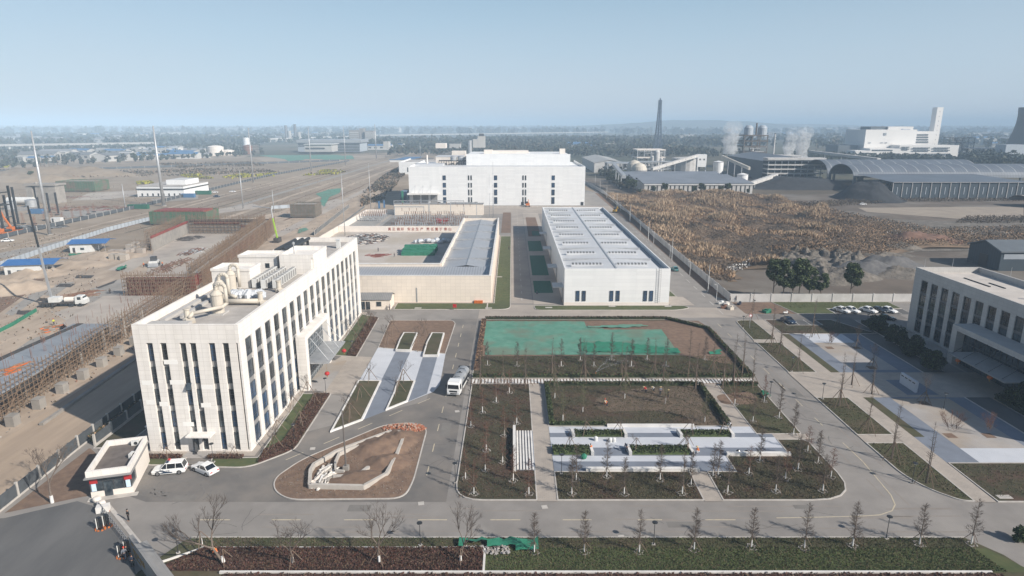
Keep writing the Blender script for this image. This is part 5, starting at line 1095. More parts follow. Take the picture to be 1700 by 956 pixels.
heap('earth_rubble', 'brown clutter of boards and stones behind the rebar cages', at(150, 346), (34, 12), .8, 260, [m_rust, m_form, m_conc, m_pole], size=(1, 4))
heap('earth_rubble', 'pale clutter of formwork left of the concrete floor in the left field', at(90, 328), (26, 10), .8, 140, [m_rust, m_form, m_conc], size=(1, 4))
sheet('concrete_floor', ats([(120, 333), (150, 320), (225, 316), (232, 324), (180, 331)]), .05, m_slab)
# green boom of the concrete pump behind the office
x, y = at(462, 402); T = TH('pump_boom', 'bright green folded boom of a concrete pump standing behind the office', 'crane boom', (x, y, 0)); m_lime = M('lime_paint', (.33, .55, .05), rough=.5); o = T.mb()
x2, y2 = x - 1.2, y; o.tube((x, y, 2), (x2, y2, 10.6), .4, .32, 4); T.part(o, 'lower_boom', m_lime); o = T.mb()
o.tube((x2, y2, 10.6), (x2 - .3, y2, 15), .3, .25, 6); o.tube((x2 - .3, y2, 15), (x2 - 9, y2 + 2, 15.5), .22, .18, 6); T.part(o, 'upper_boom', m_steel); o = T.mb(); o.box(x - 1.1, y - 2, 0, x + 1.1, y + 2, 2); T.part(o, 'base', m_ply)
# crane lifting arms at left
m_org = M('orange_paint', (.60, .17, .03), (.5, .14, .03), 2, .5)
def crane(label, px, py, L, lean, s=1.0):
    x, y = at(px, py); T = TH('mobile_crane', label, 'crane', (x, y, 0)); o = T.mb(); o.box(x - 4 * s, y - 1.4 * s, .9 * s, x + 4 * s, y + 1.4 * s, 1.9 * s); T.part(o, 'chassis', m_org); o = T.mb(); o.box(x + 2.3 * s, y - 1.2 * s, 1.9 * s, x + 4 * s, y + 1.2 * s, 3.0 * s); T.part(o, 'cab', m_glass)
    for i in range(4):
        o = T.mb(); xx = x - 3 * s + i * 1.9 * s; o.tube((xx, y - 1.5 * s, .6 * s), (xx, y + 1.5 * s, .6 * s), .6 * s, .6 * s, 12); T.part(o, 'wheel', m_dark)
    o = T.mb(); o.box(x - 2 * s, y - 1 * s, 1.9 * s, x + .6 * s, y + 1 * s, 3.1 * s); T.part(o, 'turntable', m_org); o = T.mb(); o.tube((x - .6, y, 3 * s), (x - .6 + lean * .55, y, L * .55), .5 * s, .42 * s, 4); o.tube((x - .6 + lean * .55, y, L * .55), (x - .6 + lean, y, L), .36 * s, .28 * s, 4); T.part(o, 'boom', m_org); return T
crane('orange mobile crane with a raised telescopic boom near the left edge', 23, 387, 14, -4.5); crane('orange mobile crane cut off by the left edge of the picture', 5, 391, 10, -4)
# white truck crane with tall boom
x, y = at(108, 508); ca = .12
t = thing('truck_crane', 'white truck crane with a tall near vertical boom, dark at the top', 'crane', (x, y, 0), ca); o = MB(); o.box(-6, -1.2, .9, 4, 1.2, 1.4); o.build('chassis', m_ply, t)
o = MB(); o.box(3.6, -1.25, .8, 6.2, 1.25, 1.9); o.add([(3.6, -1.2, 1.9), (6.1, -1.2, 1.9), (6.1, 1.2, 1.9), (3.6, 1.2, 1.9), (3.7, -1.1, 3.0), (5.3, -1.1, 3.0), (5.3, 1.1, 3.0), (3.7, 1.1, 3.0)], [(4, 5, 6, 7), (0, 1, 5, 4), (1, 2, 6, 5), (2, 3, 7, 6), (3, 0, 4, 7)]); cb = o.build('cab', m_acw, t); o = MB(); o.obox(5.74, 0, 2.4, .05, 2.0, .9, 0, 0); o.box(4.3, -1.24, 2.0, 5.2, -1.18, 2.8); o.build('window', m_glass, cb)
o = MB(); o.tube((.5, 0, 1.9), (3.5, 0, 1.9), .75, .75, 10); o.build('engine_cover', m_creamp, t); o = MB(); o.box(-3.4, -1.1, 1.4, -.6, 1.1, 2.8); o.build('turntable', m_acw, t)
for wx_ in (-5, -3.6, -2.2, 2.6, 4.9):
    o = MB(); o.tube((wx_, -1.25, .55), (wx_, 1.25, .55), .55, .55, 12); o.build('wheel', m_dark, t)
bx, by = at(88, 506); o = MB(); o.tube((-3.0, 0, 2), (-3.9, 0, 17), .36, .3, 4); b1 = o.build('lower_boom', m_steel, t); o = MB(); o.tube((-3.9, 0, 17), (-4.7, 0, 28.5), .3, .22, 4); o.build('upper_boom', m_dark, t)
for s_ in (-1, 1):
    o = MB(); o.box(-1.5, 1.2 * s_, .9, -1.1, 3.2 * s_, 1.1); o.tube((-1.3, 3.1 * s_, 0), (-1.3, 3.1 * s_, 1.0), .1, .1, 6); o.build('outrigger', m_ply, t)
# cement mixer on the basin edge
x, y = at(258, 441); t = thing('loader', 'small white site loader standing at the near left edge of the basin floor', 'loader', (x, y, .1), .3); o = MB(); o.box(-1.4, -2.2, .8, 1.4, 1.6, 1.9); o.build('body', m_acw, t); o = MB(); o.box(-1, -1.2, 1.9, 1, .6, 3.4); o.build('cab', m_frame, t); o = MB(); o.add([(-1.7, -3.8, .2), (1.7, -3.8, .2), (1.7, -2.4, .2), (-1.7, -2.4, .2), (-1.7, -2.4, 1.3), (1.7, -2.4, 1.3)], [(0, 1, 2, 3), (3, 2, 5, 4)]); o.build('bucket', m_steel, t)
for a, b in ((-1.4, -1.3), (1.4, -1.3), (-1.4, 1), (1.4, 1)):
    o = MB(); o.tube((a - .2, b, .65), (a + .2, b, .65), .65, .65, 12); o.build('wheel', m_dark, t)
# green netted bale in the courtyard
x, y = at(698, 419); T2 = TH('netted_bale', 'stack of goods under bright green netting on the courtyard floor', 'stack', (x, y, .1)); o = T2.mb()
for i in range(7):
    for j in range(4): o.obox(x - 5.2 + i * 1.8, y - 5 + j * 3.4, .8 + .3 * ((i * 3 + j) % 3), 2.1, 3.7, 1.6 + .6 * ((i * 3 + j) % 3), random.uniform(-.12, .12), 0, random.uniform(-.1, .1))
T2.part(o, 'net_cover', m_netb); x, y = at(712, 403); T2 = TH('white_sack_pile', 'white sacks piled behind the green netted stack', 'sacks', (x, y, .1)); o = T2.mb()
for i in range(9): o.blob((x - 5 + i * 1.7, y + random.uniform(-2, 2), .7 + .5 * (i % 2)), (1.4, 1.8, .9), 7, 4, 0, .15)
T2.part(o, 'sack', m_wrap)
T2 = TH('red_girder', 'red steel girder sections lying on the courtyard floor', 'girder', at(632, 424) + (0,)); o = T2.mb(); x, y = at(632, 424)
for i in range(3): o.obox(x + 1.2 * i - 2, y + i * 1.4 - 1, .2, 5.5, .22, .2, .05)
for i in range(4): o.obox(x - 5 + i * 2.8, y + .4, .21, .22, 3.2, .18, -.5)
T2.part(o, 'beam', m_form)
# flag pole island works
x, y = at(576, 782); T = TH('mast', 'tall dark mast on a concrete foot inside the soil island', 'mast', (x, y, .1)); o = T.mb(); o.tube((x, y, .9), (x, y, 9.8), .13, .09, 10); T.part(o, 'shaft', M('mast_grey', (.13, .115, .105), rough=.6)); o = T.mb(); o.box(x - .4, y - .4, .1, x + .4, y + .4, .9); T.part(o, 'foot', m_conc)
def wallpath(T, nm, pts, h, t, mat, z0=.05):
    o = T.mb()
    for i in range(len(pts) - 1):
        wallseg(o, pts[i], pts[i + 1], z0, z0 + h, t); p = pts[i + 1]; o.tube((p[0], p[1], z0), (p[0], p[1], z0 + h - .003), t / 2, t / 2, 10)
    T.part(o, nm, mat)
T = TH('foundation_wall', 'low pale concrete foundation ring of an unfinished fountain on the soil island', 'foundation', at(520, 800) + (0,))
K3 = 3.463; m_conc2 = M('pale_concrete', (.50, .465, .42), (.42, .385, .345), .8, .9)
wallpath(T, 'outer_ring', ats([(330, 455), (640, 462), (770, 390), (825, 290), (872, 175), (860, 150), (790, 145), (600, 215), (480, 260), (355, 335), (335, 370), (330, 455)], 0, 420, 680, K3), .75, .45, m_conc2)
wallpath(T, 'inner_ring', ats([(530, 375), (480, 370), (478, 320), (500, 270), (560, 240), (620, 225), (690, 225)], 0, 420, 680, K3), .7, .3, m_conc2); wallpath(T, 'inner_kerb', ats([(465, 395), (600, 395), (665, 345)], 0, 420, 680, K3), .45, .6, m_conc2)
heap('plank_pile', 'white boards and rubble inside the left end of the foundation ring', at(540, 792), (1.3, 3.2), .8, 70, [m_whitep, m_conc, m_creamp], ang=1.3, size=(.4, 2.2)).location.z = .15
# soft mound of earth in the ring
def mound(name, label, c, r, h, mat, n=22, kind=None, cat=None, z=0, rough=.25, rz=0):
    V = []; F = []; m = n
    for i in range(n + 1):
        for j in range(m + 1):
            u = i / n * 2 - 1; v = j / m * 2 - 1; d = math.hypot(u, v); hh = max(0, 1 - d * d) ** 1.3
            k = 1 + rough * (math.sin(u * 7.1 + c[0]) * math.sin(v * 6.3 + c[1]) + .6 * math.sin(u * 15 + v * 11 + c[0]))
            x, y = u * r[0], v * r[1]; V.append((x * math.cos(rz) - y * math.sin(rz), x * math.sin(rz) + y * math.cos(rz), h * hh * k + (random.uniform(-.03, .05) * h * hh) - .04))
    for i in range(n):
        for j in range(m): a = i * (m + 1) + j; F.append((a, a + m + 1, a + m + 2, a + 1))
    o = npmesh(name, V, F, mat, smooth=True, loc=(c[0], c[1], z))
    return tag(o, label, cat) if cat else struct(o)
for px, py, a, b, h in [(632, 745, 5, 4, 1.3), (645, 768, 4, 3, .9), (600, 795, 5, 2.6, .8), (660, 730, 4, 4, 1.0)]: mound('earth_mound', None, at(px, py), (a, b), h, m_soil, 16, z=.1)
for px, py, a, b, h in [(60, 455, 12, 8, 2.2), (20, 480, 12, 10, 3), (180, 425, 16, 8, 1.6), (120, 440, 14, 8, 1.5), (100, 292, 90, 26, 9), (60, 300, 60, 22, 6)]: mound('earth_mound', None, at(px, py), (a, b), h, m_dirt if h > 5 else m_sand, 20)
# ================================================================ RIGHT: WALL, WASTELAND, INDUSTRY
fence_run('boundary_wall', 'pale rendered boundary wall beside the long road and behind the parked cars', [(67.6, 480), (66.2, 380), (64.6, 270), (63.4, 178.8), (99, 178.8), (140, 178.8)], 6, 2.4, m_wallc, m_wallc, 'wall', pw=.3, gap=.0)
fence_run('boundary_wall', 'far continuation of the pale boundary wall past the white factory', [(67.6, 481), (60, 640), (40, 760)], 8, 2.4, m_wallc, m_wallc, 'wall', pw=.42, gap=.0)
sheet('verge', [(60.3, 186), (63.2, 180.5), (64.4, 270), (66, 380), (67.3, 480), (62, 480), (61.2, 300)], .045, m_soil)
# reed covered wasteland relief
def hgt(x, y):
    return .9 * max(0, math.sin(x * .17 + 1.6 * math.sin(y * .06)) * math.sin(y * .10 + 1.5 * math.sin(x * .09))) * 2 + (1.2 + 1.5 * math.sin(x * .05 + 1) * math.sin(y * .031) + .9 * math.sin(x * .13 + y * .07) + .5 * math.sin(x * .31 - y * .23)) 
REED = [(66.5, 476), (65.8, 300), (64.8, 208), (73, 203), (79, 222), (96, 222), (112, 252), (140, 262), (150, 292), (145, 320), (168, 330), (185, 372), (180, 470), (120, 470)]
def terrain(name, poly, step, f, mat, falloff=6):
    p = np.array(poly); lo = p.min(0); hi = p.max(0); xs = np.arange(lo[0], hi[0] + step, step); ys = np.arange(lo[1], hi[1] + step, step); X, Y = np.meshgrid(xs, ys); g = np.column_stack([X.ravel(), Y.ravel()]); ins = inpoly(g, poly)
    d = np.full(len(g), 1e9)
    for i in range(len(poly)):
        a = np.array(poly[i]); b = np.array(poly[(i + 1) % len(poly)]); ab = b - a; t = np.clip(((g - a) @ ab) / (ab @ ab), 0, 1); d = np.minimum(d, np.linalg.norm(g - (a + t[:, None] * ab), axis=1))
    Z = np.array([f(x, y) for x, y in g]) * np.clip(d / falloff, 0, 1); nx = len(xs); ny = len(ys)
    i = (np.arange(ny - 1)[:, None] * nx + np.arange(nx - 1)[None]).ravel(); F = np.stack([i, i + 1, i + nx + 1, i + nx], 1); F = F[ins[F].sum(1) >= 2]
    return struct(npmesh(name, np.column_stack([g, Z]), F, mat, smooth=True)), (g, Z, d)
m_reedg = M('reed_ground', (.30, .20, .125), (.17, .125, .082), .06, .95, .7, .03, 0, c3=(.10, .078, .055), det=9)
terrain('reed_ground', REED, 3, lambda x, y: max(.2, hgt(x, y)), m_reedg)
m_reed = M('dry_reed', (.47, .31, .185), (.34, .225, .14), .15, .9, .75, .04, 0); m_reed2 = M('pale_reed', (.56, .42, .28), (.42, .30, .195), .2, .9); m_reedd = M('dead_brush', (.125, .092, .066), (.085, .066, .05), .2, .9)
n = 125000; P = sample(REED, n); zz = np.array([max(.2, hgt(x, y)) for x, y in P])
fld = np.sin(P[:, 0] * .17 + 1.6 * np.sin(P[:, 1] * .06)) * np.sin(P[:, 1] * .10 + 1.5 * np.sin(P[:, 0] * .09)) * 1.1 + .6 * np.sin(P[:, 0] * .31 + P[:, 1] * .17 + 2 * np.sin(P[:, 1] * .05)) + rng.normal(size=n) * .3 - .55 * (P[:, 1] < 330) * (P[:, 0] > 82) + .3
hh = np.clip(.5 + fld * .9, .3, 2.3) * rng.uniform(.6, 1.2, n); w_ = rng.uniform(.1, .34, n); an = rng.uniform(0, 3.14, n); lean = rng.normal(size=(n, 2)) * .55
A = np.column_stack([P[:, 0] - np.cos(an) * w_, P[:, 1] - np.sin(an) * w_, zz - .1]); B = np.column_stack([P[:, 0] + np.cos(an) * w_, P[:, 1] + np.sin(an) * w_, zz - .1]); Cc = np.column_stack([P[:, 0] + lean[:, 0], P[:, 1] + lean[:, 1], zz + hh])
V = np.stack([A, B, Cc], 1).reshape(-1, 3); F = np.arange(3 * n).reshape(-1, 3)
mi = np.where(fld > .75, 1, np.where(fld > .1, 0, 2)); mi = np.where(rng.random(n) < .25, 2, mi)
tag(npmesh('dry_reeds', V, F, [m_reed, m_reed2, m_reedd], mi), 'tall dry orange brown reeds covering the wasteland behind the boundary wall', 'reeds', kind='stuff')
# brushy dark thicket along the right of the reeds
TH2 = [(150, 292), (112, 252), (140, 240), (170, 262), (240, 262), (300, 300), (260, 310), (200, 300), (185, 372), (168, 330)]
terrain('brush_ground', TH2, 4, lambda x, y: 1.5 + .8 * math.sin(x * .15) * math.sin(y * .1), m_reedg)
P = sample(TH2, 26000); tag(leaves('brush', np.column_stack([P, 1.3 + rng.uniform(0, 1.8, 26000)]), .28, [m_reedd, m_veg, m_reed]), 'dark tangled brush between the reeds and the gravel heaps', 'brush', kind='stuff')
for Q, nn in (([(230, 330), (400, 330), (420, 352), (250, 350)], 9000), ([(190, 395), (260, 425), (420, 430), (430, 440), (240, 437), (180, 410)], 8000)):
    P = sample(Q, nn); tag(leaves('brush', np.column_stack([P, rng.uniform(.1, 1.8, nn)]), .33, [m_reedd, m_veg]), 'dark scrub strip on the waste ground, %s' % ('nearer one' if nn == 9000 else 'beside the long grey shed'), 'brush', kind='stuff')
m_rub = M('grey_rubble', (.20, .175, .145), (.125, .11, .092), 1.3, .95, .7, .1, 8, c3=(.24, .21, .175))
m_rubd = M('dark_gravel', (.10, .098, .10), (.14, .135, .13), .8, .95, bump=1); m_redh = M('red_earth', (.21, .12, .085), (.15, .09, .065), .4, .95, bump=1)
random.seed(21)
for k in range(70):
    px = random.uniform(1268, 1425); py = 408 + (px - 1268) * .02 + random.uniform(4, 46)
    if py > 444 and px < 1300: continue
    mound('rubble_mound', None, at(px, py), (random.uniform(2.2, 4.5), random.uniform(2.5, 6)), random.uniform(.9, 2.2), m_rub, 14, rough=.3)
for px, py, a, b, h, m_ in [(1520, 402, 17, 12, 4, m_redh), (1560, 404, 14, 9, 3, m_redh), (1495, 412, 10, 5, 2, m_rub), (1440, 448, 13, 10, 3, m_rubd), (1475, 442, 14, 9, 3.5, m_rubd), (1500, 455, 12, 8, 2.2, m_rub), (1415, 460, 10, 7, 2.5, m_rub), (1530, 385, 22, 6, 2, m_rub), (1600, 385, 30, 8, 2, m_rub), (1460, 424, 14, 6, 1.2, m_rub), (1640, 392, 30, 8, 2, m_rub), (1385, 466, 9, 7, 2, m_rub)]:
    mound('rubble_mound', None, at(px, py), (a, b), h, m_, 18, rough=.3)
sheet('dirt_track', ats([(1340, 452), (1400, 452), (1470, 432), (1520, 418), (1610, 417), (1612, 413), (1515, 413), (1450, 425), (1385, 442)]), .12, m_rub)
sheet('dirt_track', ats([(1425, 345), (1700, 343), (1700, 362), (1600, 364), (1440, 352)]), .1, M('pale_waste', (.34, .285, .225), (.27, .225, .18), .1, .95)); sheet('dirt_track', ats([(1440, 362), (1700, 372), (1700, 392), (1460, 384)]), .08, m_rub)
n = 2600; Q = ats([(1470, 388), (1700, 388), (1700, 394), (1500, 396)]); P = sample(Q, n); tag(leaves('broken_stone', np.column_stack([P, rng.uniform(.2, 1.6, n)]), .45, [m_whitep, m_rub]), 'bank of broken pale stone across the waste ground', 'rubble', kind='stuff')
n = 500; Q = ats([(1205, 450), (1245, 438), (1262, 440), (1215, 456)]); P = sample(Q, n); tag(leaves('white_litter', np.column_stack([P, rng.uniform(.6, 2.0, n)]), .3, [m_whitep, m_reedd]), 'scattered white litter at the foot of the reeds', 'litter', kind='stuff')

# barns & sheds
def barn(name, label, x0, y0, x1, y1, h, rise, wallm, roofm, axis='x', cat='shed', over=.6):
    T = TH(name, label, cat, (x0, y0, 0)); o = T.mb(); o.box(x0, y0, 0, x1, y1, h)
    if axis == 'x': ym = (y0 + y1) / 2; o.add([(x0, y0, h), (x0, y1, h), (x0, ym, h + rise), (x1, y0, h), (x1, y1, h), (x1, ym, h + rise)], [(0, 2, 1), (3, 4, 5)])
    else: xm = (x0 + x1) / 2; o.add([(x0, y0, h), (x1, y0, h), (xm, y0, h + rise), (x0, y1, h), (x1, y1, h), (xm, y1, h + rise)], [(0, 1, 2), (3, 5, 4)])
    T.part(o, 'wall', wallm); o = T.mb(); t = .35
    if axis == 'x':
        for a, b in ((y0 - over, ym), (y1 + over, ym)): o.add([(x0 - over, a, h - .1), (x1 + over, a, h - .1), (x1 + over, b, h + rise + .05), (x0 - over, b, h + rise + .05), (x0 - over, a, h + t), (x1 + over, a, h + t), (x1 + over, b, h + rise + t), (x0 - over, b, h + rise + t)], [(0, 1, 2, 3), (4, 5, 6, 7), (0, 1, 5, 4), (1, 2, 6, 5), (3, 0, 4, 7)])
    else:
        for a, b in ((x0 - over, xm), (x1 + over, xm)): o.add([(a, y0 - over, h - .1), (a, y1 + over, h - .1), (b, y1 + over, h + rise + .05), (b, y0 - over, h + rise + .05), (a, y0 - over, h + t), (a, y1 + over, h + t), (b, y1 + over, h + rise + t), (b, y0 - over, h + rise + t)], [(0, 1, 2, 3), (4, 5, 6, 7), (0, 1, 5, 4), (1, 2, 6, 5), (3, 0, 4, 7)])
    T.part(o, 'roof', roofm); return T
m_groof = M('grey_blue_roof', (.15, .175, .21), (.125, .145, .175), .1, .55, .85, .03, wave=('X', 2.2), bump=.2); m_dwall = M('dark_blue_wall', (.035, .055, .075), (.028, .045, .06), .1, .6, wave=('Y', 2.5)); m_swall = M('slate_wall', (.11, .13, .15), (.09, .108, .125), .1, .6)
T = TH('workshop_shed', 'long grey roofed workshop with dark upright wall slots behind the reeds', 'shed', (98, 476, 0))
o = T.mb(); o.box(98, 476, 0, 178, 572, 7.6); T.part(o, 'wall', m_wallc); o = T.mb()
for i in range(3): y = 475 + i * 32.7; o.add([(97, y, 7.6), (179, y, 7.6), (179, y + 30, 9.8), (97, y + 30, 9.8), (97, y + 33, 8), (179, y + 33, 8)], [(0, 1, 2, 3), (3, 2, 5, 4)])
T.part(o, 'roof', M('grey_blue_roof_y', (.235, .255, .29), (.20, .22, .25), .08, .55, .85, .02, wave=('Y', 3.0)))
for i in range(24): o = T.mb(); x = 100.5 + i * 3.25; o.box(x, 475.9, .6, x + .9, 475.98, 6.0); T.part(o, 'wall_slot', m_dark)
o = T.mb(); o.box(97.6, 475.4, 6.4, 178.5, 475.9, 7.55); T.part(o, 'fascia', m_whitep)
# barrel vault stockyard
def vault(name, label, x0, x1, y0, y1, eave, top, n=14):
    T = TH(name, label, 'shed', (x0, y0, 0)); yc = (y0 + y1) / 2; ry = (y1 - y0) / 2; o = T.mb(); V = []; F = []
    for k, (dx) in enumerate((x0, x1)):
        for s_, dr in ((0, 0), (1, -.5)):
            for i in range(n + 1): a = math.pi * i / n; V.append((dx, yc - (ry + dr) * math.cos(a), eave + (top - eave + dr) * math.sin(a)))
    m = n + 1
    for i in range(n): F += [(i, i + 1, 2 * m + i + 1, 2 * m + i), (m + i, m + i + 1, 3 * m + i + 1, 3 * m + i), (i, i + 1, m + i + 1, m + i)]
    o.add(V, F); T.part(o, 'roof', m_groof); o = T.mb(); step = 9.5; x = x0 + 4
    while x < x1:
        for i in range(2, n - 6): a = math.pi * i / n; b = math.pi * (i + 1) / n; o.add([(x, yc - (ry + .08) * math.cos(a), eave + (top - eave + .08) * math.sin(a)), (x + .7, yc - (ry + .08) * math.cos(a), eave + (top - eave + .08) * math.sin(a)), (x + .7, yc - (ry + .08) * math.cos(b), eave + (top - eave + .08) * math.sin(b)), (x, yc - (ry + .08) * math.cos(b), eave + (top - eave + .08) * math.sin(b))], [(0, 1, 2, 3)])
        x += step
    T.part(o, 'skylight_strip', M('skylight', (.34, .36, .38), rough=.5))
    x = x0 + 1
    while x < x1:
        for y in (y0, y1): o = T.mb(); o.box(x - .8, y - .8, 0, x + .8, y + .8, eave); T.part(o, 'pillar', m_swall)
        x += 26
    return T
vault('stockyard_vault', 'near long grey barrel vaulted stockyard roof with pale ribs', 267, 412, 505, 545, 9.5, 19); vault('stockyard_vault', 'rear long grey barrel vaulted stockyard roof behind the near one', 268, 396, 550, 592, 9.5, 20)
T = TH('stockyard_shed', 'long dark walled shed with white pilasters in front of the barrel vaults', 'shed', (262, 443, 0)); o = T.mb(); o.box(262.6, 443.3, 0, 356, 443.8, 11.2); o.box(262, 443, 0, 356, 443.3, .6); T.part(o, 'wall', m_dwall); o = T.mb(); o.quad((262, 442.5, 11.3), (357, 442.5, 11.3), (360, 504, 12.4), (268, 504, 12.4)); T.part(o, 'roof', m_groof)
for i in range(15): o = T.mb(); x = 262.3 + i * 6.6; o.box(x - .16, 442.9, 0, x + .16, 443.28, 11.2); T.part(o, 'pilaster', m_wallc)
for i in range(14): o = T.mb(); x = 265.6 + i * 6.6; o.box(x - .2, 443.1, 3.0, x + .2, 443.28, 8.0); T.part(o, 'light_panel', MT['grey_hoarding'])
o = T.mb(); o.box(262, 442.4, 11.2, 357, 442.8, 11.4); T.part(o, 'gutter', m_wallc)
for x in (268, 290, 320): o = T.mb(); o.box(x, 470, 0, x + 1.2, 471.2, 11); T.part(o, 'pillar', m_swall)
m_coal = M('coal', (.018, .02, .024), (.03, .033, .038), .3, .9)
for k, (px, py, a, b, h) in enumerate([(1440, 330, 22, 26, 11), (1330, 312, 46, 18, 8.5), (1290, 306, 30, 16, 7), (1465, 326, 14, 14, 8)]): tag(mound('coal_heap', 'x', at(px, py), (a, b), h, m_coal, 18, cat='coal heap', rough=.15), 'dark coal heap under and beside the stockyard roofs, %s from the left' % ['third', 'second', 'first', 'fourth'][k], 'coal heap')
barn('white_hut', 'small white hut with a pitched roof in front of the coal heap', *(at(1438, 326)[:2]), at(1455, 326)[0], at(1438, 326)[1] + 7, 3.6, 1.6, m_wallc, m_wallc, 'y', 'hut')
T = barn('dark_shed', 'dark blue metal shed with a sloping roof behind the right office block', 171, 219, 212, 235, 6.7, 2.7, M('navy_wall', (.035, .055, .072), (.03, .046, .06), .2, .6, wave=('Y', 1.2)), M('slate_roof', (.13, .15, .165), (.11, .125, .14), .2, .6), 'x')
o = T.mb(); o.box(172, 218.9, 4.2, 205, 218.99, 6); T.part(o, 'panel', MT['grey_hoarding']); o = T.mb(); o.box(170.85, 225, .2, 170.98, 229, 4.6); T.part(o, 'door', m_dark)
for k, (x0, y0, L) in enumerate([(318, 392, 60), (333, 360, 50)]):
    T = TH('arched_canopy', 'low pale arched canopy roof near the right edge, %s' % ('far one', 'near one')[k], 'canopy', (x0, y0, 0)); o = T.mb(); N_ = 10
    for i in range(N_): a = math.pi * i / N_; b = math.pi * (i + 1) / N_; o.quad((x0, y0 + 9 - 9 * math.cos(a), 3 + 4 * math.sin(a)), (x0 + L, y0 + 9 - 9 * math.cos(a), 3 + 4 * math.sin(a)), (x0 + L, y0 + 9 - 9 * math.cos(b), 3 + 4 * math.sin(b)), (x0, y0 + 9 - 9 * math.cos(b), 3 + 4 * math.sin(b)))
    T.part(o, 'roof', M('pale_roofing', (.36, .34, .31), rough=.8)); o = T.mb()
    for i in range(6): o.tube((x0 + i * L / 6, y0, 0), (x0 + i * L / 6, y0, 3), .25, .25, 5)
    T.part(o, 'post', m_steel)
barn('grey_warehouse', 'pale roofed warehouse beyond the right corner of the white factory', at(968, 275)[0], 690, at(1000, 275)[0] + 8, 810, 10, 3, m_wallc, M('pale_metal', (.42, .41, .385), (.36, .355, .34), .05, .6), 'y')
barn('process_hall', 'dark sided process hall with open white banded floors right of the silos', 232, 600, 282, 700, 17, 4, m_dwall, m_groof, 'y')
T = TH('floor_bands', 'stack of open white banded floors on the front of the process hall', 'building', (233, 594, 0)); o = T.mb()
for i in range(5): o.box(232, 588, 2 + i * 3.9, 283, 599.4, 3.0 + i * 3.9)
T.part(o, 'floor', m_wallc); o = T.mb()
for i in range(9): o.box(233 + i * 6, 590, 0, 233.7 + i * 6, 590.7, 20)
T.part(o, 'column', m_steel); o = T.mb(); o.box(231, 587, 18.6, 284, 599.3, 20.4); T.part(o, 'roof', m_wallc)
# conveyors, transfer towers, tanks, plants
def conveyor(label, a, b, z0, z1, wd=3, mat=None):
    T = TH('conveyor_gallery', label, 'conveyor', (a[0], a[1], 0)); o = T.mb(); d = Vector((b[0] - a[0], b[1] - a[1])).normalized(); n = Vector((-d.y, d.x)) * wd / 2
    V = []
    for p, z in ((a, z0), (b, z1)):
        for s_ in (-1, 1):
            for dz in (0, 2.6): V.append((p[0] + n.x * s_, p[1] + n.y * s_, z + dz))
    o.add(V, [(0, 1, 5, 4), (2, 6, 7, 3), (1, 3, 7, 5), (0, 4, 6, 2), (0, 2, 3, 1), (4, 5, 7, 6)]); T.part(o, 'gallery', mat or m_wallc); o = T.mb()
    for i in range(1, 7):
        t_ = i / 7; x = a[0] + (b[0] - a[0]) * t_; y = a[1] + (b[1] - a[1]) * t_; z = z0 + (z1 - z0) * t_; o.obox(x, y - wd / 2 - .1 if abs(d.x) > .5 else y, z + 1.4, 1.6, .1, .7, 0)
    T.part(o, 'window', m_dark); o = T.mb()
    for i in range(1, 4):
        t_ = i / 4; x = a[0] + (b[0] - a[0]) * t_; y = a[1] + (b[1] - a[1]) * t_; z = z0 + (z1 - z0) * t_; o.tube((x, y, 0), (x, y, z), .4, .4, 5)
    T.part(o, 'trestle', m_steel)
def hz(px, py, y_):   # x, z of a photo point on the vertical plane at distance y_
    v = (py - CYP) / FPX; t = y_ / (_c - v * _s); return ((px - CXP) / FPX * t, HCAM - t * (_s + v * _c))
a = hz(1083, 281, 600); b = hz(1158, 259, 640); conveyor('pale enclosed conveyor rising to the transfer tower', (a[0], 600), (b[0], 640), a[1] - 1, b[1] - 1, 3.2)
a = hz(1020, 276, 560); b = hz(1037, 296, 500); conveyor('steep grey conveyor beside the left end of the workshop', (a[0], 560), (b[0], 500), a[1], b[1], 3, m_steel)
a = hz(1200, 262, 640); b = hz(1245, 282, 560); conveyor('thin brown pipe gallery sloping down right of the tower', (a[0], 640), (b[0], 560), a[1], b[1], 1.6, m_frp)
a = hz(1242, 295, 500); b = hz(1290, 290, 560); conveyor('low pale conveyor behind the reeds heading to the vaults', (a[0], 500), (b[0], 560), 3, 6, 3)
a = hz(1345, 255, 760); b = hz(1460, 267, 640); conveyor('long pale conveyor bridge passing behind the barrel vaults', (a[0], 760), (b[0], 640), 18, 15, 4)
T = TH('transfer_tower', 'white conveyor transfer tower on legs with two round windows', 'tower', (hz(1158, 280, 642)[0], 642, 0)); x = hz(1158, 280, 642)[0]; o = T.mb(); o.box(x, 642, 9, x + 9, 650, 21); T.part(o, 'tower_body', m_white); o = T.mb()
for dx in (0, 8.2): o.box(x + dx, 642.01, 0, x + dx + .8, 643, 9)
T.part(o, 'leg', m_white); o = T.mb(); o.box(x + 1.8, 641.9, 15.5, x + 3.2, 641.99, 17); o.box(x + 5.8, 641.9, 15.5, x + 7.2, 641.99, 17); T.part(o, 'window', m_dark)
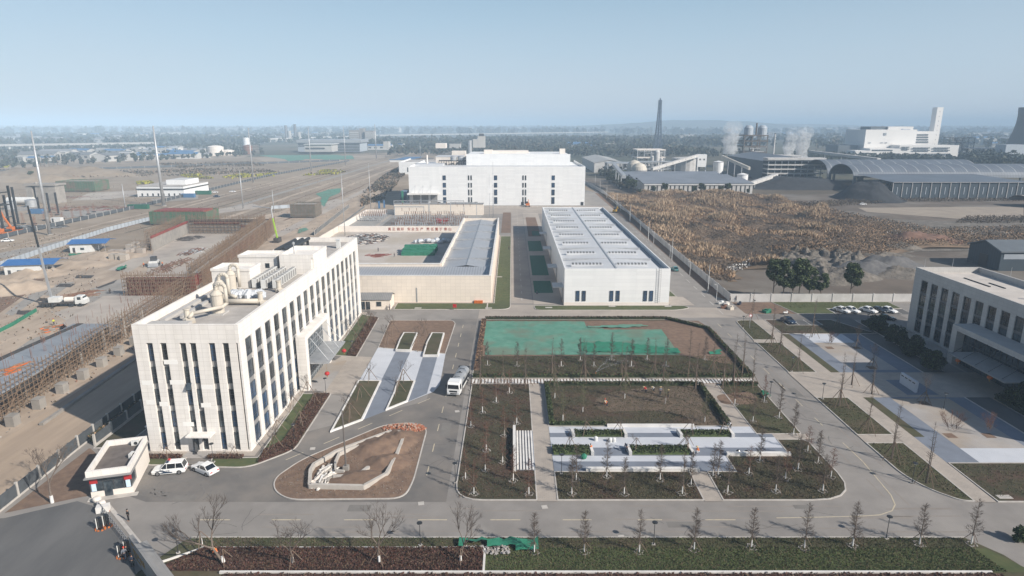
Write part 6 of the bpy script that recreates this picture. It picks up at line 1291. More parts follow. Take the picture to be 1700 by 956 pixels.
for lab, px, y_, r, z1, mt_, dome in [('wide grey blue tank behind the workshop roof', 1127, 655, 14, 17, m_wallc, 0), ('beige domed tank beside the grey conveyor, front one', 1053, 585, 7, 10, m_frp, 1), ('beige domed tank behind the front domed one', 1045, 610, 7, 11, m_frp, 1), ('white slim tank right of the transfer tower', 1178, 660, 5, 13, m_white, 0), ('white cylinder tank right of the workshop roof', 1218, 560, 4.5, 8, m_white, 0),
        ('slim pale column tank in the middle of the process plant', 1080, 690, 3, 21, m_wallc, 1), ('short pale column tank left of the slim one in the process plant', 1073, 690, 2, 16, m_wallc, 1), ('pale column tank at the right of the process plant', 1087, 690, 2, 14, m_wallc, 1)]:
    x = (px - CXP) / FPX * y_ * 1.03; T = TH('storage_tank', lab, 'tank', (x, y_, 0)); o = T.mb(); pr = [(0, 0), (r, 0), (r, z1)] + ([(r * .9, z1 + r * .4), (r * .6, z1 + r * .75), (0, z1 + r * .95)] if dome else [(0, z1 + 1.2)]); o.lathe(pr, (x, y_, 0), 20); T.part(o, 'tank_body', mt_); o = T.mb(); o.lathe([(r, z1 - .4), (r + .25, z1 - .4), (r + .25, z1), (r, z1)], (x, y_, 0), 20); o.tube((x + r + .3, y_, 0), (x + r + .3, y_, z1), .2, .2, 4); T.part(o, 'rim', m_steel)
def plant(label, px0, px1, pytop, y_, dep, levels, mat, deck, tops=(), stack=None, name='process_plant', seed=1, rust=.3):
    random.seed(seed); x0, z1 = hz(px0, pytop, y_); x1 = hz(px1, pytop, y_)[0]; T = TH(name, label, 'industrial plant', (x0, y_, 0)); o = T.mb(); nx = max(2, int((x1 - x0) / 7))
    for i in range(nx + 1):
        for y in (y_, y_ + dep): x = x0 + (x1 - x0) * i / nx; o.tube((x, y, 0), (x, y, z1), .7, .7, 4)
    T.part(o, 'column', mat); o = T.mb()
    for k in range(1, levels + 1): z = z1 * k / levels; o.box(x0 - .8, y_ - .8, z - 1.1, x1 + .8, y_ + dep + .8, z)
    T.part(o, 'floor', deck); o = T.mb()
    for i in range(nx * levels): x = random.uniform(x0 + 1, x1 - 2); z = z1 * random.randrange(levels) / levels + .2; r = random.uniform(.9, 2.0); o.tube((x, y_ + random.uniform(1, dep - 1), z), (x + .01, y_ + random.uniform(1, dep - 1), z + z1 / levels * random.uniform(.5, .95)), r, r, 8)
    T.part(o, 'vessel', m_wallc); o = T.mb()
    for i in range(nx * 3): x = random.uniform(x0, x1); z = random.uniform(1, z1); o.tube((x, y_ - 1, z), (min(x1, x + random.uniform(3, 14)), y_ - 1, z), .3, .3, 5)
    T.part(o, 'pipe', m_rust if rust > .5 else m_steel); return T, x0, x1, z1
plant('open process plant of pale vessels and pipes behind the domed tanks', 1060, 1105, 248, 700, 26, 3, m_steel, m_creamp, seed=2); plant('low tangle of pipe racks between the warehouse and process plant', 1010, 1060, 270, 640, 16, 2, m_steel, m_steel, seed=3); plant('low pipe racks in front of the wide tank', 1060, 1160, 268, 650, 12, 2, m_steel, m_steel, seed=6)
plant('pipe rack and small vessels right of the process hall', 1300, 1330, 258, 640, 20, 3, m_steel, m_wallc, seed=8); plant('dark steel boiler house frame right of the power plant', 1590, 1620, 228, 1010, 30, 4, m_swall, m_swall, seed=12); plant('small pipework plant left of the cooling tower', 1622, 1660, 246, 980, 30, 2, m_swall, m_wallc, seed=13)
m_pb = M('plant_brown', (.15, .12, .10), (.10, .082, .072), .3, .8)
T, x0, x1, z1 = plant('tall brown chemical plant of stacked floors crowned by two silos', 1238, 1276, 224, 760, 30, 6, m_pb, m_pb, seed=5)
for k, px in enumerate((1247, 1270)): x, z = hz(px, 212, 770); o = T.mb(); o.lathe([(5.2, z1 - 2), (5.2, z), (3, z + 2.5), (0, z + 3)], (x, 775, 0), 16); T.part(o, 'silo', m_hoard)
o = T.mb(); x, z = hz(1259, 204, 770); o.tube((x, 772, z1), (x, 772, z), 1.0, .9, 10); T.part(o, 'stack', m_pb)
T = TH('slim_chimney', 'slim grey chimney between the chemical plant and the vaults', 'chimney', (hz(1287, 260, 700)[0], 700, 0)); x, z = hz(1288, 222, 700); o = T.mb(); o.tube((x, 700, 0), (x, 700, z), 1.1, .8, 12); T.part(o, 'shaft', m_wallc); o = T.mb(); o.tube((x, 700, z - .01), (x, 700, z + .5), 1.0, 1.0, 12); T.part(o, 'rim', m_dark)
# lattice tower
T = TH('lattice_tower', 'very tall blue grey lattice flare tower standing above the trees', 'tower', (hz(1094, 240, 1050)[0], 1050, 0)); x, z = hz(1096, 166, 1050); x0_ = hz(1093, 240, 1050)[0]
m_lat = M('lattice_steel', (.075, .105, .16), rough=.6); o = T.mb(); N_ = 14
def lw(i): return 5.4 * (1 - i / N_) ** 1.8 + 2.1
for i in range(N_):
    za, zb = z * i / N_, z * (i + 1) / N_; a, b = lw(i), lw(i + 1)
    for sx, sy in ((-1, -1), (1, -1), (1, 1), (-1, 1)): o.tube((x0_ + sx * a, 1050 + sy * a, za), (x0_ + sx * b, 1050 + sy * b, zb), .42, .4, 4)
    for (sx, sy), (tx_, ty) in (((-1, -1), (1, -1)), ((1, -1), (1, 1)), ((1, 1), (-1, 1)), ((-1, 1), (-1, -1))):
        o.tube((x0_ + sx * a, 1050 + sy * a, za), (x0_ + tx_ * b, 1050 + ty * b, zb), .3, .3, 4); o.tube((x0_ + tx_ * a, 1050 + ty * a, za), (x0_ + sx * b, 1050 + sy * b, zb), .3, .3, 4); o.tube((x0_ + sx * b, 1050 + sy * b, zb), (x0_ + tx_ * b, 1050 + ty * b, zb), .3, .3, 4)
T.part(o, 'lattice', m_lat); o = T.mb(); o.tube((x0_, 1050, 0), (x0_, 1050, z + 3), 1.0, 1.0, 8); T.part(o, 'flare_pipe', m_lat)
# power plant
T = TH('power_plant', 'large white power plant block with banded offices and a dark left side', 'building', (540, 1000, 0)); Y = 1000
def px_box(o, p0, p1, t, b, y0, dep, m=0): xa, za = hz(p0, t, y0); xb, zb = hz(p1, b, y0); o.box(xa, y0, max(0, zb), xb, y0 + dep, za, m)
o = T.mb(); px_box(o, 1439, 1517, 215, 262, Y, 60); px_box(o, 1476, 1517, 210, 214.9, Y + 2, 40); px_box(o, 1517, 1548, 218, 262, Y + 10, 50); px_box(o, 1495, 1590, 241, 263, Y - 25, 24); px_box(o, 1446, 1494.9, 246.5, 263, Y - 26, 25); px_box(o, 1421, 1446, 250, 263, Y - 28, 25); T.part(o, 'wall', M('white_far', (.78, .76, .73), (.74, .72, .69), .02, .7))
o = T.mb(); px_box(o, 1447, 1476, 210, 214.9, Y + 5, 30); T.part(o, 'rooftop_plant', m_swall)
o = T.mb(); px_box(o, 1393, 1423, 241, 262, Y + 10, 40); T.part(o, 'annex', m_swall)
for r_ in range(4):
    o = T.mb(); px_box(o, 1519, 1542, 222.6 + r_ * 4, 225 + r_ * 4, Y + 9.4, .5); T.part(o, 'window_band', m_swall)
for p0, p1, t in [(1517, 1546, 244.6), (1517, 1546, 248.6), (1551, 1579, 244.6), (1551, 1579, 248.6), (1516, 1577, 254.8), (1498, 1512, 243.5), (1449, 1484, 248.5), (1475, 1494, 254.5), (1428, 1455, 253.7), (1498, 1512, 246.5)]:
    n_ = max(1, int((p1 - p0) / 5)); o = T.mb()
    for i in range(n_): px_box(o, p0 + i * (p1 - p0) / n_, p0 + (i + .82) * (p1 - p0) / n_, t, t + 1.7, Y - 28.6 if p0 < 1446 else Y - 26.6, .5)
    T.part(o, 'window_band', m_swall)
for p0, p1, t, b in [(1443, 1447, 236.3, 237.5), (1463, 1467, 236.3, 237.5), (1470, 1474, 236.3, 237.5), (1468.5, 1472.5, 220.5, 224.5)]: o = T.mb(); px_box(o, p0, p1, t, b, Y - .6, .5); T.part(o, 'vent', m_hoard)
o = T.mb(); px_box(o, 1497.5, 1500, 214, 217.6, Y + 1.3, .5); px_box(o, 1501.5, 1512, 214.6, 215.6, Y + 1.3, .5); px_box(o, 1501.5, 1512, 216.4, 217.2, Y + 1.3, .5); T.part(o, 'sign', M('sign_blue', (.03, .10, .25), rough=.6))
T = TH('square_chimney', 'tall square white power plant chimney with a blue grey shaded side', 'chimney', (hz(1552, 240, Y + 30)[0], Y + 30, 0)); o = T.mb(); xa, za = hz(1549, 178, Y + 30); xb = hz(1558, 178, Y + 30)[0]; x = hz(1552, 240, Y + 30)[0]
o.box(x - 4, Y + 30, 0, x + 5.5, Y + 42, za); T.part(o, 'shaft', MT['white_far']); o = T.mb()
for i in range(9): o.box(x + .3, Y + 29.9, 12 + i * 7, x + 1.1, Y + 29.99, 13.2 + i * 7)
T.part(o, 'window', m_swall)
o = MB(); x, z = hz(1728, 178, 950); o.lathe([(44 - 0, 0), (40, 12), (35, 26), (31, 40), (29, 52), (28.6, 62), (29.6, z), (28.9, z), (27.9, 62), (28.3, 52)], (0, 0, 0), 40); c = o.build('tower_shell', M('tower_concrete', (.17, .175, .18), (.13, .135, .14), .03, .85, stretch=(1, 1, .15)), None, True); t = thing('cooling_tower', 'huge dark waisted cooling tower cut by the right edge of the picture', 'cooling tower', (x + 6, 950, 0)); c.parent = t
o = MB()
for i in range(24): a = i * math.pi / 12; o.tube((46 * math.cos(a), 46 * math.sin(a), 0), (43.5 * math.cos(a + .08), 43.5 * math.sin(a + .08), 3), .6, .6, 4)
o.build('leg', m_conc, t)
T = TH('plant_office', 'pale low blocks in front of the cooling tower', 'building', (hz(1640, 262, 900)[0], 900, 0)); o = T.mb(); px_box(o, 1672, 1700, 240, 263, 880, 20); px_box(o, 1676, 1690, 254, 263, 860, 12); T.part(o, 'wall', m_hoard)
# steam plumes
def plume(label, px, py, y_, h, r0, r1, dens, lean=4):
    x, z0 = hz(px, py, y_); o = MB((x, y_, 0)); n, k = 14, 10; V = []; random.seed(int(px))
    for j in range(k + 1):
        t_ = j / k; rr = r0 + (r1 - r0) * t_ ** .7; rr *= (1 + .15 * math.sin(j * 1.9)) * (1 if j < k else .4); cx_ = x + lean * t_ * t_ + 1.0 * math.sin(j * 1.3)
        for i in range(n): a = 2 * math.pi * i / n; q = rr * (1 + .12 * math.sin(3 * a + j)); V.append((cx_ + q * math.cos(a), y_ + q * math.sin(a), z0 + h * t_))
    F = [(j * n + i, j * n + (i + 1) % n, (j + 1) * n + (i + 1) % n, (j + 1) * n + i) for j in range(k) for i in range(n)] + [tuple(range(n))[::-1], tuple(range(k * n, (k + 1) * n))]
    o.add(V, F); m = bpy.data.materials.new('steam'); m.use_nodes = True; nt = m.node_tree; nt.nodes.clear(); pv = nt.nodes.new('ShaderNodeVolumePrincipled'); pv.inputs['Color'].default_value = (.98, .99, 1, 1); pv.inputs['Anisotropy'].default_value = -.1
    tc = nt.nodes.new('ShaderNodeTexCoord'); no = nt.nodes.new('ShaderNodeTexNoise'); no.inputs['Scale'].default_value = .22; no.inputs['Detail'].default_value = 4; nt.links.new(tc.outputs['Object'], no.inputs['Vector'])
    sx = nt.nodes.new('ShaderNodeSeparateXYZ'); nt.links.new(tc.outputs['Object'], sx.inputs[0]); mr = nt.nodes.new('ShaderNodeMapRange'); mr.inputs[1].default_value = z0; mr.inputs[2].default_value = z0 + h; mr.inputs[3].default_value = 1; mr.inputs[4].default_value = .0; nt.links.new(sx.outputs[2], mr.inputs[0])
    m2 = nt.nodes.new('ShaderNodeMapRange'); m2.inputs[1].default_value = .38; m2.inputs[2].default_value = .62; nt.links.new(no.outputs['Fac'], m2.inputs[0]); mu = nt.nodes.new('ShaderNodeMath'); mu.operation = 'MULTIPLY'; nt.links.new(mr.outputs[0], mu.inputs[0]); nt.links.new(m2.outputs[0], mu.inputs[1]); mv = nt.nodes.new('ShaderNodeMath'); mv.operation = 'MULTIPLY'; mv.inputs[1].default_value = dens; nt.links.new(mu.outputs[0], mv.inputs[0]); nt.links.new(mv.outputs[0], pv.inputs['Density'])
    ou = nt.nodes.new('ShaderNodeOutputMaterial'); nt.links.new(pv.outputs[0], ou.inputs['Volume']); return tag(o.build('steam_plume', m), label, 'steam', kind='stuff')
plume('white steam plume left of the chemical plant', 1211, 256, 720, 38, 7, 10, .26); plume('white steam plume behind the vaults, left of two', 1308, 268, 660, 34, 4.2, 7, .34); plume('white steam plume behind the vaults, right of two', 1329, 266, 665, 36, 5, 8.5, .36)
T = TH('evaporative_cooler', 'pale cooler block beneath the two steam plumes', 'building', (hz(1303, 270, 655)[0], 655, 0)); o = T.mb(); px_box(o, 1302, 1336, 266, 300, 655, 14); T.part(o, 'casing', m_wallc); o = T.mb(); px_box(o, 1304, 1312, 265, 266, 656, 12); px_box(o, 1324, 1334, 264.6, 266, 656, 12); T.part(o, 'fan_ring', m_steel)
# ================================================================ TREES
m_bark = M('bark', (.19, .15, .12), (.13, .10, .08), 4, .9); m_lime_w = M('limewash', (.72, .71, .69), (.6, .59, .57), 3, .8); m_twig = M('twig_grey', (.115, .088, .07), (.08, .062, .05), 4, .9); m_twigr = M('twig_red', (.17, .078, .05), (.12, .06, .042), 4, .9); m_twigg = M('twig_green', (.11, .135, .055), (.13, .11, .07), 4, .9)
m_stake = M('stake', (.20, .14, .10), (.15, .11, .08), 3, .9); m_ring = M('mulch_ring', (.40, .38, .35), (.16, .13, .11), 3, .9)
def twigmesh(segs, n=3):
    """segs: array (k,8) of start, end, r0, r1 -> verts, quads"""
    S = np.asarray(segs, float); A, B = S[:, :3], S[:, 3:6]; d = B - A; d /= np.linalg.norm(d, axis=1)[:, None] + 1e-9
    ref = np.where(np.abs(d[:, 2:3]) > .9, [[1., 0, 0]], [[0, 0, 1.]]); u = np.cross(d, ref); u /= np.linalg.norm(u, axis=1)[:, None]; w_ = np.cross(d, u); vs = []
    for i in range(n):
        a = 2 * math.pi * i / n; q = u * math.cos(a) + w_ * math.sin(a); vs.append(A + q * S[:, 6:7]); vs.append(B + q * S[:, 7:8])
    V = np.stack(vs, 1).reshape(-1, 3); b = np.arange(len(S))[:, None] * 2 * n; F = []
    for i in range(n): j = (i + 1) % n; F.append(np.concatenate([b + 2 * i, b + 2 * j, b + 2 * j + 1, b + 2 * i + 1], 1))
    return V, np.stack(F, 1).reshape(-1, 4)
def add_stakes(t, r=1.1, h=1.5, n=3, rot=0, mat=None, th=.035):
    for i in range(n):
        a = rot + 2 * math.pi * i / n; o = MB(); o.tube((r * math.cos(a), r * math.sin(a), 0), (.04 * math.cos(a), .04 * math.sin(a), h), th, th, 5); o.build('stake', mat or m_stake, t)
def add_ring(t, r=.6):
    o = MB(); random.seed(5); n = 14
    for i in range(n):
        a = 2 * math.pi * i / n; q = r * random.uniform(.6, 1.05); o.obox(q * math.cos(a), q * math.sin(a), .03, random.uniform(.15, .4), random.uniform(.08, .18), .05, a + 1.57 + random.uniform(-.6, .6))
    o.build('soil_ring', m_ring, t)
def conifer_bare(nm, H, W, mt, seed, white=True, dense=1.0, stakes=3, ring=True, base=.2, r=.065):
    """young dawn-redwood like tree: straight leader, many fine ascending laterals"""
    random.seed(seed); t = thing('young_tree', nm, 'tree'); o = MB(); o.tube((0, 0, 0), (0, 0, H * .5), r, r * .65, 7); o.tube((0, 0, H * .5), (.03, .02, H), r * .65, .012, 6); o.build('trunk', m_bark, t)
    if white: o = MB(); o.tube((0, 0, 0), (0, 0, 1.05), r + .018, r + .01, 8); o.build('limewash_band', m_lime_w, t)
    S = []; N_ = int(78 * dense)
    for i in range(N_):
        u = (i + random.random()) / N_; z = H * (base + (1 - base) * u * .96); L = W * (1 - u) ** .75 * random.uniform(.55, 1.1) + .12; a = random.uniform(0, 6.28); up = random.uniform(.15, .55)
        p0 = Vector((0, 0, z)); d = Vector((math.cos(a), math.sin(a), up)).normalized(); p1 = p0 + d * L * .6; p2 = p1 + (d + Vector((0, 0, .35))).normalized() * L * .4
        S.append((*p0, *p1, .02, .013)); S.append((*p1, *p2, .013, .006))
        for k in range(int(7 * L / W) + 3):
            s_ = random.uniform(.2, 1); q = p0.lerp(p1, min(1, s_ / .6)) if s_ < .6 else p1.lerp(p2, (s_ - .6) / .4); e = (d * .6 + Vector((random.uniform(-1, 1), random.uniform(-1, 1), random.uniform(-.1, .9)))).normalized()
            q2 = q + e * random.uniform(.15, .42) * (.5 + .5 * W); S.append((*q, *q2, .010, .005))
            for _ in range(2): e2 = (e + Vector((random.uniform(-1, 1), random.uniform(-1, 1), random.uniform(-.5, .9))) * .8).normalized(); m_ = q.lerp(q2, random.random()); S.append((*m_, *(m_ + e2 * random.uniform(.1, .25)), .006, .003))
    V, F = twigmesh(S); npmesh('crown', V, F, mt, parent=t)
    if stakes: add_stakes(t, 1.0, 1.5, stakes, random.random() * 6)
    if ring: add_ring(t)
    return t
def spreading_bare(nm, H, W, mt, seed, white=True, stakes=3, ring=False, multi=1, lean=0, forkz=.32, r=.12, depth=5):
    random.seed(seed); t = thing('bare_tree', nm, 'tree'); S = []; T_ = []
    def grow(p, d, L, r_, k):
        n = 3; q = p
        for i in range(n):
            d2 = (d + Vector((random.uniform(-1, 1), random.uniform(-1, 1), random.uniform(-.1, .5))) * .16).normalized(); q2 = q + d2 * L / n; ra = r_ * (1 - .4 * i / n); rb = r_ * (1 - .4 * (i + 1) / n)
            (T_ if k >= depth - 1 else S).append((*q, *q2, ra, rb)); q = q2; d = d2
            if k > 0 and i > 0 and k < depth: 
                e = (d + Vector((random.uniform(-1, 1), random.uniform(-1, 1), random.uniform(-.2, .5))) * .8).normalized(); grow(q, e, L * .55, r_ * .4, k - 2 if k > 1 else 0)
        if k > 0:
            for _ in range(random.choice((3, 3, 2)) if k > 1 else 4):
                e = (d + Vector((random.uniform(-1, 1), random.uniform(-1, 1), random.uniform(-.1, .55))) * W).normalized(); grow(q, e, L * random.uniform(.62, .85), r_ * .58, k - 1)
    if multi == 1: grow(Vector((0, 0, 0)), Vector((lean, 0, 1)).normalized(), H * forkz, r, depth)
    else:
        for i in range(multi): a = i * 6.28 / multi + .5; grow(Vector((.12 * math.cos(a), .12 * math.sin(a), 0)), Vector((.28 * math.cos(a), .28 * math.sin(a), 1)).normalized(), H * .42, r, depth - 1)
        T_ = S[:]; S2 = [s for s in S if s[6] < .025]; T_ = [s for s in S if s[6] >= .025]; S = S2
    V, F = twigmesh(T_, 6); npmesh('trunk', V, F, m_bark, parent=t)
    if S: V, F = twigmesh(S, 3); npmesh('crown', V, F, mt, parent=t)
    if white: o = MB(); o.tube((0, 0, 0), (lean * 1.1, 0, 1.1), r + .03, r + .01, 8); o.build('limewash_band', m_lime_w, t)
    if stakes: add_stakes(t, 1.3, 2.1, stakes, random.random() * 6, th=.045)
    if ring: add_ring(t)
    return t
def tall_bare(nm, H, seed, mt=None, stakes=4, W=1.0, dens=1.0):
    """tall narrow bare ginkgo with sparse laterals and long stakes"""
    random.seed(seed); t = thing('tall_bare_tree', nm, 'tree'); S = []; o = MB(); k = random.choice((1, 2)); 
    for j in range(k): b = Vector((.16 * j, .05 * j, 0)); o.tube(b, b + Vector((.05, 0, H * .45)), .08, .055, 6); o.tube(b + Vector((.05, 0, H * .45)), b + Vector((.1 * (j or -1), .1, H * (1 - .12 * j))), .055, .012, 5)
    o.build('trunk', m_bark, t)
    for i in range(int(52 * dens)):
        z = H * random.uniform(.28, .97); L = W * random.uniform(.4, 1.3) * (1.15 - z / H); a = random.uniform(0, 6.28); d = Vector((math.cos(a), math.sin(a), random.uniform(.25, .9))).normalized(); p = Vector((.03, 0, z)); q = p + d * L; S.append((*p, *q, .022, .009))
        for _ in range(4): m_ = p.lerp(q, random.random()); e = (d + Vector((random.uniform(-1, 1), random.uniform(-1, 1), random.uniform(-.3, 1))) * .9).normalized(); S.append((*m_, *(m_ + e * random.uniform(.15, .5)), .008, .004))
    V, F = twigmesh(S); npmesh('crown', V, F, mt or m_twig, parent=t); add_stakes(t, 1.7, 3.0, stakes, random.random() * 6, th=.05); return t
def shrub_tree(nm, H, seed, mt=None, stakes=3):
    return spreading_bare(nm, H, .75, mt or m_twig, seed, False, stakes, False, 1, 0, .36, .05, 4)
CF = [conifer_bare('x', 5.6, .92, m_twig, 1, dense=.95), conifer_bare('x', 5.3, 1.0, m_twig, 2, dense=.85), conifer_bare('x', 5.8, .85, m_twig, 3, dense=.75)]
CR = [conifer_bare('x', 5.2, .85, m_twigr, 4, dense=.55), conifer_bare('x', 4.6, .95, m_twigr, 5, dense=.5)]
CG = [conifer_bare('x', 5.8, 1.0, m_twigg, 6, dense=.8, ring=False)]
SP = [spreading_bare('x', 7.6, .8, m_twig, 7), spreading_bare('x', 7.2, .75, m_twig, 8)]
TB = [tall_bare('x', 9.5, 9), tall_bare('x', 8.4, 10, W=.8), tall_bare('x', 10, 12, W=1.2)]
SH = [shrub_tree('x', 3.4, 13), shrub_tree('x', 2.8, 14)]
_n = {}
def plant_at(protos, pts, fmt, first='leftmost', s=(.92, 1.1), z=.12, order=None, group=None, side='from the left'):
    pts = sorted(pts, key=order or (lambda p: p[0])); k = len(pts)
    for i, p in enumerate(pts):
        pr = protos[i % len(protos)] if len(protos) > 1 else protos[0]; x, y = at(*p[:2]); w_ = nth(i, first) if i < len(ORD) else str(i)
        place(pr, (x, y, z), random.uniform(0, 6.28), fmt.format(n=(w_ + (' ' + side if i else ''))), random.uniform(*s) * (p[2] if len(p) > 2 else 1), group)
random.seed(77)
plant_at(CF, [(888, 918), (971, 918), (1062, 918), (1153, 914), (1248, 910), (1336, 911), (1416, 908), (1527, 905), (1613, 904)], 'cone shaped bare tree on the front verge, {n}', group='young trees on the front verge')
plant_at(SP, [(488, 940), (631, 939), (766, 937)], 'bare spreading tree in the dark red front bed, {n}', group='spreading trees on the front verge')
big = spreading_bare('many stemmed bare tree with leaning white trunk at the left of the front bed', 8.0, .6, m_twig, 31, True, 3, lean=-.2, r=.2, forkz=.35); place(big, at(374, 939) + (.1,), 0)
sm = spreading_bare('small bare forked tree beside the lamp at the bottom left', 4.2, .5, m_twig, 32, True, 3, r=.08, depth=4); place(sm, at(337, 908) + (.1,), 1)
gt = spreading_bare('old bare tree with whitewashed trunk beside the gatehouse', 8.2, .7, m_bark, 33, True, 0, r=.2, forkz=.34); place(gt, at(88, 835) + (.05,), .6)
st = spreading_bare('slim bare tree behind the gatehouse tree near the fence', 4.5, .6, m_twig, 34, False, 0, r=.06, depth=4); place(st, at(62, 790) + (.05,), .6)
q = lambda ox, oy, k, L: [(ox + a[0] / k, oy + a[1] / k) + tuple(a[2:]) for a in L]
plant_at(CR, q(750, 600, 3.983, [(298, 272), (207, 340), (130, 435), (433, 415), (352, 497), (232, 595), (340, 672), (95, 778), (225, 725), (410, 792), (150, 880), (513, 880), (385, 210)]), 'thin rust coloured young tree on the left park lawn, {n}', group='rusty young trees on the left park lawn')
plant_at(CF, q(750, 600, 3.983, [(826, 790), (1028, 768), (797, 882), (1143, 882), (1380, 787), (1527, 880), (1585, 820), (1730, 760)]), 'cone shaped bare tree on the lawn in front of the plaza, {n}', group='young trees in front of the plaza')
plant_at(CF[:2] + CR[1:], q(1100, 600, 3.983, [(370, 755), (432, 870), (573, 748), (645, 662), (868, 485), (962, 597), (1030, 672), (815, 780), (898, 720), (1115, 770), (750, 865), (1062, 860)]), 'cone shaped bare tree on the lawn right of the plaza, {n}', group='young trees right of the plaza')
plant_at(CR[:1] + CF[2:], q(1100, 600, 3.983, [(600, 400), (480, 287), (773, 375), (675, 268)]), 'small bare tree on the upper right park lawn, {n}', group='young trees on the upper right lawn')
plant_at(CF, q(780, 520, 5.667, [(172, 490), (450, 500), (865, 500), (1043, 448), (1172, 502), (1340, 442), (1525, 500), (1672, 440)]) + q(1060, 520, 5.623, [(262, 497), (625, 435)]), 'small bare tree standing against the big green net, {n}', group='young trees along the green net')
plant_at(TB, q(780, 520, 5.667, [(100, 690), (320, 690), (532, 690), (800, 690), (780, 590), (1070, 590), (1090, 640), (1470, 680), (1430, 600)]) + q(1060, 520, 5.623, [(150, 590), (235, 650), (470, 590), (540, 710), (795, 710), (970, 590), (1065, 700), (695, 590)]), 'tall thin bare tree near the stepping path, {n}', group='tall trees by the stepping path', s=(.85, 1.12))
plant_at(CG, q(750, 600, 3.983, [(738, 393), (870, 338), (1147, 248), (685, 246)]) + q(1100, 600, 3.983, [(22, 282), (282, 402)]), 'slim tree with faint green buds on the inner park lawn, {n}', group='budding trees on the inner lawn')
plant_at(SH, q(750, 600, 3.983, [(785, 590), (893, 490), (1110, 490), (1222, 595), (1560, 580)]) + q(1100, 600, 3.983, [(405, 490), (190, 480), (150, 590)]), 'little bare forked tree among the plaza hedges, {n}', group='little trees in the plaza', z=.4)
plant_at(TB, [(1281, 575), (1296, 587), (1325, 616), (1249, 530), (1349, 560), (1393, 675), (1441, 719), (1482, 764), (1537, 803), (1218, 640)], 'tall thin bare tree beside the right road, {n}', group='tall trees beside the right road', s=(.9, 1.15))
plant_at([spreading_bare('x', 5.2, .55, m_twig, 41, False, 4, r=.09, depth=5)], [(1535, 670), (1448, 611), (1423, 578), (1391, 543)], 'bare staked tree in a square pit on the right plaza, {n}', group='staked trees on the right plaza')
plant_at([spreading_bare('x', 3.6, .8, m_twigr, 42, False, 0, multi=5, r=.05, depth=4)], [(1378, 578), (1578, 724), (1642, 724)], 'low many stemmed bare shrub tree in the right plaza paving, {n}', group='low shrub trees on the right plaza')
plant_at(TB[:1], [(1415, 640), (1447, 655)], 'slender bare pole tree on the pale right crosswalk, {n}', group='pole trees on the right crosswalk', s=(.8, .9))
plant_at(SH, q(540, 500, 4.346, [(265, 705), (190, 855), (530, 670), (325, 578), (570, 600)]), 'bare staked tree in the striped plaza beside the office, {n}', s=(1.2, 1.5), group='trees in the striped plaza')
plant_at(SH[:1], q(540, 500, 4.346, [(490, 240), (718, 250), (455, 320), (680, 345)]), 'bare tree on the brown soil bed, {n}', s=(1.3, 1.7), group='trees on the soil bed')
plant_at(SH, q(540, 500, 4.346, [(180, 245), (228, 310), (275, 230), (310, 180), (340, 150), (240, 180)]), 'thin bare tree in the garden bed beyond the office entrance, {n}', s=(1.0, 1.3), group='trees beyond the office entrance')
plant_at(SH, q(200, 560, 3.676, [(945, 685), (1105, 540), (1190, 415), (1148, 345), (965, 580), (1060, 440)]), 'thin bare tree in the garden bed along the office side, {n}', s=(1.0, 1.3), group='trees along the office side')
plant_at(SH[1:], q(200, 560, 3.676, [(290, 745), (705, 735)]), 'little bare tree in front of the office end wall, {n}', s=(.9, 1.1), group='trees before the office end wall')
for k, p in enumerate([(1535, 670), (1448, 611), (1423, 578), (1378, 578), (1578, 724), (1642, 724)]):
    x, y = at(*p); mb = MB(); mb.box(x - .8, y - .8, .1, x + .8, y + .8, .125); struct(mb.build('tree_pit', m_soil))

# evergreen trees
m_ev = [M('evergreen', (.05, .075, .03), (.07, .095, .035), .4, .8, rand=.12), M('evergreen_light', (.095, .125, .045), (.075, .10, .035), .5, .8, rand=.12), M('evergreen_dark', (.014, .022, .012), (.02, .03, .014), .5, .85)]
def leafy(nm, H, W, seed, n=3600, size=.22, trunk=.35, name='evergreen_tree', tr=.16, clumps=16, mats=None, pm=(.45, .25, .3), oval=1.0):
    global rng
    rs = np.random.default_rng(seed); t = thing(name, nm, 'tree'); random.seed(seed); o = MB(); o.tube((0, 0, 0), (.1, 0, H * .6), tr, tr * .6, 7)
    C = []
    for i in range(clumps):
        a = random.uniform(0, 6.28); u = random.random(); rr = W * (.25 + .55 * math.sin(math.pi * (.15 + .8 * u)) * random.uniform(.5, 1)); z = H * (trunk + (1 - trunk) * (u * .86 + .07)); c = Vector((rr * math.cos(a) * .75, rr * math.sin(a) * .75, z)); C.append(c)
        o.tube((.05, 0, max(H * trunk * .8, z - H * .18)), c, tr * .35, .03, 4)
    o.build('trunk', m_bark, t); P_ = []
    for i in range(n):
        c = C[i % clumps]; d = rs.normal(size=3); d /= np.linalg.norm(d); r_ = W * .36 * rs.uniform(.35, 1.0) ** .6; P_.append((c.x + d[0] * r_, c.y + d[1] * r_, c.z + d[2] * r_ * .75 * oval))
    leaves('crown', np.array(P_), size, mats or m_ev, t, pm=pm); return t
EV = [leafy('x', 11.5, 3.3, 51, n=5200, clumps=22, pm=(.4, .4, .2)), leafy('x', 11, 2.9, 52, n=5000, clumps=20, pm=(.4, .4, .2)), leafy('x', 10, 2.7, 53, n=4600, clumps=20, pm=(.4, .4, .2))]
xs = [(1283, 499, 1.05), (1300, 499, 1.12), (1316, 499, 1.0), (1326, 499, 1.05), (1343, 499, .9), (1362, 500, .85), (1411, 500, .95)]
plant_at(EV, xs, 'tall dark evergreen behind the pale boundary wall, {n}', s=(1, 1.02), z=0, group='evergreens behind the boundary wall')
RB = leafy('x', 4.6, 2.9, 55, n=6500, size=.15, trunk=.1, name='round_bush_tree', tr=.1, clumps=26, pm=(.3, .05, .65))
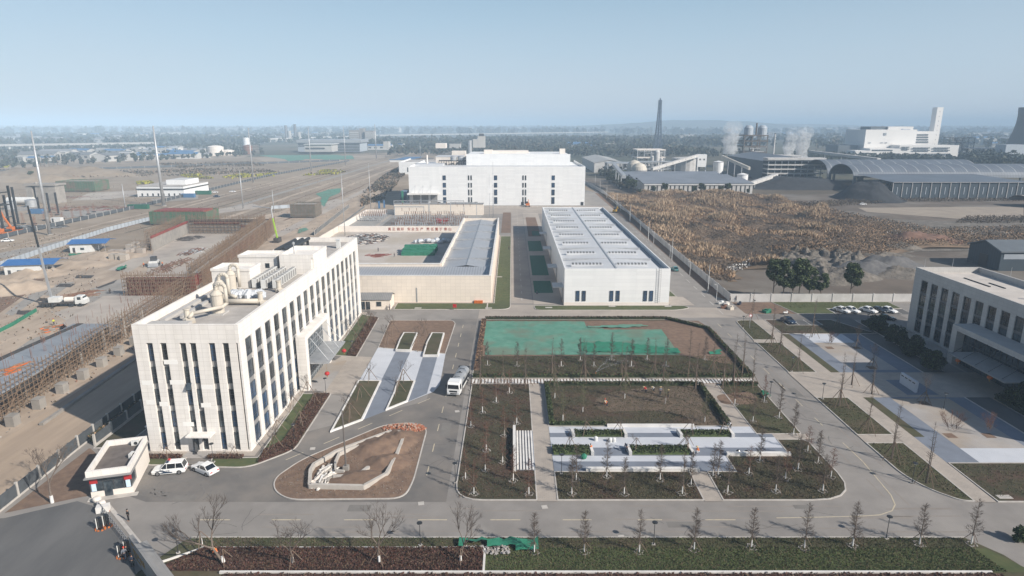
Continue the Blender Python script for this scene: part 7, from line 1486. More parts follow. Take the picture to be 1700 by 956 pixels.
plant_at([RB], [(1457, 552), (1487, 574), (1513, 592), (1548, 616), (1690, 676)], 'round dark evergreen in the bed beside the right office, {n}', s=(.95, 1.1), group='round evergreens beside the right office')
hedge('dark clipped hedge bed in front of the shaded right office facade', [(90.3, 134), (94, 134), (94, 158), (90.3, 158)], .9, 4500, .2, [m_leafd, m_ev[2]], solid=m_ev[2]); hedge('dark shrub bed near the right frame edge below the office', [(90.4, 96), (94.2, 96), (94.2, 111), (90.4, 111)], 1.1, 3000, .2, [m_leafd, m_ev[2]], 'shrub bed', name='shrub_bed', solid=m_ev[2])
x, y = at(1695, 898); sb = leafy('round evergreen shrub cut by the right edge of the picture', 2.0, 1.3, 57, n=1800, size=.12, trunk=.05, name='round_shrub', tr=.05, pm=(.5, .3, .2)); place(sb, (x, y, 0))
# hedges round the park
def hseg(label, a, b, w_, h, n, mats=[m_leafg, m_leafd, m_leafb], pm=(.3, .4, .3), solid=None):
    a = Vector(a); b = Vector(b); d = (b - a).normalized(); nn = Vector((-d.y, d.x)) * w_ / 2; return hedge(label, [tuple(a - nn), tuple(b - nn), tuple(b + nn), tuple(a + nn)], h, n, .15, mats, pm=pm, solid=solid or m_leafd)
hseg('long greyish hedge along the far edge of the netted park lawn', (-7, 161.3), (41, 161.3), .9, .8, 4200, [m_leafb, m_veg, m_leafd], (.3, .4, .3))
hseg('dark hedge curving down the right edge of the netted park lawn', (48.9, 121), (49.2, 153), .8, .8, 2800); hseg('short hedge at the rounded far right corner of the park', (49, 153), (41, 161), .8, .8, 1200)
hseg('dark green hedge above the stepping path', (-8, 121.4), (48.6, 121.4), .8, .8, 6000, [m_leafd, m_leafg, m_leafb]); hseg('dark green hedge on the near side of the stepping path, right of the pale path', (6.3, 117.3), (36.6, 117.3), .8, .8, 3600, [m_leafd, m_leafg, m_leafb])
hseg('hedge on the near side of the stepping path at the right end', (41.2, 117.2), (48.4, 117.2), .8, .8, 900); hseg('dark hedge beside the pale right park path', (37, 99.8), (37, 117), .7, .9, 2200)
hseg('dark hedge along the right side of the main pale path', (6.8, 100), (6.8, 117), .8, .8, 2000, [m_leafg, m_leafd], (.5, .5)); hseg('dark hedge behind the upper plaza stripe', (7, 100), (16, 100), .7, .7, 1000, [m_leafg, m_leafd], (.5, .5))
hseg('dry brown grass strip along the left edge of the netted lawn', (-7.4, 125), (-7.3, 160), 1.2, .7, 3000, [m_reed, m_leafb, m_twigr], (.3, .4, .3), m_soil)
hseg('scrubby hedge between the two fences left of the office', (-68.1, 94), (-68, 165), .9, 1.2, 5000, [m_leafb, m_leafd, m_reed], (.4, .4, .2))
# short grass tufts on the lawns near the camera
def grass(name, label, poly, n, size, mats, z):
    P = sample(poly, n); tag(leaves(name, np.column_stack([P, z + rng.uniform(0, .08, n)]), size, mats, up=1, flat=2.5), label, 'grass', kind='stuff')
m_gr1 = M('grass_green', (.085, .115, .036), (.065, .085, .03), 1, .9); m_gr2 = M('grass_brown', (.14, .108, .06), (.10, .08, .048), 1, .9); m_gr3 = M('grass_dark', (.068, .074, .032), (.085, .068, .038), 1, .9)
grass('verge_grass', 'short green grass on the right part of the front verge', [(-3, 63), (57, 63), (56, 67.4), (-3, 67.4)], 26000, .075, [m_gr1, m_gr1, m_gr2], .15)
grass('verge_grass', 'dull short grass along the road on the front verge', [(-40, 67.4), (56, 67.4), (56, 69.3), (-40, 69.3)], 12000, .07, [m_gr3, m_gr2, m_gr1], .13)
grass('lawn_grass', 'dull brown green grass on the left park lawn', [(-7.6, 78), (3.3, 78), (3.3, 117.8), (-7.6, 117.8)], 9000, .08, [m_gr3, m_gr2, m_leafr], .13)
grass('lawn_grass', 'dull grass on the lawn in front of the plaza', [(6.5, 77.8), (26, 77.8), (26, 84.7), (6.5, 84.7)], 7000, .08, [m_gr3, m_gr3, m_gr2], .13)
grass('lawn_grass', 'dull grass on the lawn right of the plaza', [(29.2, 77.8), (44, 77.8), (47, 81), (47.5, 94), (43.8, 94), (43, 89), (33.5, 89), (33, 84.6), (29.2, 84.6)], 8000, .08, [m_gr3, m_gr3, m_gr2], .13)
grass('lawn_grass', 'patchy grass below the green net', [(-7, 121.5), (48, 121.5), (48.5, 133.5), (-7, 133.5)], 16000, .09, [m_gr3, m_gr2, m_gr1], .13)
for k, (Q, n_) in enumerate([([(57.8, 125), (63, 125), (63, 142), (57.9, 142)], 2600), ([(58, 145), (63, 145), (63, 160), (59, 160)], 1800), ([(57.5, 97), (63, 97), (63, 111), (57.5, 111)], 3000), ([(57.8, 93.5), (63, 93.5), (63, 78), (61.5, 78), (58, 85)], 3400), ([(41, 97), (48, 97), (48, 117), (41, 117)], 4200), ([(66.6, 78), (98, 78), (98, 87), (66.6, 87)], 6500), ([(66.8, 149.5), (89, 149.5), (84, 156), (67, 156)], 2600), ([(78, 172), (108, 172), (108, 178), (76, 178)], 2500), ([(-6.5, 178), (-.8, 178), (-.8, 288), (-5, 288)], 4500)]):
    grass('lawn_grass', 'short turf on %s' % ['the second bed right of the right road', 'the farthest bed right of the right road', 'the bed below the crosswalk', 'the nearest bed right of the right road', 'the upper right park lawn', 'the lawn at the lower right edge', 'the dark lawn beside the parking bay', 'the strip before the parked cars', 'the long strip beside the cream hall'][k], Q, int(n_ * .5), .08, [m_gr3, m_gr1, m_gr2], .13)
grass('lawn_grass', 'patchy grass on the inner park lawn', [(7, 100), (36, 100), (36, 117), (7, 117)], 9000, .09, [m_gr3, m_gr2, m_gr2], .13)
grass('soil_stones', 'small stones and clods on the soil island', [tuple(p) for p in inset(isl, .8)], 4000, .06, [m_soil, m_conc, m_gr2], .14)

# ================================================================ LAMPS
def lamp_proto():
    t = thing('garden_lamp', 'x', 'lamp'); o = MB(); o.tube((0, 0, .1), (0, 0, 2.85), .045, .035, 7); o.tube((0, 0, 0), (0, 0, .25), .09, .07, 8); o.build('post', m_dark, t); o = MB(); o.lathe([(0, 2.85), (.16, 2.88), (.2, 3.05), (.12, 3.06), (0, 3.06)], (0, 0, 0), 14); o.build('lamp_glass', m_acw, t); o = MB(); o.lathe([(.12, 3.06), (.34, 3.04), (.34, 3.12), (0, 3.16)], (0, 0, 0), 16); o.build('shade', m_dark, t); o = MB(); o.box(-.22, -.22, 0, .22, .22, .06); o.build('footing', m_kerb, t); return t
LP = lamp_proto(); plant_at([LP], [(699, 906), (1086, 905), (1472, 895), (297, 919)], 'black garden lamp with a disc shade on the front verge, {n}', s=(1, 1), group='garden lamps on the verge')
plant_at([LP], q(200, 560, 3.676, [(572, 765), (1066, 640), (1258, 345)]) + q(540, 500, 4.346, [(202, 385)]), 'black garden lamp in the beds beside the office, {n}', s=(1, 1), group='garden lamps by the office')
plant_at([LP], [(757, 802), (782, 648), (933, 787), (1279, 660), (1147, 785), (1234, 545), (1315, 617), (1515, 802), (1366, 663), (1567, 680), (1440, 541), (1252, 517)], 'black garden lamp beside the park and right paths, {n}', s=(1, 1), group='garden lamps in the park')
def street_lamp():
    t = thing('street_lamp', 'x', 'lamp'); o = MB(); o.tube((0, 0, 0), (0, 0, 9), .11, .06, 8); o.build('post', m_acw, t); o = MB(); o.tube((0, 0, 0), (0, 0, .4), .2, .2, 8); o.build('base', m_conc, t); return t
def wall_lamp():
    t = thing('curved_lamp', 'x', 'lamp'); o = MB(); o.tube((0, 0, 0), (0, 0, 4.6), .07, .06, 7); o.path([(0, 0, 4.6), (-.12, 0, 4.95), (-.5, 0, 5.1)], .05, 6); o.build('post', m_acw, t); o = MB(); o.box(-.95, -.12, 5.05, -.45, .12, 5.15); o.build('lamp_head', m_acw, t); return t
SL = street_lamp(); WL = wall_lamp()
bot = [(1176, 486), (1116, 434), (1077, 400), (1047, 368), (1025, 345), (1008, 330), (997, 317), (989, 308)]
for i, p in enumerate(bot): place(SL, at(*p) + (0,), 0, 'tall white pole along the pale boundary wall, %s from the camera' % nth(i, 'first'), group='white poles along the boundary wall')
for i, p in enumerate([(1190, 500), (1146, 458), (1113, 428), (1086, 404), (1064, 383), (1046, 366), (1031, 350), (1019, 338)]): place(WL, at(*p) + (0,), 0, 'short white lamp with a curved arm on the road verge, %s from the camera' % nth(i, 'first'), group='curved lamps on the verge')

# ================================================================ VEHICLES
m_cw = M('car_white', (.80, .80, .79), rough=.25, spec=.6); m_cd = M('car_dark_blue', (.02, .04, .075), rough=.2, spec=.7); m_cb = M('car_black', (.012, .013, .015), rough=.2, spec=.7); m_tyre = M('tyre', (.02, .02, .02), rough=.9); m_rim = M('rim', (.45, .45, .46), rough=.3, metal=.8); m_lr = M('tail_red', (.5, .02, .02), rough=.3); m_lh = M('headlight', (.7, .72, .74), rough=.15); m_cg = M('car_glass', (.01, .013, .018), rough=.08, spec=.8); m_tint = M('car_teal', (.05, .22, .22), rough=.3)
def loft(o, secs, m=0):
    """secs: list of (x, half width at base, z0, half width top, z1)"""
    n = len(secs); V = []
    for x, wb, z0, wm, zm, wt, zt in secs:
        V += [(x, -wb, z0), (x, -wm, zm), (x, -wt, zt), (x, wt, zt), (x, wm, zm), (x, wb, z0)]
    F = [(i * 6 + j, (i + 1) * 6 + j, (i + 1) * 6 + (j + 1) % 6, i * 6 + (j + 1) % 6) for i in range(n - 1) for j in range(6)] + [(0, 1, 2, 3, 4, 5), tuple((n - 1) * 6 + j for j in (5, 4, 3, 2, 1, 0))]
    return o.add(V, F, m)
def car(label, paint, kind='sedan', name='parked_car'):
    t = thing(name, label, 'car'); suv = kind == 'suv'; L = 4.7 if suv else 4.6; W = .92 if suv else .88; zr = 1.78 if suv else 1.45; zb = .98 if suv else .86
    o = MB(); h = L / 2
    secs = [(-h, W * .8, .42, W * .86, .62, W * .8, .78), (-h + .12, W * .92, .28, W * .97, .6, W * .9, zb), (-h + .9, W, .25, W, .62, W * .95, zb + .04), (0, W, .25, W * 1.01, .62, W * .96, zb + .03), (h - 1.35, W, .25, W, .62, W * .95, zb), (h - .5, W * .97, .25, W * .98, .6, W * .86, zb - .1), (h - .1, W * .86, .28, W * .9, .55, W * .74, zb - .22), (h, W * .76, .36, W * .8, .5, W * .7, .62)]
    loft(o, secs); o.build('body', paint, t, True).data.polygons.foreach_set('use_smooth', [False] * len(o.f))
    xf, xr = (h - 1.25, -h + .12) if suv else (h - 1.35, -h + .72); rf, rr = (xf - .75, -h + .42) if suv else (xf - .8, -h + 1.35)
    o = MB(); loft(o, [(xr, W * .9, zb - .05, W * .9, zb, W * .88, zb + .01), (rr, W * .93, zb - .05, W * .86, zb + .2, W * .74, zr - .05), (0, W * .93, zb - .05, W * .87, zb + .2, W * .76, zr - .04), (rf, W * .93, zb - .05, W * .85, zb + .2, W * .72, zr - .06), (xf, W * .9, zb - .05, W * .88, zb, W * .84, zb + .01)]); o.build('window', m_cg, t)
    o = MB(); loft(o, [(rr - .04, W * .70, zr - .08, W * .76, zr - .07, W * .68, zr), (0, W * .72, zr - .08, W * .78, zr - .06, W * .7, zr + .03), (rf + .04, W * .70, zr - .09, W * .75, zr - .08, W * .66, zr - .02)])
    for s_ in (-1, 1):
        for (xa, xb) in ((xf, rf), (xr, rr)) : o.tube((xa, s_ * W * .88, zb), (xb, s_ * W * .75, zr - .04), .045, .045, 4)
        for xm in ((.15, -1.05) if suv else (.05,)): o.tube((xm, s_ * W * .93, zb), (xm - .05, s_ * W * .775, zr - .04), .04, .04, 4)
    o.build('roof', paint, t)
    for x in (-h + .85, h - .9):
        for s_ in (-1, 1):
            o = MB(); o.tube((x, s_ * (W - .2), .34), (x, s_ * (W + .02), .34), .34, .34, 16); wl = o.build('wheel', m_tyre, t); o = MB(); o.tube((x, s_ * (W + .01), .34), (x, s_ * (W + .035), .34), .2, .2, 10); o.build('rim', m_rim, wl)
    for s_ in (-1, 1):
        o = MB(); o.box(h - .22, s_ * W * .62 - .17, .56, h - .03, s_ * W * .62 + .17, .68); o.build('headlight', m_lh, t); o = MB(); o.box(-h - .015, s_ * W * .62 - .18, .64, -h + .1, s_ * W * .62 + .18, .8); o.build('tail_light', m_lr, t)
        o = MB(); o.box(xf - .35, s_ * (W + .08) - .09, zb, xf - .22, s_ * (W + .08) + .09, zb + .14); o.build('mirror', paint, t)
    return t
pc = car('white police off road car with dark side stripes and a roof light bar', m_cw, 'suv', 'police_car'); place(pc, at(284, 784) + (.04,), R(190))
for s_ in (-1, 1):
    o = MB(); o.add([(1.9, s_ * .945, .78), (.7, s_ * .945, .9), (.2, s_ * .945, .62), (-.6, s_ * .945, .5), (-.6, s_ * .945, .36), (1.3, s_ * .945, .36), (.6, s_ * .945, .62), (1.2, s_ * .945, .74)], [(0, 1, 7), (1, 2, 6, 7), (2, 3, 4, 5, 6)]); o.build('side_stripe', m_cd, pc)
    tx_ = text_mesh('side_lettering', '公安', .3, (0, 0, 0), (R(90), 0, R(180) if s_ > 0 else 0), m_cd, None, .004); tx_.parent = pc; tx_.location = (-.35 if s_ < 0 else .3, s_ * .955, .62)
o = MB(); o.box(-.1, -.6, 1.8, .2, 0, 1.95); o.build('light_bar', m_lr, pc); o = MB(); o.box(-.1, 0, 1.8, .2, .6, 1.95); o.build('light_bar', m_cd, pc)
place(car('white saloon car parked behind the police car by the office', m_cw), at(342, 783) + (.04,), R(150))
for i, (x, pt) in enumerate([(90.6, m_cw), (93.3, m_cw), (98.0, m_cw), (100.7, m_cb), (103.4, m_cw)]):
    place(car('%s saloon in the parking row by the pale wall, %s' % ('dark roofed' if pt is m_cb else 'white', nth(i) if i == 0 else nth(i) + ' from the left'), pt, 'sedan'), (x, 168.4, .04), R(-62))
place(car('dark blue saloon alone in the bay beside the small dark lawn', m_cd), (71.9, 158.7, .05), R(-75)); place(car('black car half hidden behind the round evergreens near the right office', m_cb), at(1472, 531) + (.05,), R(-12))
place(car('small teal car driving on the long road beside the boundary wall', m_tint), at(1121, 449) + (.04,), R(95))
fc = car('white car', m_cw)
for i, (px, py, l, rz) in enumerate([(14, 401, 'white car alone on the dirt at the left edge', .3), (358, 320, 'white car parked near the low white building, left one', .1), (387, 319, 'white car parked near the low white building, right one', 0), (1433, 340, 'white car on the waste ground in front of the coal heap', 0)]): place(fc, at(px, py) + (0,), rz, l)
place(car('grey car on the dirt in front of the white building cars', m_cd), at(361, 327) + (0,), .1)
# tanker lorry
t = thing('tanker_truck', 'white cab lorry with a grey cylindrical water tank driving towards the camera', 'truck'); o = MB(); o.box(-4.6, -1.1, .75, 3.2, 1.1, 1.0); o.build('chassis', m_dark, t)
o = MB(); loft(o, [(2.6, 1.2, .6, 1.22, 1.6, 1.15, 2.75), (4.35, 1.22, .55, 1.24, 1.6, 1.12, 2.75), (4.6, 1.2, .5, 1.22, 1.5, 1.05, 2.5)]); o.box(2.5, -1.1, 2.75, 4.2, 1.1, 2.95); cb = o.build('cab', m_cw, t)
o = MB(); o.add([(4.6, -1.08, 1.62), (4.6, 1.08, 1.62), (4.62, 1.0, 2.45), (4.62, -1.0, 2.45)], [(0, 1, 2, 3)]); o.box(3.3, -1.245, 1.65, 4.2, -1.2, 2.35); o.box(3.3, 1.2, 1.65, 4.2, 1.245, 2.35); o.build('window', m_cg, cb); o = MB(); o.box(4.6, -.75, 1.0, 4.65, .75, 1.3); o.box(4.6, -.6, .62, 4.66, .6, .8); o.build('grille', m_dark, cb)
for s_ in (-1, 1): o = MB(); o.box(4.6, s_ * .95 - .18, .7, 4.67, s_ * .95 + .18, .95); o.build('headlight', m_lh, cb); o = MB(); o.box(4.3, s_ * 1.42 - .08, 1.6, 4.4, s_ * 1.42 + .08, 2.3); o.build('mirror', m_dark, cb)
o = MB(); n = 18; V = []
for x in (-4.5, 2.3):
    for i in range(n): a = 2 * math.pi * i / n; V.append((x, 1.18 * math.cos(a), 1.95 + .88 * math.sin(a)))
o.add(V, [(i, (i + 1) % n, n + (i + 1) % n, n + i) for i in range(n)] + [tuple(range(n))[::-1], tuple(range(n, 2 * n))]); o.build('water_tank', M('tank_grey', (.38, .39, .40), (.33, .34, .35), 1, .4, metal=.3), t); o = MB()
for x in (-3, -.8, 1.2): o.tube((x, -.5, 2.82), (x, .5, 2.82), .05, .05, 5)
o.tube((-1, 0, 2.8), (-1, 0, 2.95), .25, .25, 10); o.box(-5.1, -1.1, 1, -4.6, 1.1, 2.6); o.build('fittings', m_dark, t); o = MB(); o.box(-3.4, 1.13, .55, 1.6, 1.17, .9); o.box(-3.4, -1.17, .55, 1.6, -1.13, .9); o.build('side_rail', m_acw, t)
for x in (-3.6, -2.3, 3.3):
    for s_ in (-1, 1): o = MB(); o.tube((x, s_ * .85, .5), (x, s_ * 1.18, .5), .5, .5, 16); wl = o.build('wheel', m_tyre, t); o = MB(); o.tube((x, s_ * 1.17, .5), (x, s_ * 1.2, .5), .26, .26, 10); o.build('rim', m_rim, wl)
p0 = at(750, 660); p1 = at(775, 628); place(t, ((p0[0] + p1[0]) / 2, (p0[1] + p1[1]) / 2, .04), math.atan2(p0[1] - p1[1], p0[0] - p1[0]) + .08)
# orange machine at the far end of the central road, excavator by the wall
def digger(label, px, py, rz, s=1.0, mat=None):
    mat = mat or m_org; x, y = at(px, py); t = thing('excavator', label, 'excavator', (x, y, 0), rz); t.scale = (s, s, s)
    for s_ in (-1, 1): o = MB(); o.box(-1.4, s_ * .9 - .25, 0, 1.4, s_ * .9 + .25, .7); o.build('track', m_dark, t)
    o = MB(); o.box(-1.5, -1, .8, .9, 1, 1.7); o.build('body', mat, t); o = MB(); o.box(0, -.1, 1.7, 1.0, .95, 2.7); o.build('cab', m_cg, t); o = MB(); o.tube((.9, -.4, 1.3), (2.6, -.4, 3.4), .22, .18, 4); o.tube((2.6, -.4, 3.4), (3.9, -.4, 1.9), .17, .14, 4); b = o.build('arm', mat, t); o = MB(); o.obox(3.9, -.4, 1.3, .7, .8, .8, 0, 0, .3); o.build('bucket', m_dark, b)
digger('orange machine standing at the far end of the central road', 877, 343, R(90), 1.2); digger('small yellow excavator on the verge of the long wall road', 1022, 353, R(60), 1.0, M('yellow_paint', (.5, .3, .04), rough=.5))
# tricycle cart and scooters
def cart(label, px, py, rz, mat):
    x, y = at(px, py); t = thing('scooter', label, 'scooter', (x, y, .04), rz); o = MB(); o.box(-.7, -.15, .45, .3, .15, .75); o.tube((.5, 0, .3), (.35, 0, 1.05), .05, .05, 5); o.tube((.35, -.3, 1.05), (.35, .3, 1.05), .03, .03, 4); o.box(.3, -.12, .3, .55, .12, .9); o.build('body', mat, t)
    for a in (-.55, .6): o = MB(); o.tube((a, -.06, .28), (a, .06, .28), .28, .28, 12); o.build('wheel', m_tyre, t)
cart('white scooter crossing the concrete road by the red topped sign', 1305, 522, .2, m_cw); cart('blue scooter parked by the wall corner', 1219, 497, 1.2, m_cd)
# red topped sign on a post
x, y = at(1245, 545); T = TH('road_sign', 'round red and blue sign on a thin post at the road corner', 'sign', (x, y, .1)); o = T.mb(); o.tube((x, y, .1), (x, y, 3.6), .05, .05, 6); T.part(o, 'post', m_steel); o = T.mb(); o.tube((x, y - .07, 3.4), (x, y - .04, 3.4), .42, .42, 20); T.part(o, 'disc', m_red); o = T.mb(); o.tube((x, y - .075, 3.4), (x, y - .071, 3.4), .3, .3, 20); T.part(o, 'face', m_cw)
# small goods by the wall corner
for k, (px, py, m_, s_) in enumerate([(1198, 505, m_acw, 1), (1207, 507, m_creamp, 1.2), (1212, 513, m_frp, 1.3), (1203, 512, m_rust, 1), (1228, 506, m_cd, .8), (1272, 519, m_netb, 1.1), (1276, 519, m_netb, 1.0)]):
    x, y = at(px, py); tag(MB((x, y, .1)).obox(x, y, .4, 1.6 * s_, 1.0 * s_, .6 * s_, k).obox(x + .3, y + .2, .85, .9 * s_, .7 * s_, .3, k + .5).build('goods_bundle', m_), 'small bundle of goods on the bare soil by the wall corner, %s from the left' % nth(k, 'first'), 'bundle')
# sign wall on the right plaza
x, y = 78.8, 112.6; T = TH('plaque_wall', 'free standing white plaque wall with small dark slots on the right plaza', 'sign wall', (79.4, 113, .1)); o = T.mb(); o.box(77.2, 113.6, .1, 77.7, 118.6, 2.3); T.part(o, 'slab', m_pavew); o = T.mb()
for i in range(4): o.box(77.17, 113.9 + i * 1.2, 1.75, 77.195, 114.7 + i * 1.2, 1.95)
T.part(o, 'slot', m_dark); sheet('plaque_bed', [(75.2, 112.6), (81.2, 112.6), (81.2, 120), (75.2, 120)], .125, m_paveb)
# gate: barrier, turnstile pillars, planters, stone sign wall
a, b = Vector(at(167, 845)), Vector(at(214, 905)); T = TH('sliding_gate', 'low black sliding gate running from the gatehouse towards the sign wall', 'gate', (a.x, a.y, 0)); o = T.mb(); d = (b - a).normalized(); n = 14; an = math.atan2(d.y, d.x)
for i in range(n + 1): p = a.lerp(b, i / n); o.obox(p.x, p.y, .55, .06, .06, 1.05, an)
T.part(o, 'upright', m_dark); o = T.mb()
for z in (.25, .6, 1.0): c = a.lerp(b, .5); o.obox(c.x, c.y, z, (b - a).length, .05, .06, an)
T.part(o, 'rail', m_steel)
mb = MB(); c = Vector(at(190, 868)).lerp(Vector(at(228, 905)), .5); mb.obox(a.lerp(b, .5).x + 1.2, a.lerp(b, .5).y + .3, .045, (b - a).length + 3, .5, .03, an); struct(mb.build('gate_track', m_kerb))
for k, (px, py) in enumerate([(168, 879), (179, 874), (204, 925), (214, 918)]):
    x, y = at(px, py); T = TH('gate_reader', 'black upright gate reader with an orange striped foot, %s from the left' % nth(k, 'first'), 'gate post', (x, y, .03)); o = T.mb(); o.obox(x, y, .95, .55, .35, 1.6, an + .4); T.part(o, 'cabinet', m_cb); o = T.mb(); o.obox(x - .29, y - .2, .95, .05, .1, 1.5, an + .4); T.part(o, 'white_strip', m_acw); o = T.mb()
    for i in range(8): aa = i * math.pi / 4; o.obox(x + .6 * math.cos(aa), y + .45 * math.sin(aa), .11, .22, .12, .18, aa + 1.57)
    T.part(o, 'striped_kerb', m_org)
for k, (px, py) in enumerate([(163, 834), (170, 841)]): x, y = at(px, py); tag(MB((x, y, .03)).lathe([(0, .1), (.4, .1), (.55, .5), (.5, .75), (.35, .85), (0, .9)], (x, y, 0), 12).build('covered_planter', m_creamp), 'pale wrapped round bundle beside the gatehouse step, %s from the left' % nth(k, 'first'), 'bundle')
x, y = at(173, 849); T = TH('guard_box', 'low white stone block with orange striped foot at the gate', 'block', (x, y, .03)); o = T.mb(); o.obox(x, y, .5, 1.5, 1.0, .85, .35); T.part(o, 'block_body', m_whitep); o = T.mb()
for i in range(6): o.obox(x - .6 + i * .27, y - .53 + i * .1, .12, .16, .1, .18, .35)
T.part(o, 'striped_edge', m_org)
sa, sb_ = Vector(at(223, 920)), Vector(at(262, 975)); d = (sb_ - sa).normalized(); an = math.atan2(d.y, d.x); c = sa.lerp(sb_, .75)
t = thing('stone_sign_wall', 'grey stone sign wall with gold lettering cut by the bottom edge', 'sign wall', (sa.x, sa.y, .03), an); Lw = (sb_ - sa).length * 1.5; m_gst = M('grey_stone', (.30, .295, .285), (.25, .245, .24), .6, .7, brick=(1.4, .8, .015)); o = MB(); o.box(0, -.25, 0, Lw, .25, 2.6); o.build('front_slab', m_gst, t); o = MB(); o.box(1.6, .26, 0, Lw, 1.2, 2.1); o.build('rear_slab', m_gst, t)
for txt, sz, x_, z_ in (('电力产业园', .85, 1.2, 1.05), ('INDUSTRIAL PARK', .33, 1.2, .55), ('新能源', .3, 1.0, 2.1)): q_ = text_mesh('gold_lettering', txt, sz, (0, 0, 0), (R(90), 0, 0), m_gold, None, .02); q_.parent = t; q_.location = (x_, -.27, z_)
# red box and small things
x, y = at(756, 515); T = TH('red_notice_stand', 'small red stand on the verge in front of the cream hall', 'stand', (x, y, .1)); o = T.mb(); o.box(x - .5, y - .1, .8, x + .5, y, 1.8); T.part(o, 'board', m_red); o = T.mb(); o.tube((x - .4, y, .1), (x - .4, y, 1), .04, .04, 4); o.tube((x + .4, y, .1), (x + .4, y, 1), .04, .04, 4); T.part(o, 'leg', m_rust)
for k, (px, py) in enumerate([(990, 732), (1014, 734), (1020, 734)]): x, y = at(px, py); tag(MB((x, y, .1)).lathe([(0, 0), (.3, 0), (.34, .55), (.2, .7), (0, .72)], (x, y, .1), 10).build('white_bucket', m_acw), 'white bucket standing on the plaza, %s from the left' % nth(k, 'first'), 'bucket')
x, y = at(970, 762); tag(MB((x, y, .1)).blob((x, y, .45), (.5, .5, .45), 10, 6, 0, .08).build('green_bag', m_netb), 'round green bag on the lower white plaza stripe', 'bag')
for k, (px, py) in enumerate([(1226, 753), (1240, 754)]): x, y = at(px, py); tag(MB((x, y, .1)).blob((x, y, .35), (.4, .3, .35), 8, 5, 0, .12).build('dark_bag', m_cb), 'dark bag beside the white seat wall, %s of two' % ('left', 'right')[k], 'bag')
# sprinkler jet
x, y = at(990, 622); x1, y1 = at(1008, 604); T = TH('sprinkler', 'lawn sprinkler throwing a fan of white spray', 'sprinkler', (x, y, .12)); o = T.mb(); o.tube((x, y, .1), (x, y, .6), .05, .05, 5); T.part(o, 'nozzle', m_org); n = 1100; u = rng.random(n); sp = rng.normal(size=(n, 3)) * (u[:, None] * .45); br = rng.choice([0, 1], n)
C = np.column_stack([np.where(br, x + 6.5 * u, x + 3.6 * u), y + 1.0 * u + 0 * br, .6 + np.where(br, 3.4 * u - 1.2 * u * u, 4.2 * u - .9 * u * u)]) + sp * [1, .6, .7]
leaves('spray', C - np.array([x, y, .12]), .03, M('water_spray', (.5, .52, .55), rough=.4), T.r)

# ================================================================ PEOPLE
def skinned(name, V, E, Rr, mat, parent, root=0, sub=1):
    me = bpy.data.meshes.new(name); me.from_pydata(V, E, []); o = bpy.data.objects.new(name, me); COL.objects.link(o); md = o.modifiers.new('s', 'SKIN'); md.use_smooth_shade = True
    sv = me.skin_vertices[0].data if me.skin_vertices else None
    if sv is None: return o
    for i, r_ in enumerate(Rr): sv[i].radius = (r_, r_) if not isinstance(r_, tuple) else r_
    sv[root].use_root = True; s2 = o.modifiers.new('b', 'SUBSURF'); s2.levels = sub; s2.render_levels = sub; bpy.context.view_layer.update()
    m2 = bpy.data.meshes.new_from_object(o.evaluated_get(bpy.context.evaluated_depsgraph_get())); o.modifiers.clear(); o.data = m2; m2.name = name; m2.materials.clear(); m2.materials.append(mat); o.parent = parent; return o
m_skin = M('skin', (.42, .24, .16), rough=.6); m_navy = M('navy_cloth', (.018, .024, .045), rough=.9); m_blk = M('black_cloth', (.012, .012, .014), rough=.9); m_greyc = M('grey_cloth', (.16, .17, .2), rough=.9); m_orc = M('orange_vest', (.65, .16, .03), rough=.8); m_redc = M('red_cloth', (.4, .04, .04), rough=.9); m_hair = M('hair', (.012, .01, .009), rough=.7); m_hat = M('straw_hat', (.5, .38, .2), rough=.9); m_helm = M('helmet_red', (.6, .05, .03), rough=.4); m_yv = M('yellow_vest', (.55, .6, .05), rough=.8); m_whc = M('white_cloth', (.55, .55, .56), rough=.9)
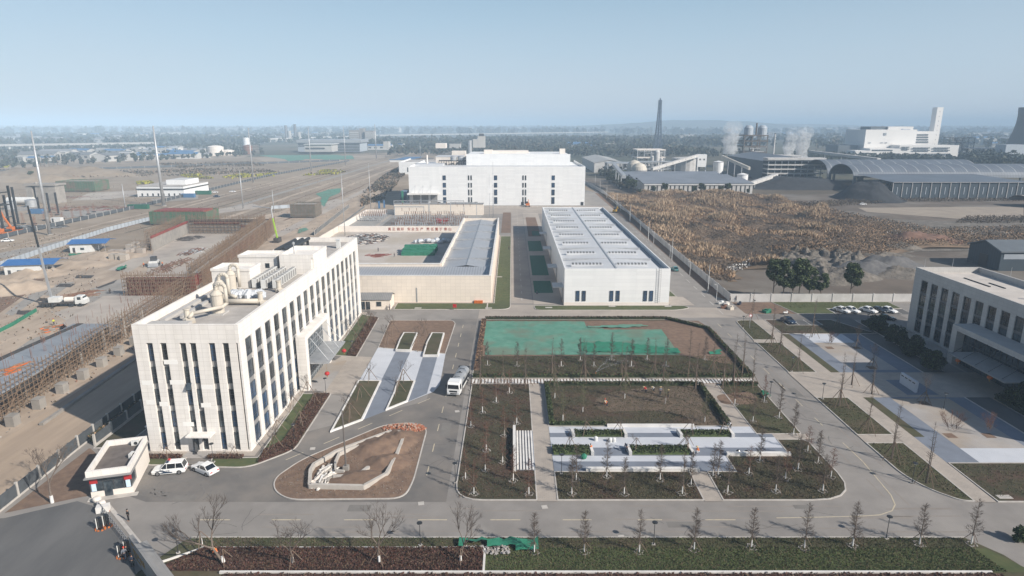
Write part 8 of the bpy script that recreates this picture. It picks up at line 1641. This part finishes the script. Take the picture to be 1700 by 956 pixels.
def person(label, loc, rz=0, pose='stand', top=None, legs=None, hat=None, s=1.0):
    t = thing('person', label, 'person', loc, rz); t.scale = (s, s, s); top = top or m_navy; legs = legs or m_blk
    if pose == 'stand': pel, che, nek, hed = (0, 0, .92), (0, .01, 1.28), (0, .01, 1.48), (0, .03, 1.63); kn = [(-.1, .02, .5), (.1, .02, .5)]; an_ = [(-.12, 0, .08), (.12, 0, .08)]; el = [(-.25, -.02, 1.12), (.25, -.02, 1.12)]; ha = [(-.26, .08, .86), (.26, .08, .86)]
    elif pose == 'walk': pel, che, nek, hed = (0, 0, .92), (0, .03, 1.28), (0, .05, 1.48), (0, .08, 1.63); kn = [(-.1, .2, .52), (.1, -.05, .48)]; an_ = [(-.1, .32, .1), (.1, -.34, .14)]; el = [(-.24, -.12, 1.12), (.24, .12, 1.13)]; ha = [(-.25, -.02, .9), (.25, .3, .98)]
    elif pose == 'bend': pel, che, nek, hed = (0, -.12, .86), (0, .22, 1.08), (0, .38, 1.14), (0, .52, 1.14); kn = [(-.12, .02, .48), (.12, .02, .48)]; an_ = [(-.13, -.05, .08), (.13, -.05, .08)]; el = [(-.22, .35, .85), (.22, .35, .85)]; ha = [(-.12, .5, .6), (.12, .52, .6)]
    else: pel, che, nek, hed = (0, -.1, .38), (0, .08, .7), (0, .15, .9), (0, .22, 1.04); kn = [(-.16, .28, .48), (.16, .28, .48)]; an_ = [(-.14, .02, .08), (.14, .02, .08)]; el = [(-.26, .25, .6), (.26, .25, .6)]; ha = [(-.1, .45, .5), (.1, .45, .5)]
    sh = [(-.18, che[1], che[2] + .1), (.18, che[1], che[2] + .1)]; hip = [(-.09, pel[1], pel[2] - .03), (.09, pel[1], pel[2] - .03)]; toe = [(a[0], a[1] + .17, .04) for a in an_]
    V = [pel, che, nek, hed, sh[0], el[0], ha[0], sh[1], el[1], ha[1], hip[0], kn[0], an_[0], toe[0], hip[1], kn[1], an_[1], toe[1], (hed[0], hed[1] + .01, hed[2] + .09)]; E = [(0, 1), (1, 2), (2, 3), (3, 18), (1, 4), (4, 5), (5, 6), (1, 7), (7, 8), (8, 9), (0, 10), (10, 11), (11, 12), (12, 13), (0, 14), (14, 15), (15, 16), (16, 17)]
    Rr = [.11, .12, .05, .085, .06, .042, .03, .06, .042, .03, .08, .055, .04, .035, .08, .055, .04, .035, .07]; skinned('body', V, E, Rr, m_skin, t)
    skinned('jacket', [pel, che, sh[0], el[0], tuple(Vector(el[0]).lerp(Vector(ha[0]), .8)), sh[1], el[1], tuple(Vector(el[1]).lerp(Vector(ha[1]), .8)), tuple(Vector(che).lerp(Vector(nek), .6))], [(0, 1), (1, 2), (2, 3), (3, 4), (1, 5), (5, 6), (6, 7), (1, 8)], [(.15, .12), (.165, .125), .085, .06, .05, .085, .06, .05, .07], top, t)
    skinned('trousers', [(pel[0], pel[1], pel[2] + .05), hip[0], kn[0], an_[0], hip[1], kn[1], an_[1]], [(0, 1), (1, 2), (2, 3), (0, 4), (4, 5), (5, 6)], [(.13, .11), .1, .072, .062, .1, .072, .062], legs, t)
    o = MB(); o.blob((hed[0], hed[1] - .015, hed[2] + .06), (.098, .108, .11) if not hat else (.115, .12, .11), 10, 6)
    if hat is m_hat: o.lathe([(0, .12), (.1, .1), (.24, .03), (.24, .02), (0, .05)], (hed[0], hed[1], hed[2] + .05), 12)
    o.build('hair' if not hat else 'hat', hat or m_hair, t, True); return t
def pl(px, py, z=.04): return at(px, py) + (z,)
P_ = [('guard in black uniform standing alone on the road by the gate', pl(215, 865), 2.6, 'stand', m_blk, m_blk, None), ('person in dark clothes standing between the gate readers, facing the road', pl(213, 926), 1.4, 'stand', m_blk, m_blk, None), ('person in a blue grey jacket and red cap leaning at the gate', pl(209, 930), .4, 'walk', m_greyc, m_navy, m_helm), ('person in a dark uniform with a pale back band at the sign wall', pl(222, 942), .2, 'stand', m_navy, m_blk, None),
      ('gardener in orange and white bending in the dark red front bed', pl(362, 928, .1), 1.2, 'bend', m_orc, m_blk, m_hat), ('gardener in a pale shirt crouching on the inner lawn left patch', pl(1006, 673, .12), .3, 'crouch', m_whc, m_blk, m_helm), ('second gardener bending right beside the crouching one', pl(1008, 676, .12), 2.3, 'bend', m_orc, m_navy, m_hat),
      ('gardener with straw hat bending on the soil patch, leftmost of the lawn crew', pl(1073, 654, .13), .8, 'bend', m_redc, m_blk, m_hat), ('gardener in white bending on the soil patch with a tool', pl(1086, 652, .13), 2.1, 'bend', m_whc, m_blk, m_hat), ('gardener in blue standing upright in the lawn crew', pl(1097, 657, .13), .2, 'stand', m_greyc, m_navy, m_hat), ('gardener in black with straw hat at the right of the lawn crew', pl(1110, 662, .13), 1.0, 'stand', m_blk, m_blk, m_hat),
      ('person crouching by the orange dot wall end on the plaza', pl(983, 749, .1), 1.0, 'crouch', m_orc, m_blk, None), ('person in navy leaning at the middle hedge end of the plaza', pl(1041, 751, .1), .3, 'bend', m_navy, m_navy, None), ('person in orange crouching at the right hedge end of the plaza', pl(1160, 753, .1), 1.3, 'crouch', m_orc, m_whc, m_hat), ('person in white by the right end of the far plaza wall', pl(1213, 712, .1), 2, 'bend', m_whc, m_blk, None),
      ('worker in dark clothes standing on the courtyard floor by the red girders', pl(629, 418, .07), 1, 'stand', m_navy, m_navy, None), ('worker in dark clothes walking right of the red girders', pl(656, 427, .07), 2, 'walk', m_navy, m_navy, None), ('worker in black standing left of the near basin wall', pl(184, 488, .03), .5, 'stand', m_blk, m_blk, None), ('worker in an orange vest on the near basin floor, left one', pl(240, 444, .1), 0, 'stand', m_orc, m_blk, m_hat), ('worker in an orange vest beside the site loader', pl(271, 442, .1), 0, 'stand', m_orc, m_navy, m_hat),
      ('worker in a yellow vest on the dirt left of the deck', pl(91, 540, .05), 1, 'stand', m_yv, m_navy, m_helm), ('worker bending over the concrete pad left of the office roof', pl(168, 509, .05), 1, 'bend', m_orc, m_greyc, m_hat), ('person in blue standing by the annex corner', pl(648, 515, .05), 1, 'stand', m_greyc, m_navy, None), ('person in black walking at the wall corner among goods', pl(1213, 502, .05), 1, 'walk', m_blk, m_blk, None), ('person in dark blue beside the wall corner scooter', pl(1223, 501, .05), 1, 'stand', m_navy, m_blk, None),
      ('two tone dressed person standing on the lawn strip by the far road', pl(846, 415, .1), 1, 'stand', m_blk, m_navy, None), ('person sitting low on the dark net by the warehouse', pl(893, 489, .1), 1, 'crouch', m_greyc, m_navy, None)]
for a in P_: person(a[0], a[1], a[2], a[3], a[4], a[5], a[6])
# ================================================================ FAR PLAIN
m_far = [M('far_foliage', (.05, .062, .042), (.07, .075, .05), .05, .9), M('far_foliage_brown', (.085, .07, .05), (.06, .055, .04), .05, .9), M('far_foliage_dark', (.028, .04, .03), rough=.9)]
def wood(label, pts, n, h, size, per=26, pm=(.4, .3, .3), spread=1.0):
    """far-off tree masses that read as woodland"""
    p = sample(pts, n); H_ = h * rng.uniform(.6, 1.3, n); c = np.repeat(np.column_stack([p, H_ * .62]), per, 0); hh = np.repeat(H_, per); d = rng.normal(size=(n * per, 3)); d /= np.linalg.norm(d, axis=1)[:, None]
    q = c + d * (hh * .36)[:, None] * rng.uniform(.5, 1, (n * per, 1)) * [spread, spread, 1.1]; tag(leaves('far_woodland', q, size, m_far, pm=list(pm)), label, 'woodland', kind='stuff')
def yat(px, py): return at(px, py)
wood('hazy belt of trees behind the white factory', ats([(640, 262), (690, 240), (1060, 240), (1230, 262), (1160, 262), (1010, 262), (965, 262), (700, 258)]), 1500, 12, 2.2, 22)
wood('bluish woodland across the middle distance', ats([(560, 236), (1240, 230), (1240, 244), (1050, 246), (640, 250)]), 1700, 15, 4, 16, (.3, .35, .35))
wood('tree belts around the far left village', ats([(0, 282), (0, 248), (430, 240), (440, 258), (200, 272), (60, 279)]), 700, 8, 2.0, 18)
wood('scattered far trees across the left plain', ats([(0, 246), (0, 225), (560, 221), (600, 233), (430, 240)]), 1500, 14, 5, 14)
wood('woodland in front of the power plant', ats([(1290, 268), (1340, 258), (1440, 262), (1600, 266), (1600, 274), (1420, 272), (1330, 270)]), 420, 8.5, 1.5, 30, (.3, .05, .65))
wood('woodland right of the vaults below the cooling tower', ats([(1590, 268), (1700, 262), (1700, 285), (1640, 285)]), 260, 13, 1.6, 34, (.3, .05, .65))
wood('dark scrub beside the long road near the workshop', ats([(995, 290), (1030, 280), (1055, 290), (1060, 316), (1035, 318), (1010, 302)]), 130, 7, .8, 60, (.3, .3, .4))
wood('distant woods to the right of the power plant', ats([(1240, 228), (1700, 222), (1700, 250), (1240, 246)]), 900, 15, 4.5, 14)
wood('endless far tree line at the edge of the plain', [(-4500, 3200), (5200, 3200), (8200, 8500), (-8200, 8500)], 5200, 24, 15, 9)
def single(proto, px, py, s, label, group): place(proto, at(px, py) + (0,), random.uniform(0, 6), label, s, group)
FT = leafy('x', 9, 2.9, 61, n=700, size=.5, clumps=10, pm=(.3, .1, .6)); random.seed(61)
for i, px in enumerate([1062, 1085, 1104, 1130, 1152, 1165, 1185, 1197, 1208, 1242]): single(FT, px, 323.5, .55 + .25 * (i % 3), 'dark round tree before the slotted workshop wall, %s from the left' % nth(i, 'first'), 'trees before the workshop')
for i, (px, py) in enumerate([(1022, 300), (1030, 306), (1040, 312), (1016, 292), (1012, 306), (1045, 318), (1036, 300), (1052, 320)]): single(FT, px, py, 1.2, 'dark tree between the long road and the workshop, %s from the left' % nth([4, 0, 1, 2, 3, 6, 5, 7][i], 'first'), 'trees beside the long road')
for i, (px, py) in enumerate([(76, 283), (84, 284), (92, 282), (99, 283), (70, 282)]): place(TB[0], at(px, py) + (0,), i, 'tall poplar in the dark clump near the far left edge', 2.0, 'poplars at the far left')
single(FT, 224, 270, 1.6, 'lone dark round tree in the brown field', None); single(FT, 54, 300, 1.1, 'small dark bush tree beyond the concrete silo', None)
# houses of the plain
m_h1 = M('house_white', (.50, .49, .47), (.38, .37, .35), .01, .8, rand=.2); m_h2 = M('house_blue_roof', (.07, .16, .30), rough=.6); m_h3 = M('house_grey_roof', (.20, .205, .215), rough=.8, rand=.3); m_h4 = M('house_dark', (.05, .055, .06), rough=.8)
def house(lbl, roof, wall=None, L=14, W=9, h=6, rise=2, flat=False):
    t = thing('far_house', lbl, 'house'); o = MB(); o.box(-L / 2, -W / 2, 0, L / 2, W / 2, h); o.add([(-L / 2, -W / 2, h), (-L / 2, W / 2, h), (-L / 2, 0, h + rise), (L / 2, -W / 2, h), (L / 2, W / 2, h), (L / 2, 0, h + rise)], [(0, 2, 1), (3, 4, 5)]); o.build('wall', wall or m_h1, t); o = MB()
    for s_ in (-1, 1): o.quad((-L / 2 - .5, s_ * (W / 2 + .5), h - .1), (L / 2 + .5, s_ * (W / 2 + .5), h - .1), (L / 2 + .5, 0, h + rise + .1), (-L / 2 - .5, 0, h + rise + .1))
    o.build('roof', roof, t); o = MB()
    for i in range(4): o.box(-L / 2 + 1 + i * L / 4, -W / 2 - .05, h * .35, -L / 2 + 1 + i * L / 4 + L * .12, -W / 2, h * .7)
    o.build('window', m_h4, t); return t
HS = [house('x', m_h3), house('x', m_h2, L=34, W=16, h=6, rise=2), house('x', m_h1, L=16, W=11, h=9, rise=.6), house('x', m_h3, L=40, W=20, h=7, rise=3)]
random.seed(99); KN = ['small pale house with a dark pitched roof', 'long low shed with a blue roof', 'white flat topped house', 'long low hall with a grey roof']
def village(where, poly, n, sc_=1.0, kinds=(0, 1, 2, 3)):
    for p in sample(ats(poly), n): k = random.choice(kinds); place(HS[k], (p[0], p[1], 0), random.choice((0, .15, 1.5, -.2)), '%s %s' % (KN[k], where), random.uniform(.8, 1.25) * sc_, KN[k] + 's ' + where)
village('in the far left village', [(20, 272), (60, 258), (330, 248), (350, 262), (200, 268)], 62)
village('on the hazy left plain', [(0, 238), (0, 224), (560, 222), (560, 232), (430, 236)], 64, 1.6)
village('among the woods beyond the white factory', [(620, 250), (640, 236), (980, 236), (1040, 250), (700, 246)], 24, 1.3)
village('on the hazy right plain', [(1120, 240), (1120, 226), (1440, 224), (1420, 236)], 30, 1.6)
village('far right below the horizon', [(1560, 240), (1560, 224), (1700, 224), (1700, 246)], 22, 1.5)
village('scattered over the farthest plain', [(200, 221), (200, 216), (1500, 216), (1500, 221)], 60, 2.6, (0, 2, 3))
# elevated railway
def viaduct(label, a, b, z, n):
    T = TH('viaduct', label, 'viaduct', (a[0], a[1], 0)); a = Vector(a); b = Vector(b); an = math.atan2((b - a).y, (b - a).x); c = (a + b) / 2; o = T.mb(); o.obox(c.x, c.y, z, (b - a).length, 10, 4, an); T.part(o, 'deck', m_h1); o = T.mb()
    for i in range(n): p = a.lerp(b, (i + .5) / n); o.obox(p.x, p.y, z / 2 - 1, 3, 5, z - 2, an)
    q_ = T.part(o, 'pier', m_h1); tag(q_, kind='stuff')
pv_ = lambda px, py: at(px, py, 10)
viaduct('long pale elevated railway crossing the far left plain', pv_(-60, 241), pv_(256, 236.5), 9, 30); viaduct('long pale elevated railway running on behind the striped shed', pv_(435, 230.5), pv_(640, 224), 9, 30); viaduct('far pale elevated railway beyond the white factory', pv_(630, 224.5), pv_(1010, 219), 10, 40); viaduct('pale elevated railway on the plain left of the power plant', pv_(1250, 226), pv_(1420, 229), 10, 20)
# striped hall, apartment slabs, silos at left-centre distance
T = TH('striped_hall', 'long far hall with a silver curved roof and dark stripes', 'building', (hz(495, 252, 900)[0], 1000, 0)); Y = 1180
def bx2(o, p0, p1, t, b, y0, dep): xa, za = hz(p0, t, y0); xb, zb = hz(p1, b, y0); o.box(xa, y0, max(0, zb), xb, y0 + dep, za)
o = T.mb(); bx2(o, 495, 599, 237, 252, Y, 60); T.part(o, 'wall', m_hoard)
for i in range(5): o = T.mb(); bx2(o, 550 if i > 1 else 496, 598, 239 + i * 2.6, 240.3 + i * 2.6, Y - .6, .5); T.part(o, 'dark_stripe', m_h4)
o = T.mb(); bx2(o, 493, 600, 232, 236.9, Y - 2, 64); T.part(o, 'roof', m_steel)
T = TH('white_hall', 'white low hall in front of the striped hall', 'building', (hz(506, 250, 1100)[0], 1100, 0)); o = T.mb(); bx2(o, 506, 552, 240, 252, 1120, 40); T.part(o, 'wall', m_h1); o = T.mb(); bx2(o, 505, 553, 239, 239.9, 1118, 44); T.part(o, 'roof', m_acw); o = T.mb(); bx2(o, 508, 540, 245, 247.5, 1119.4, .5); T.part(o, 'window', m_h4)
T = TH('apartment_slab', 'twin grey apartment slabs behind the striped hall', 'building', (hz(580, 240, 1500)[0], 1500, 0)); o = T.mb(); bx2(o, 580, 597, 216, 245, 1500, 30); bx2(o, 597, 606, 213, 245, 1505, 20); bx2(o, 606, 622, 217, 245, 1500, 30); T.part(o, 'wall', M('apartment', (.26, .245, .235), rough=.8))
for i in range(7):
    o = T.mb(); bx2(o, 581, 596, 219 + i * 3.2, 220.6 + i * 3.2, 1499.4, .5); T.part(o, 'window_row', m_h1); o = T.mb(); bx2(o, 607, 621, 220 + i * 3.2, 221.6 + i * 3.2, 1499.4, .5); T.part(o, 'window_row', m_h1)
for k, (px, t, w_, m_) in enumerate([(475, 208, 3, m_h3), (490, 206, 3, m_h3), (481, 217, 4, m_h1), (497, 219, 4, m_h1)]):
    x, z = hz(px, t, 2000); T = TH('far_tower', 'hazy %s tower of the distant mill, %s of four' % (('dark', 'pale')[k > 1], ('leftmost', 'third', 'second', 'rightmost')[k]), 'tower', (x, 2000, 0)); o = T.mb(); o.tube((x, 2000, 0), (x, 2000, z), w_ * 1.6, w_ * 1.3, 12); T.part(o, 'shaft', m_)
T = TH('grain_silos', 'pale silo towers beyond the white factory roof', 'silo', (hz(790, 243, 900)[0], 1000, 0)); o = T.mb(); bx2(o, 794, 806, 226, 245, 1000, 20); bx2(o, 786, 794, 231, 245, 1000, 18); T.part(o, 'block', m_h1); o = T.mb(); x, z = hz(781, 233, 1000); o.tube((x, 1000, 0), (x, 1000, z), 3, 3, 14); T.part(o, 'silo', m_steel); o = T.mb(); bx2(o, 796, 804, 222, 226, 1002, 12); T.part(o, 'top_frame', m_h4)
T = TH('beige_block', 'pale beige block left of the silos beyond the white factory', 'building', (hz(724, 246, 900)[0], 900, 0)); o = T.mb(); bx2(o, 724, 741, 238, 246, 960, 20); T.part(o, 'wall', m_creamp)
for k, (p0, p1, t) in enumerate([(637, 646, 235), (747, 765, 239)]): x = hz(p0, t, 1100)[0]; T = TH('pale_block', 'small pale far block, %s of two behind the scrub' % ('left', 'right')[k], 'building', (x, 1100, 0)); o = T.mb(); bx2(o, p0, p1, t, 246, 1100, 20); T.part(o, 'wall', m_h1)
T = TH('blue_site_sheds', 'row of low blue roofed sheds at the far end of the concrete lane', 'shed', at(650, 272) + (0,)); o = T.mb(); x, y = at(648, 269); o.box(x, y, 0, x + 24, y + 6, 3); T.part(o, 'wall', m_acw); o = T.mb(); o.box(x - .5, y - .5, 3, x + 24.5, y + 6.5, 3.5); o.quad((x + 4, y + 10, 3), (x + 30, y + 10, 3), (x + 36, y + 80, 3.4), (x + 10, y + 80, 3.4)); T.part(o, 'roof', m_h2)
# container and portable units in left yards
for k, (px, py, L, mt_, l) in enumerate([(302, 328, 9, m_h2, 'blue site container by the low white building'), (325, 323, 11, m_netd, 'green site container by the low white building'), (213, 347, 12, m_netd, 'long green container beside the far fence'), (86, 370, 5, m_acw, 'white site cabin in the works yard'), (20, 338, 6, m_acw, 'white cabin beside the horizontal tank'), (48, 355, 8, m_h2, 'blue low container among the steel stock')]):
    x, y = at(px, py); T = TH('site_container', l, 'container', (x, y, 0)); o = T.mb(); o.box(x, y, .1, x + L, y + 2.6, 2.7); T.part(o, 'box_body', mt_); o = T.mb(); o.box(x + .6, y - .05, .3, x + 1.5, y, 2.3); T.part(o, 'door', m_h4)
# blue gates and dark green panel by the white factory
T = TH('blue_gate', 'pair of blue gate panels left of the white factory', 'gate', at(630, 346) + (0,)); x, y = at(629, 346); o = T.mb(); o.box(x, y, 0, x + 1.2, y + .3, 4.5); o.box(x + 2.6, y + 3, 0, x + 3.6, y + 3.3, 4.6); T.part(o, 'panel', m_h2)
T = TH('service_tower', 'green and navy hoist tower at the left corner of the white factory', 'tower', (-68.5, 404, 0)); o = T.mb(); o.box(-70.5, 404, 0, -66.5, 412, 9); T.part(o, 'navy_screen', m_cd); o = T.mb(); o.box(-69.6, 403.8, 0, -68.3, 403.98, 9.4); T.part(o, 'green_screen', m_netb)
# hill on the horizon
def hill(c, r, h, m_): mound('hill', None, c, r, h, m_, 26, rough=.08)
m_hl = M('hill_ground', (.06, .075, .05), (.09, .09, .065), .004, .95); hill((1450, 5200), (1150, 700), 78, m_hl); hill((900, 5600), (900, 600), 45, m_hl); hill((2600, 6500), (1600, 700), 52, m_hl)
for P_2 in ([(60, 262), (330, 255), (420, 258), (400, 262), (100, 270)], [(420, 262), (640, 257), (640, 262), (440, 268)]): sheet('pale_ground', ats(P_2), .01, M('pale_dirt', (.38, .31, .24), (.28, .225, .17), .02, .95))
for P_2 in ([(0, 258), (330, 248), (330, 253), (0, 268)], [(1240, 300), (1420, 300), (1430, 322), (1250, 322)]): sheet('dark_ground', ats(P_2), .005, m_veg)
# ================================================================ HAZE
mb = MB(); mb.box(-15500, -250, -1.2, 15500, 19500, 112)
hzb = mb.build('haze', M('haze_dummy', (1, 1, 1)))
hm = bpy.data.materials.new('haze_air'); hm.use_nodes = True; hn = hm.node_tree; hn.nodes.clear()
pv = hn.nodes.new('ShaderNodeVolumePrincipled'); pv.inputs['Density'].default_value = HAZE_D; pv.inputs['Color'].default_value = (.60, .79, .98, 1)
pv.inputs['Anisotropy'].default_value = -.25
ho = hn.nodes.new('ShaderNodeOutputMaterial'); hn.links.new(pv.outputs[0], ho.inputs['Volume'])
hzb.data.materials.clear(); hzb.data.materials.append(hm); tag(hzb, kind='stuff')
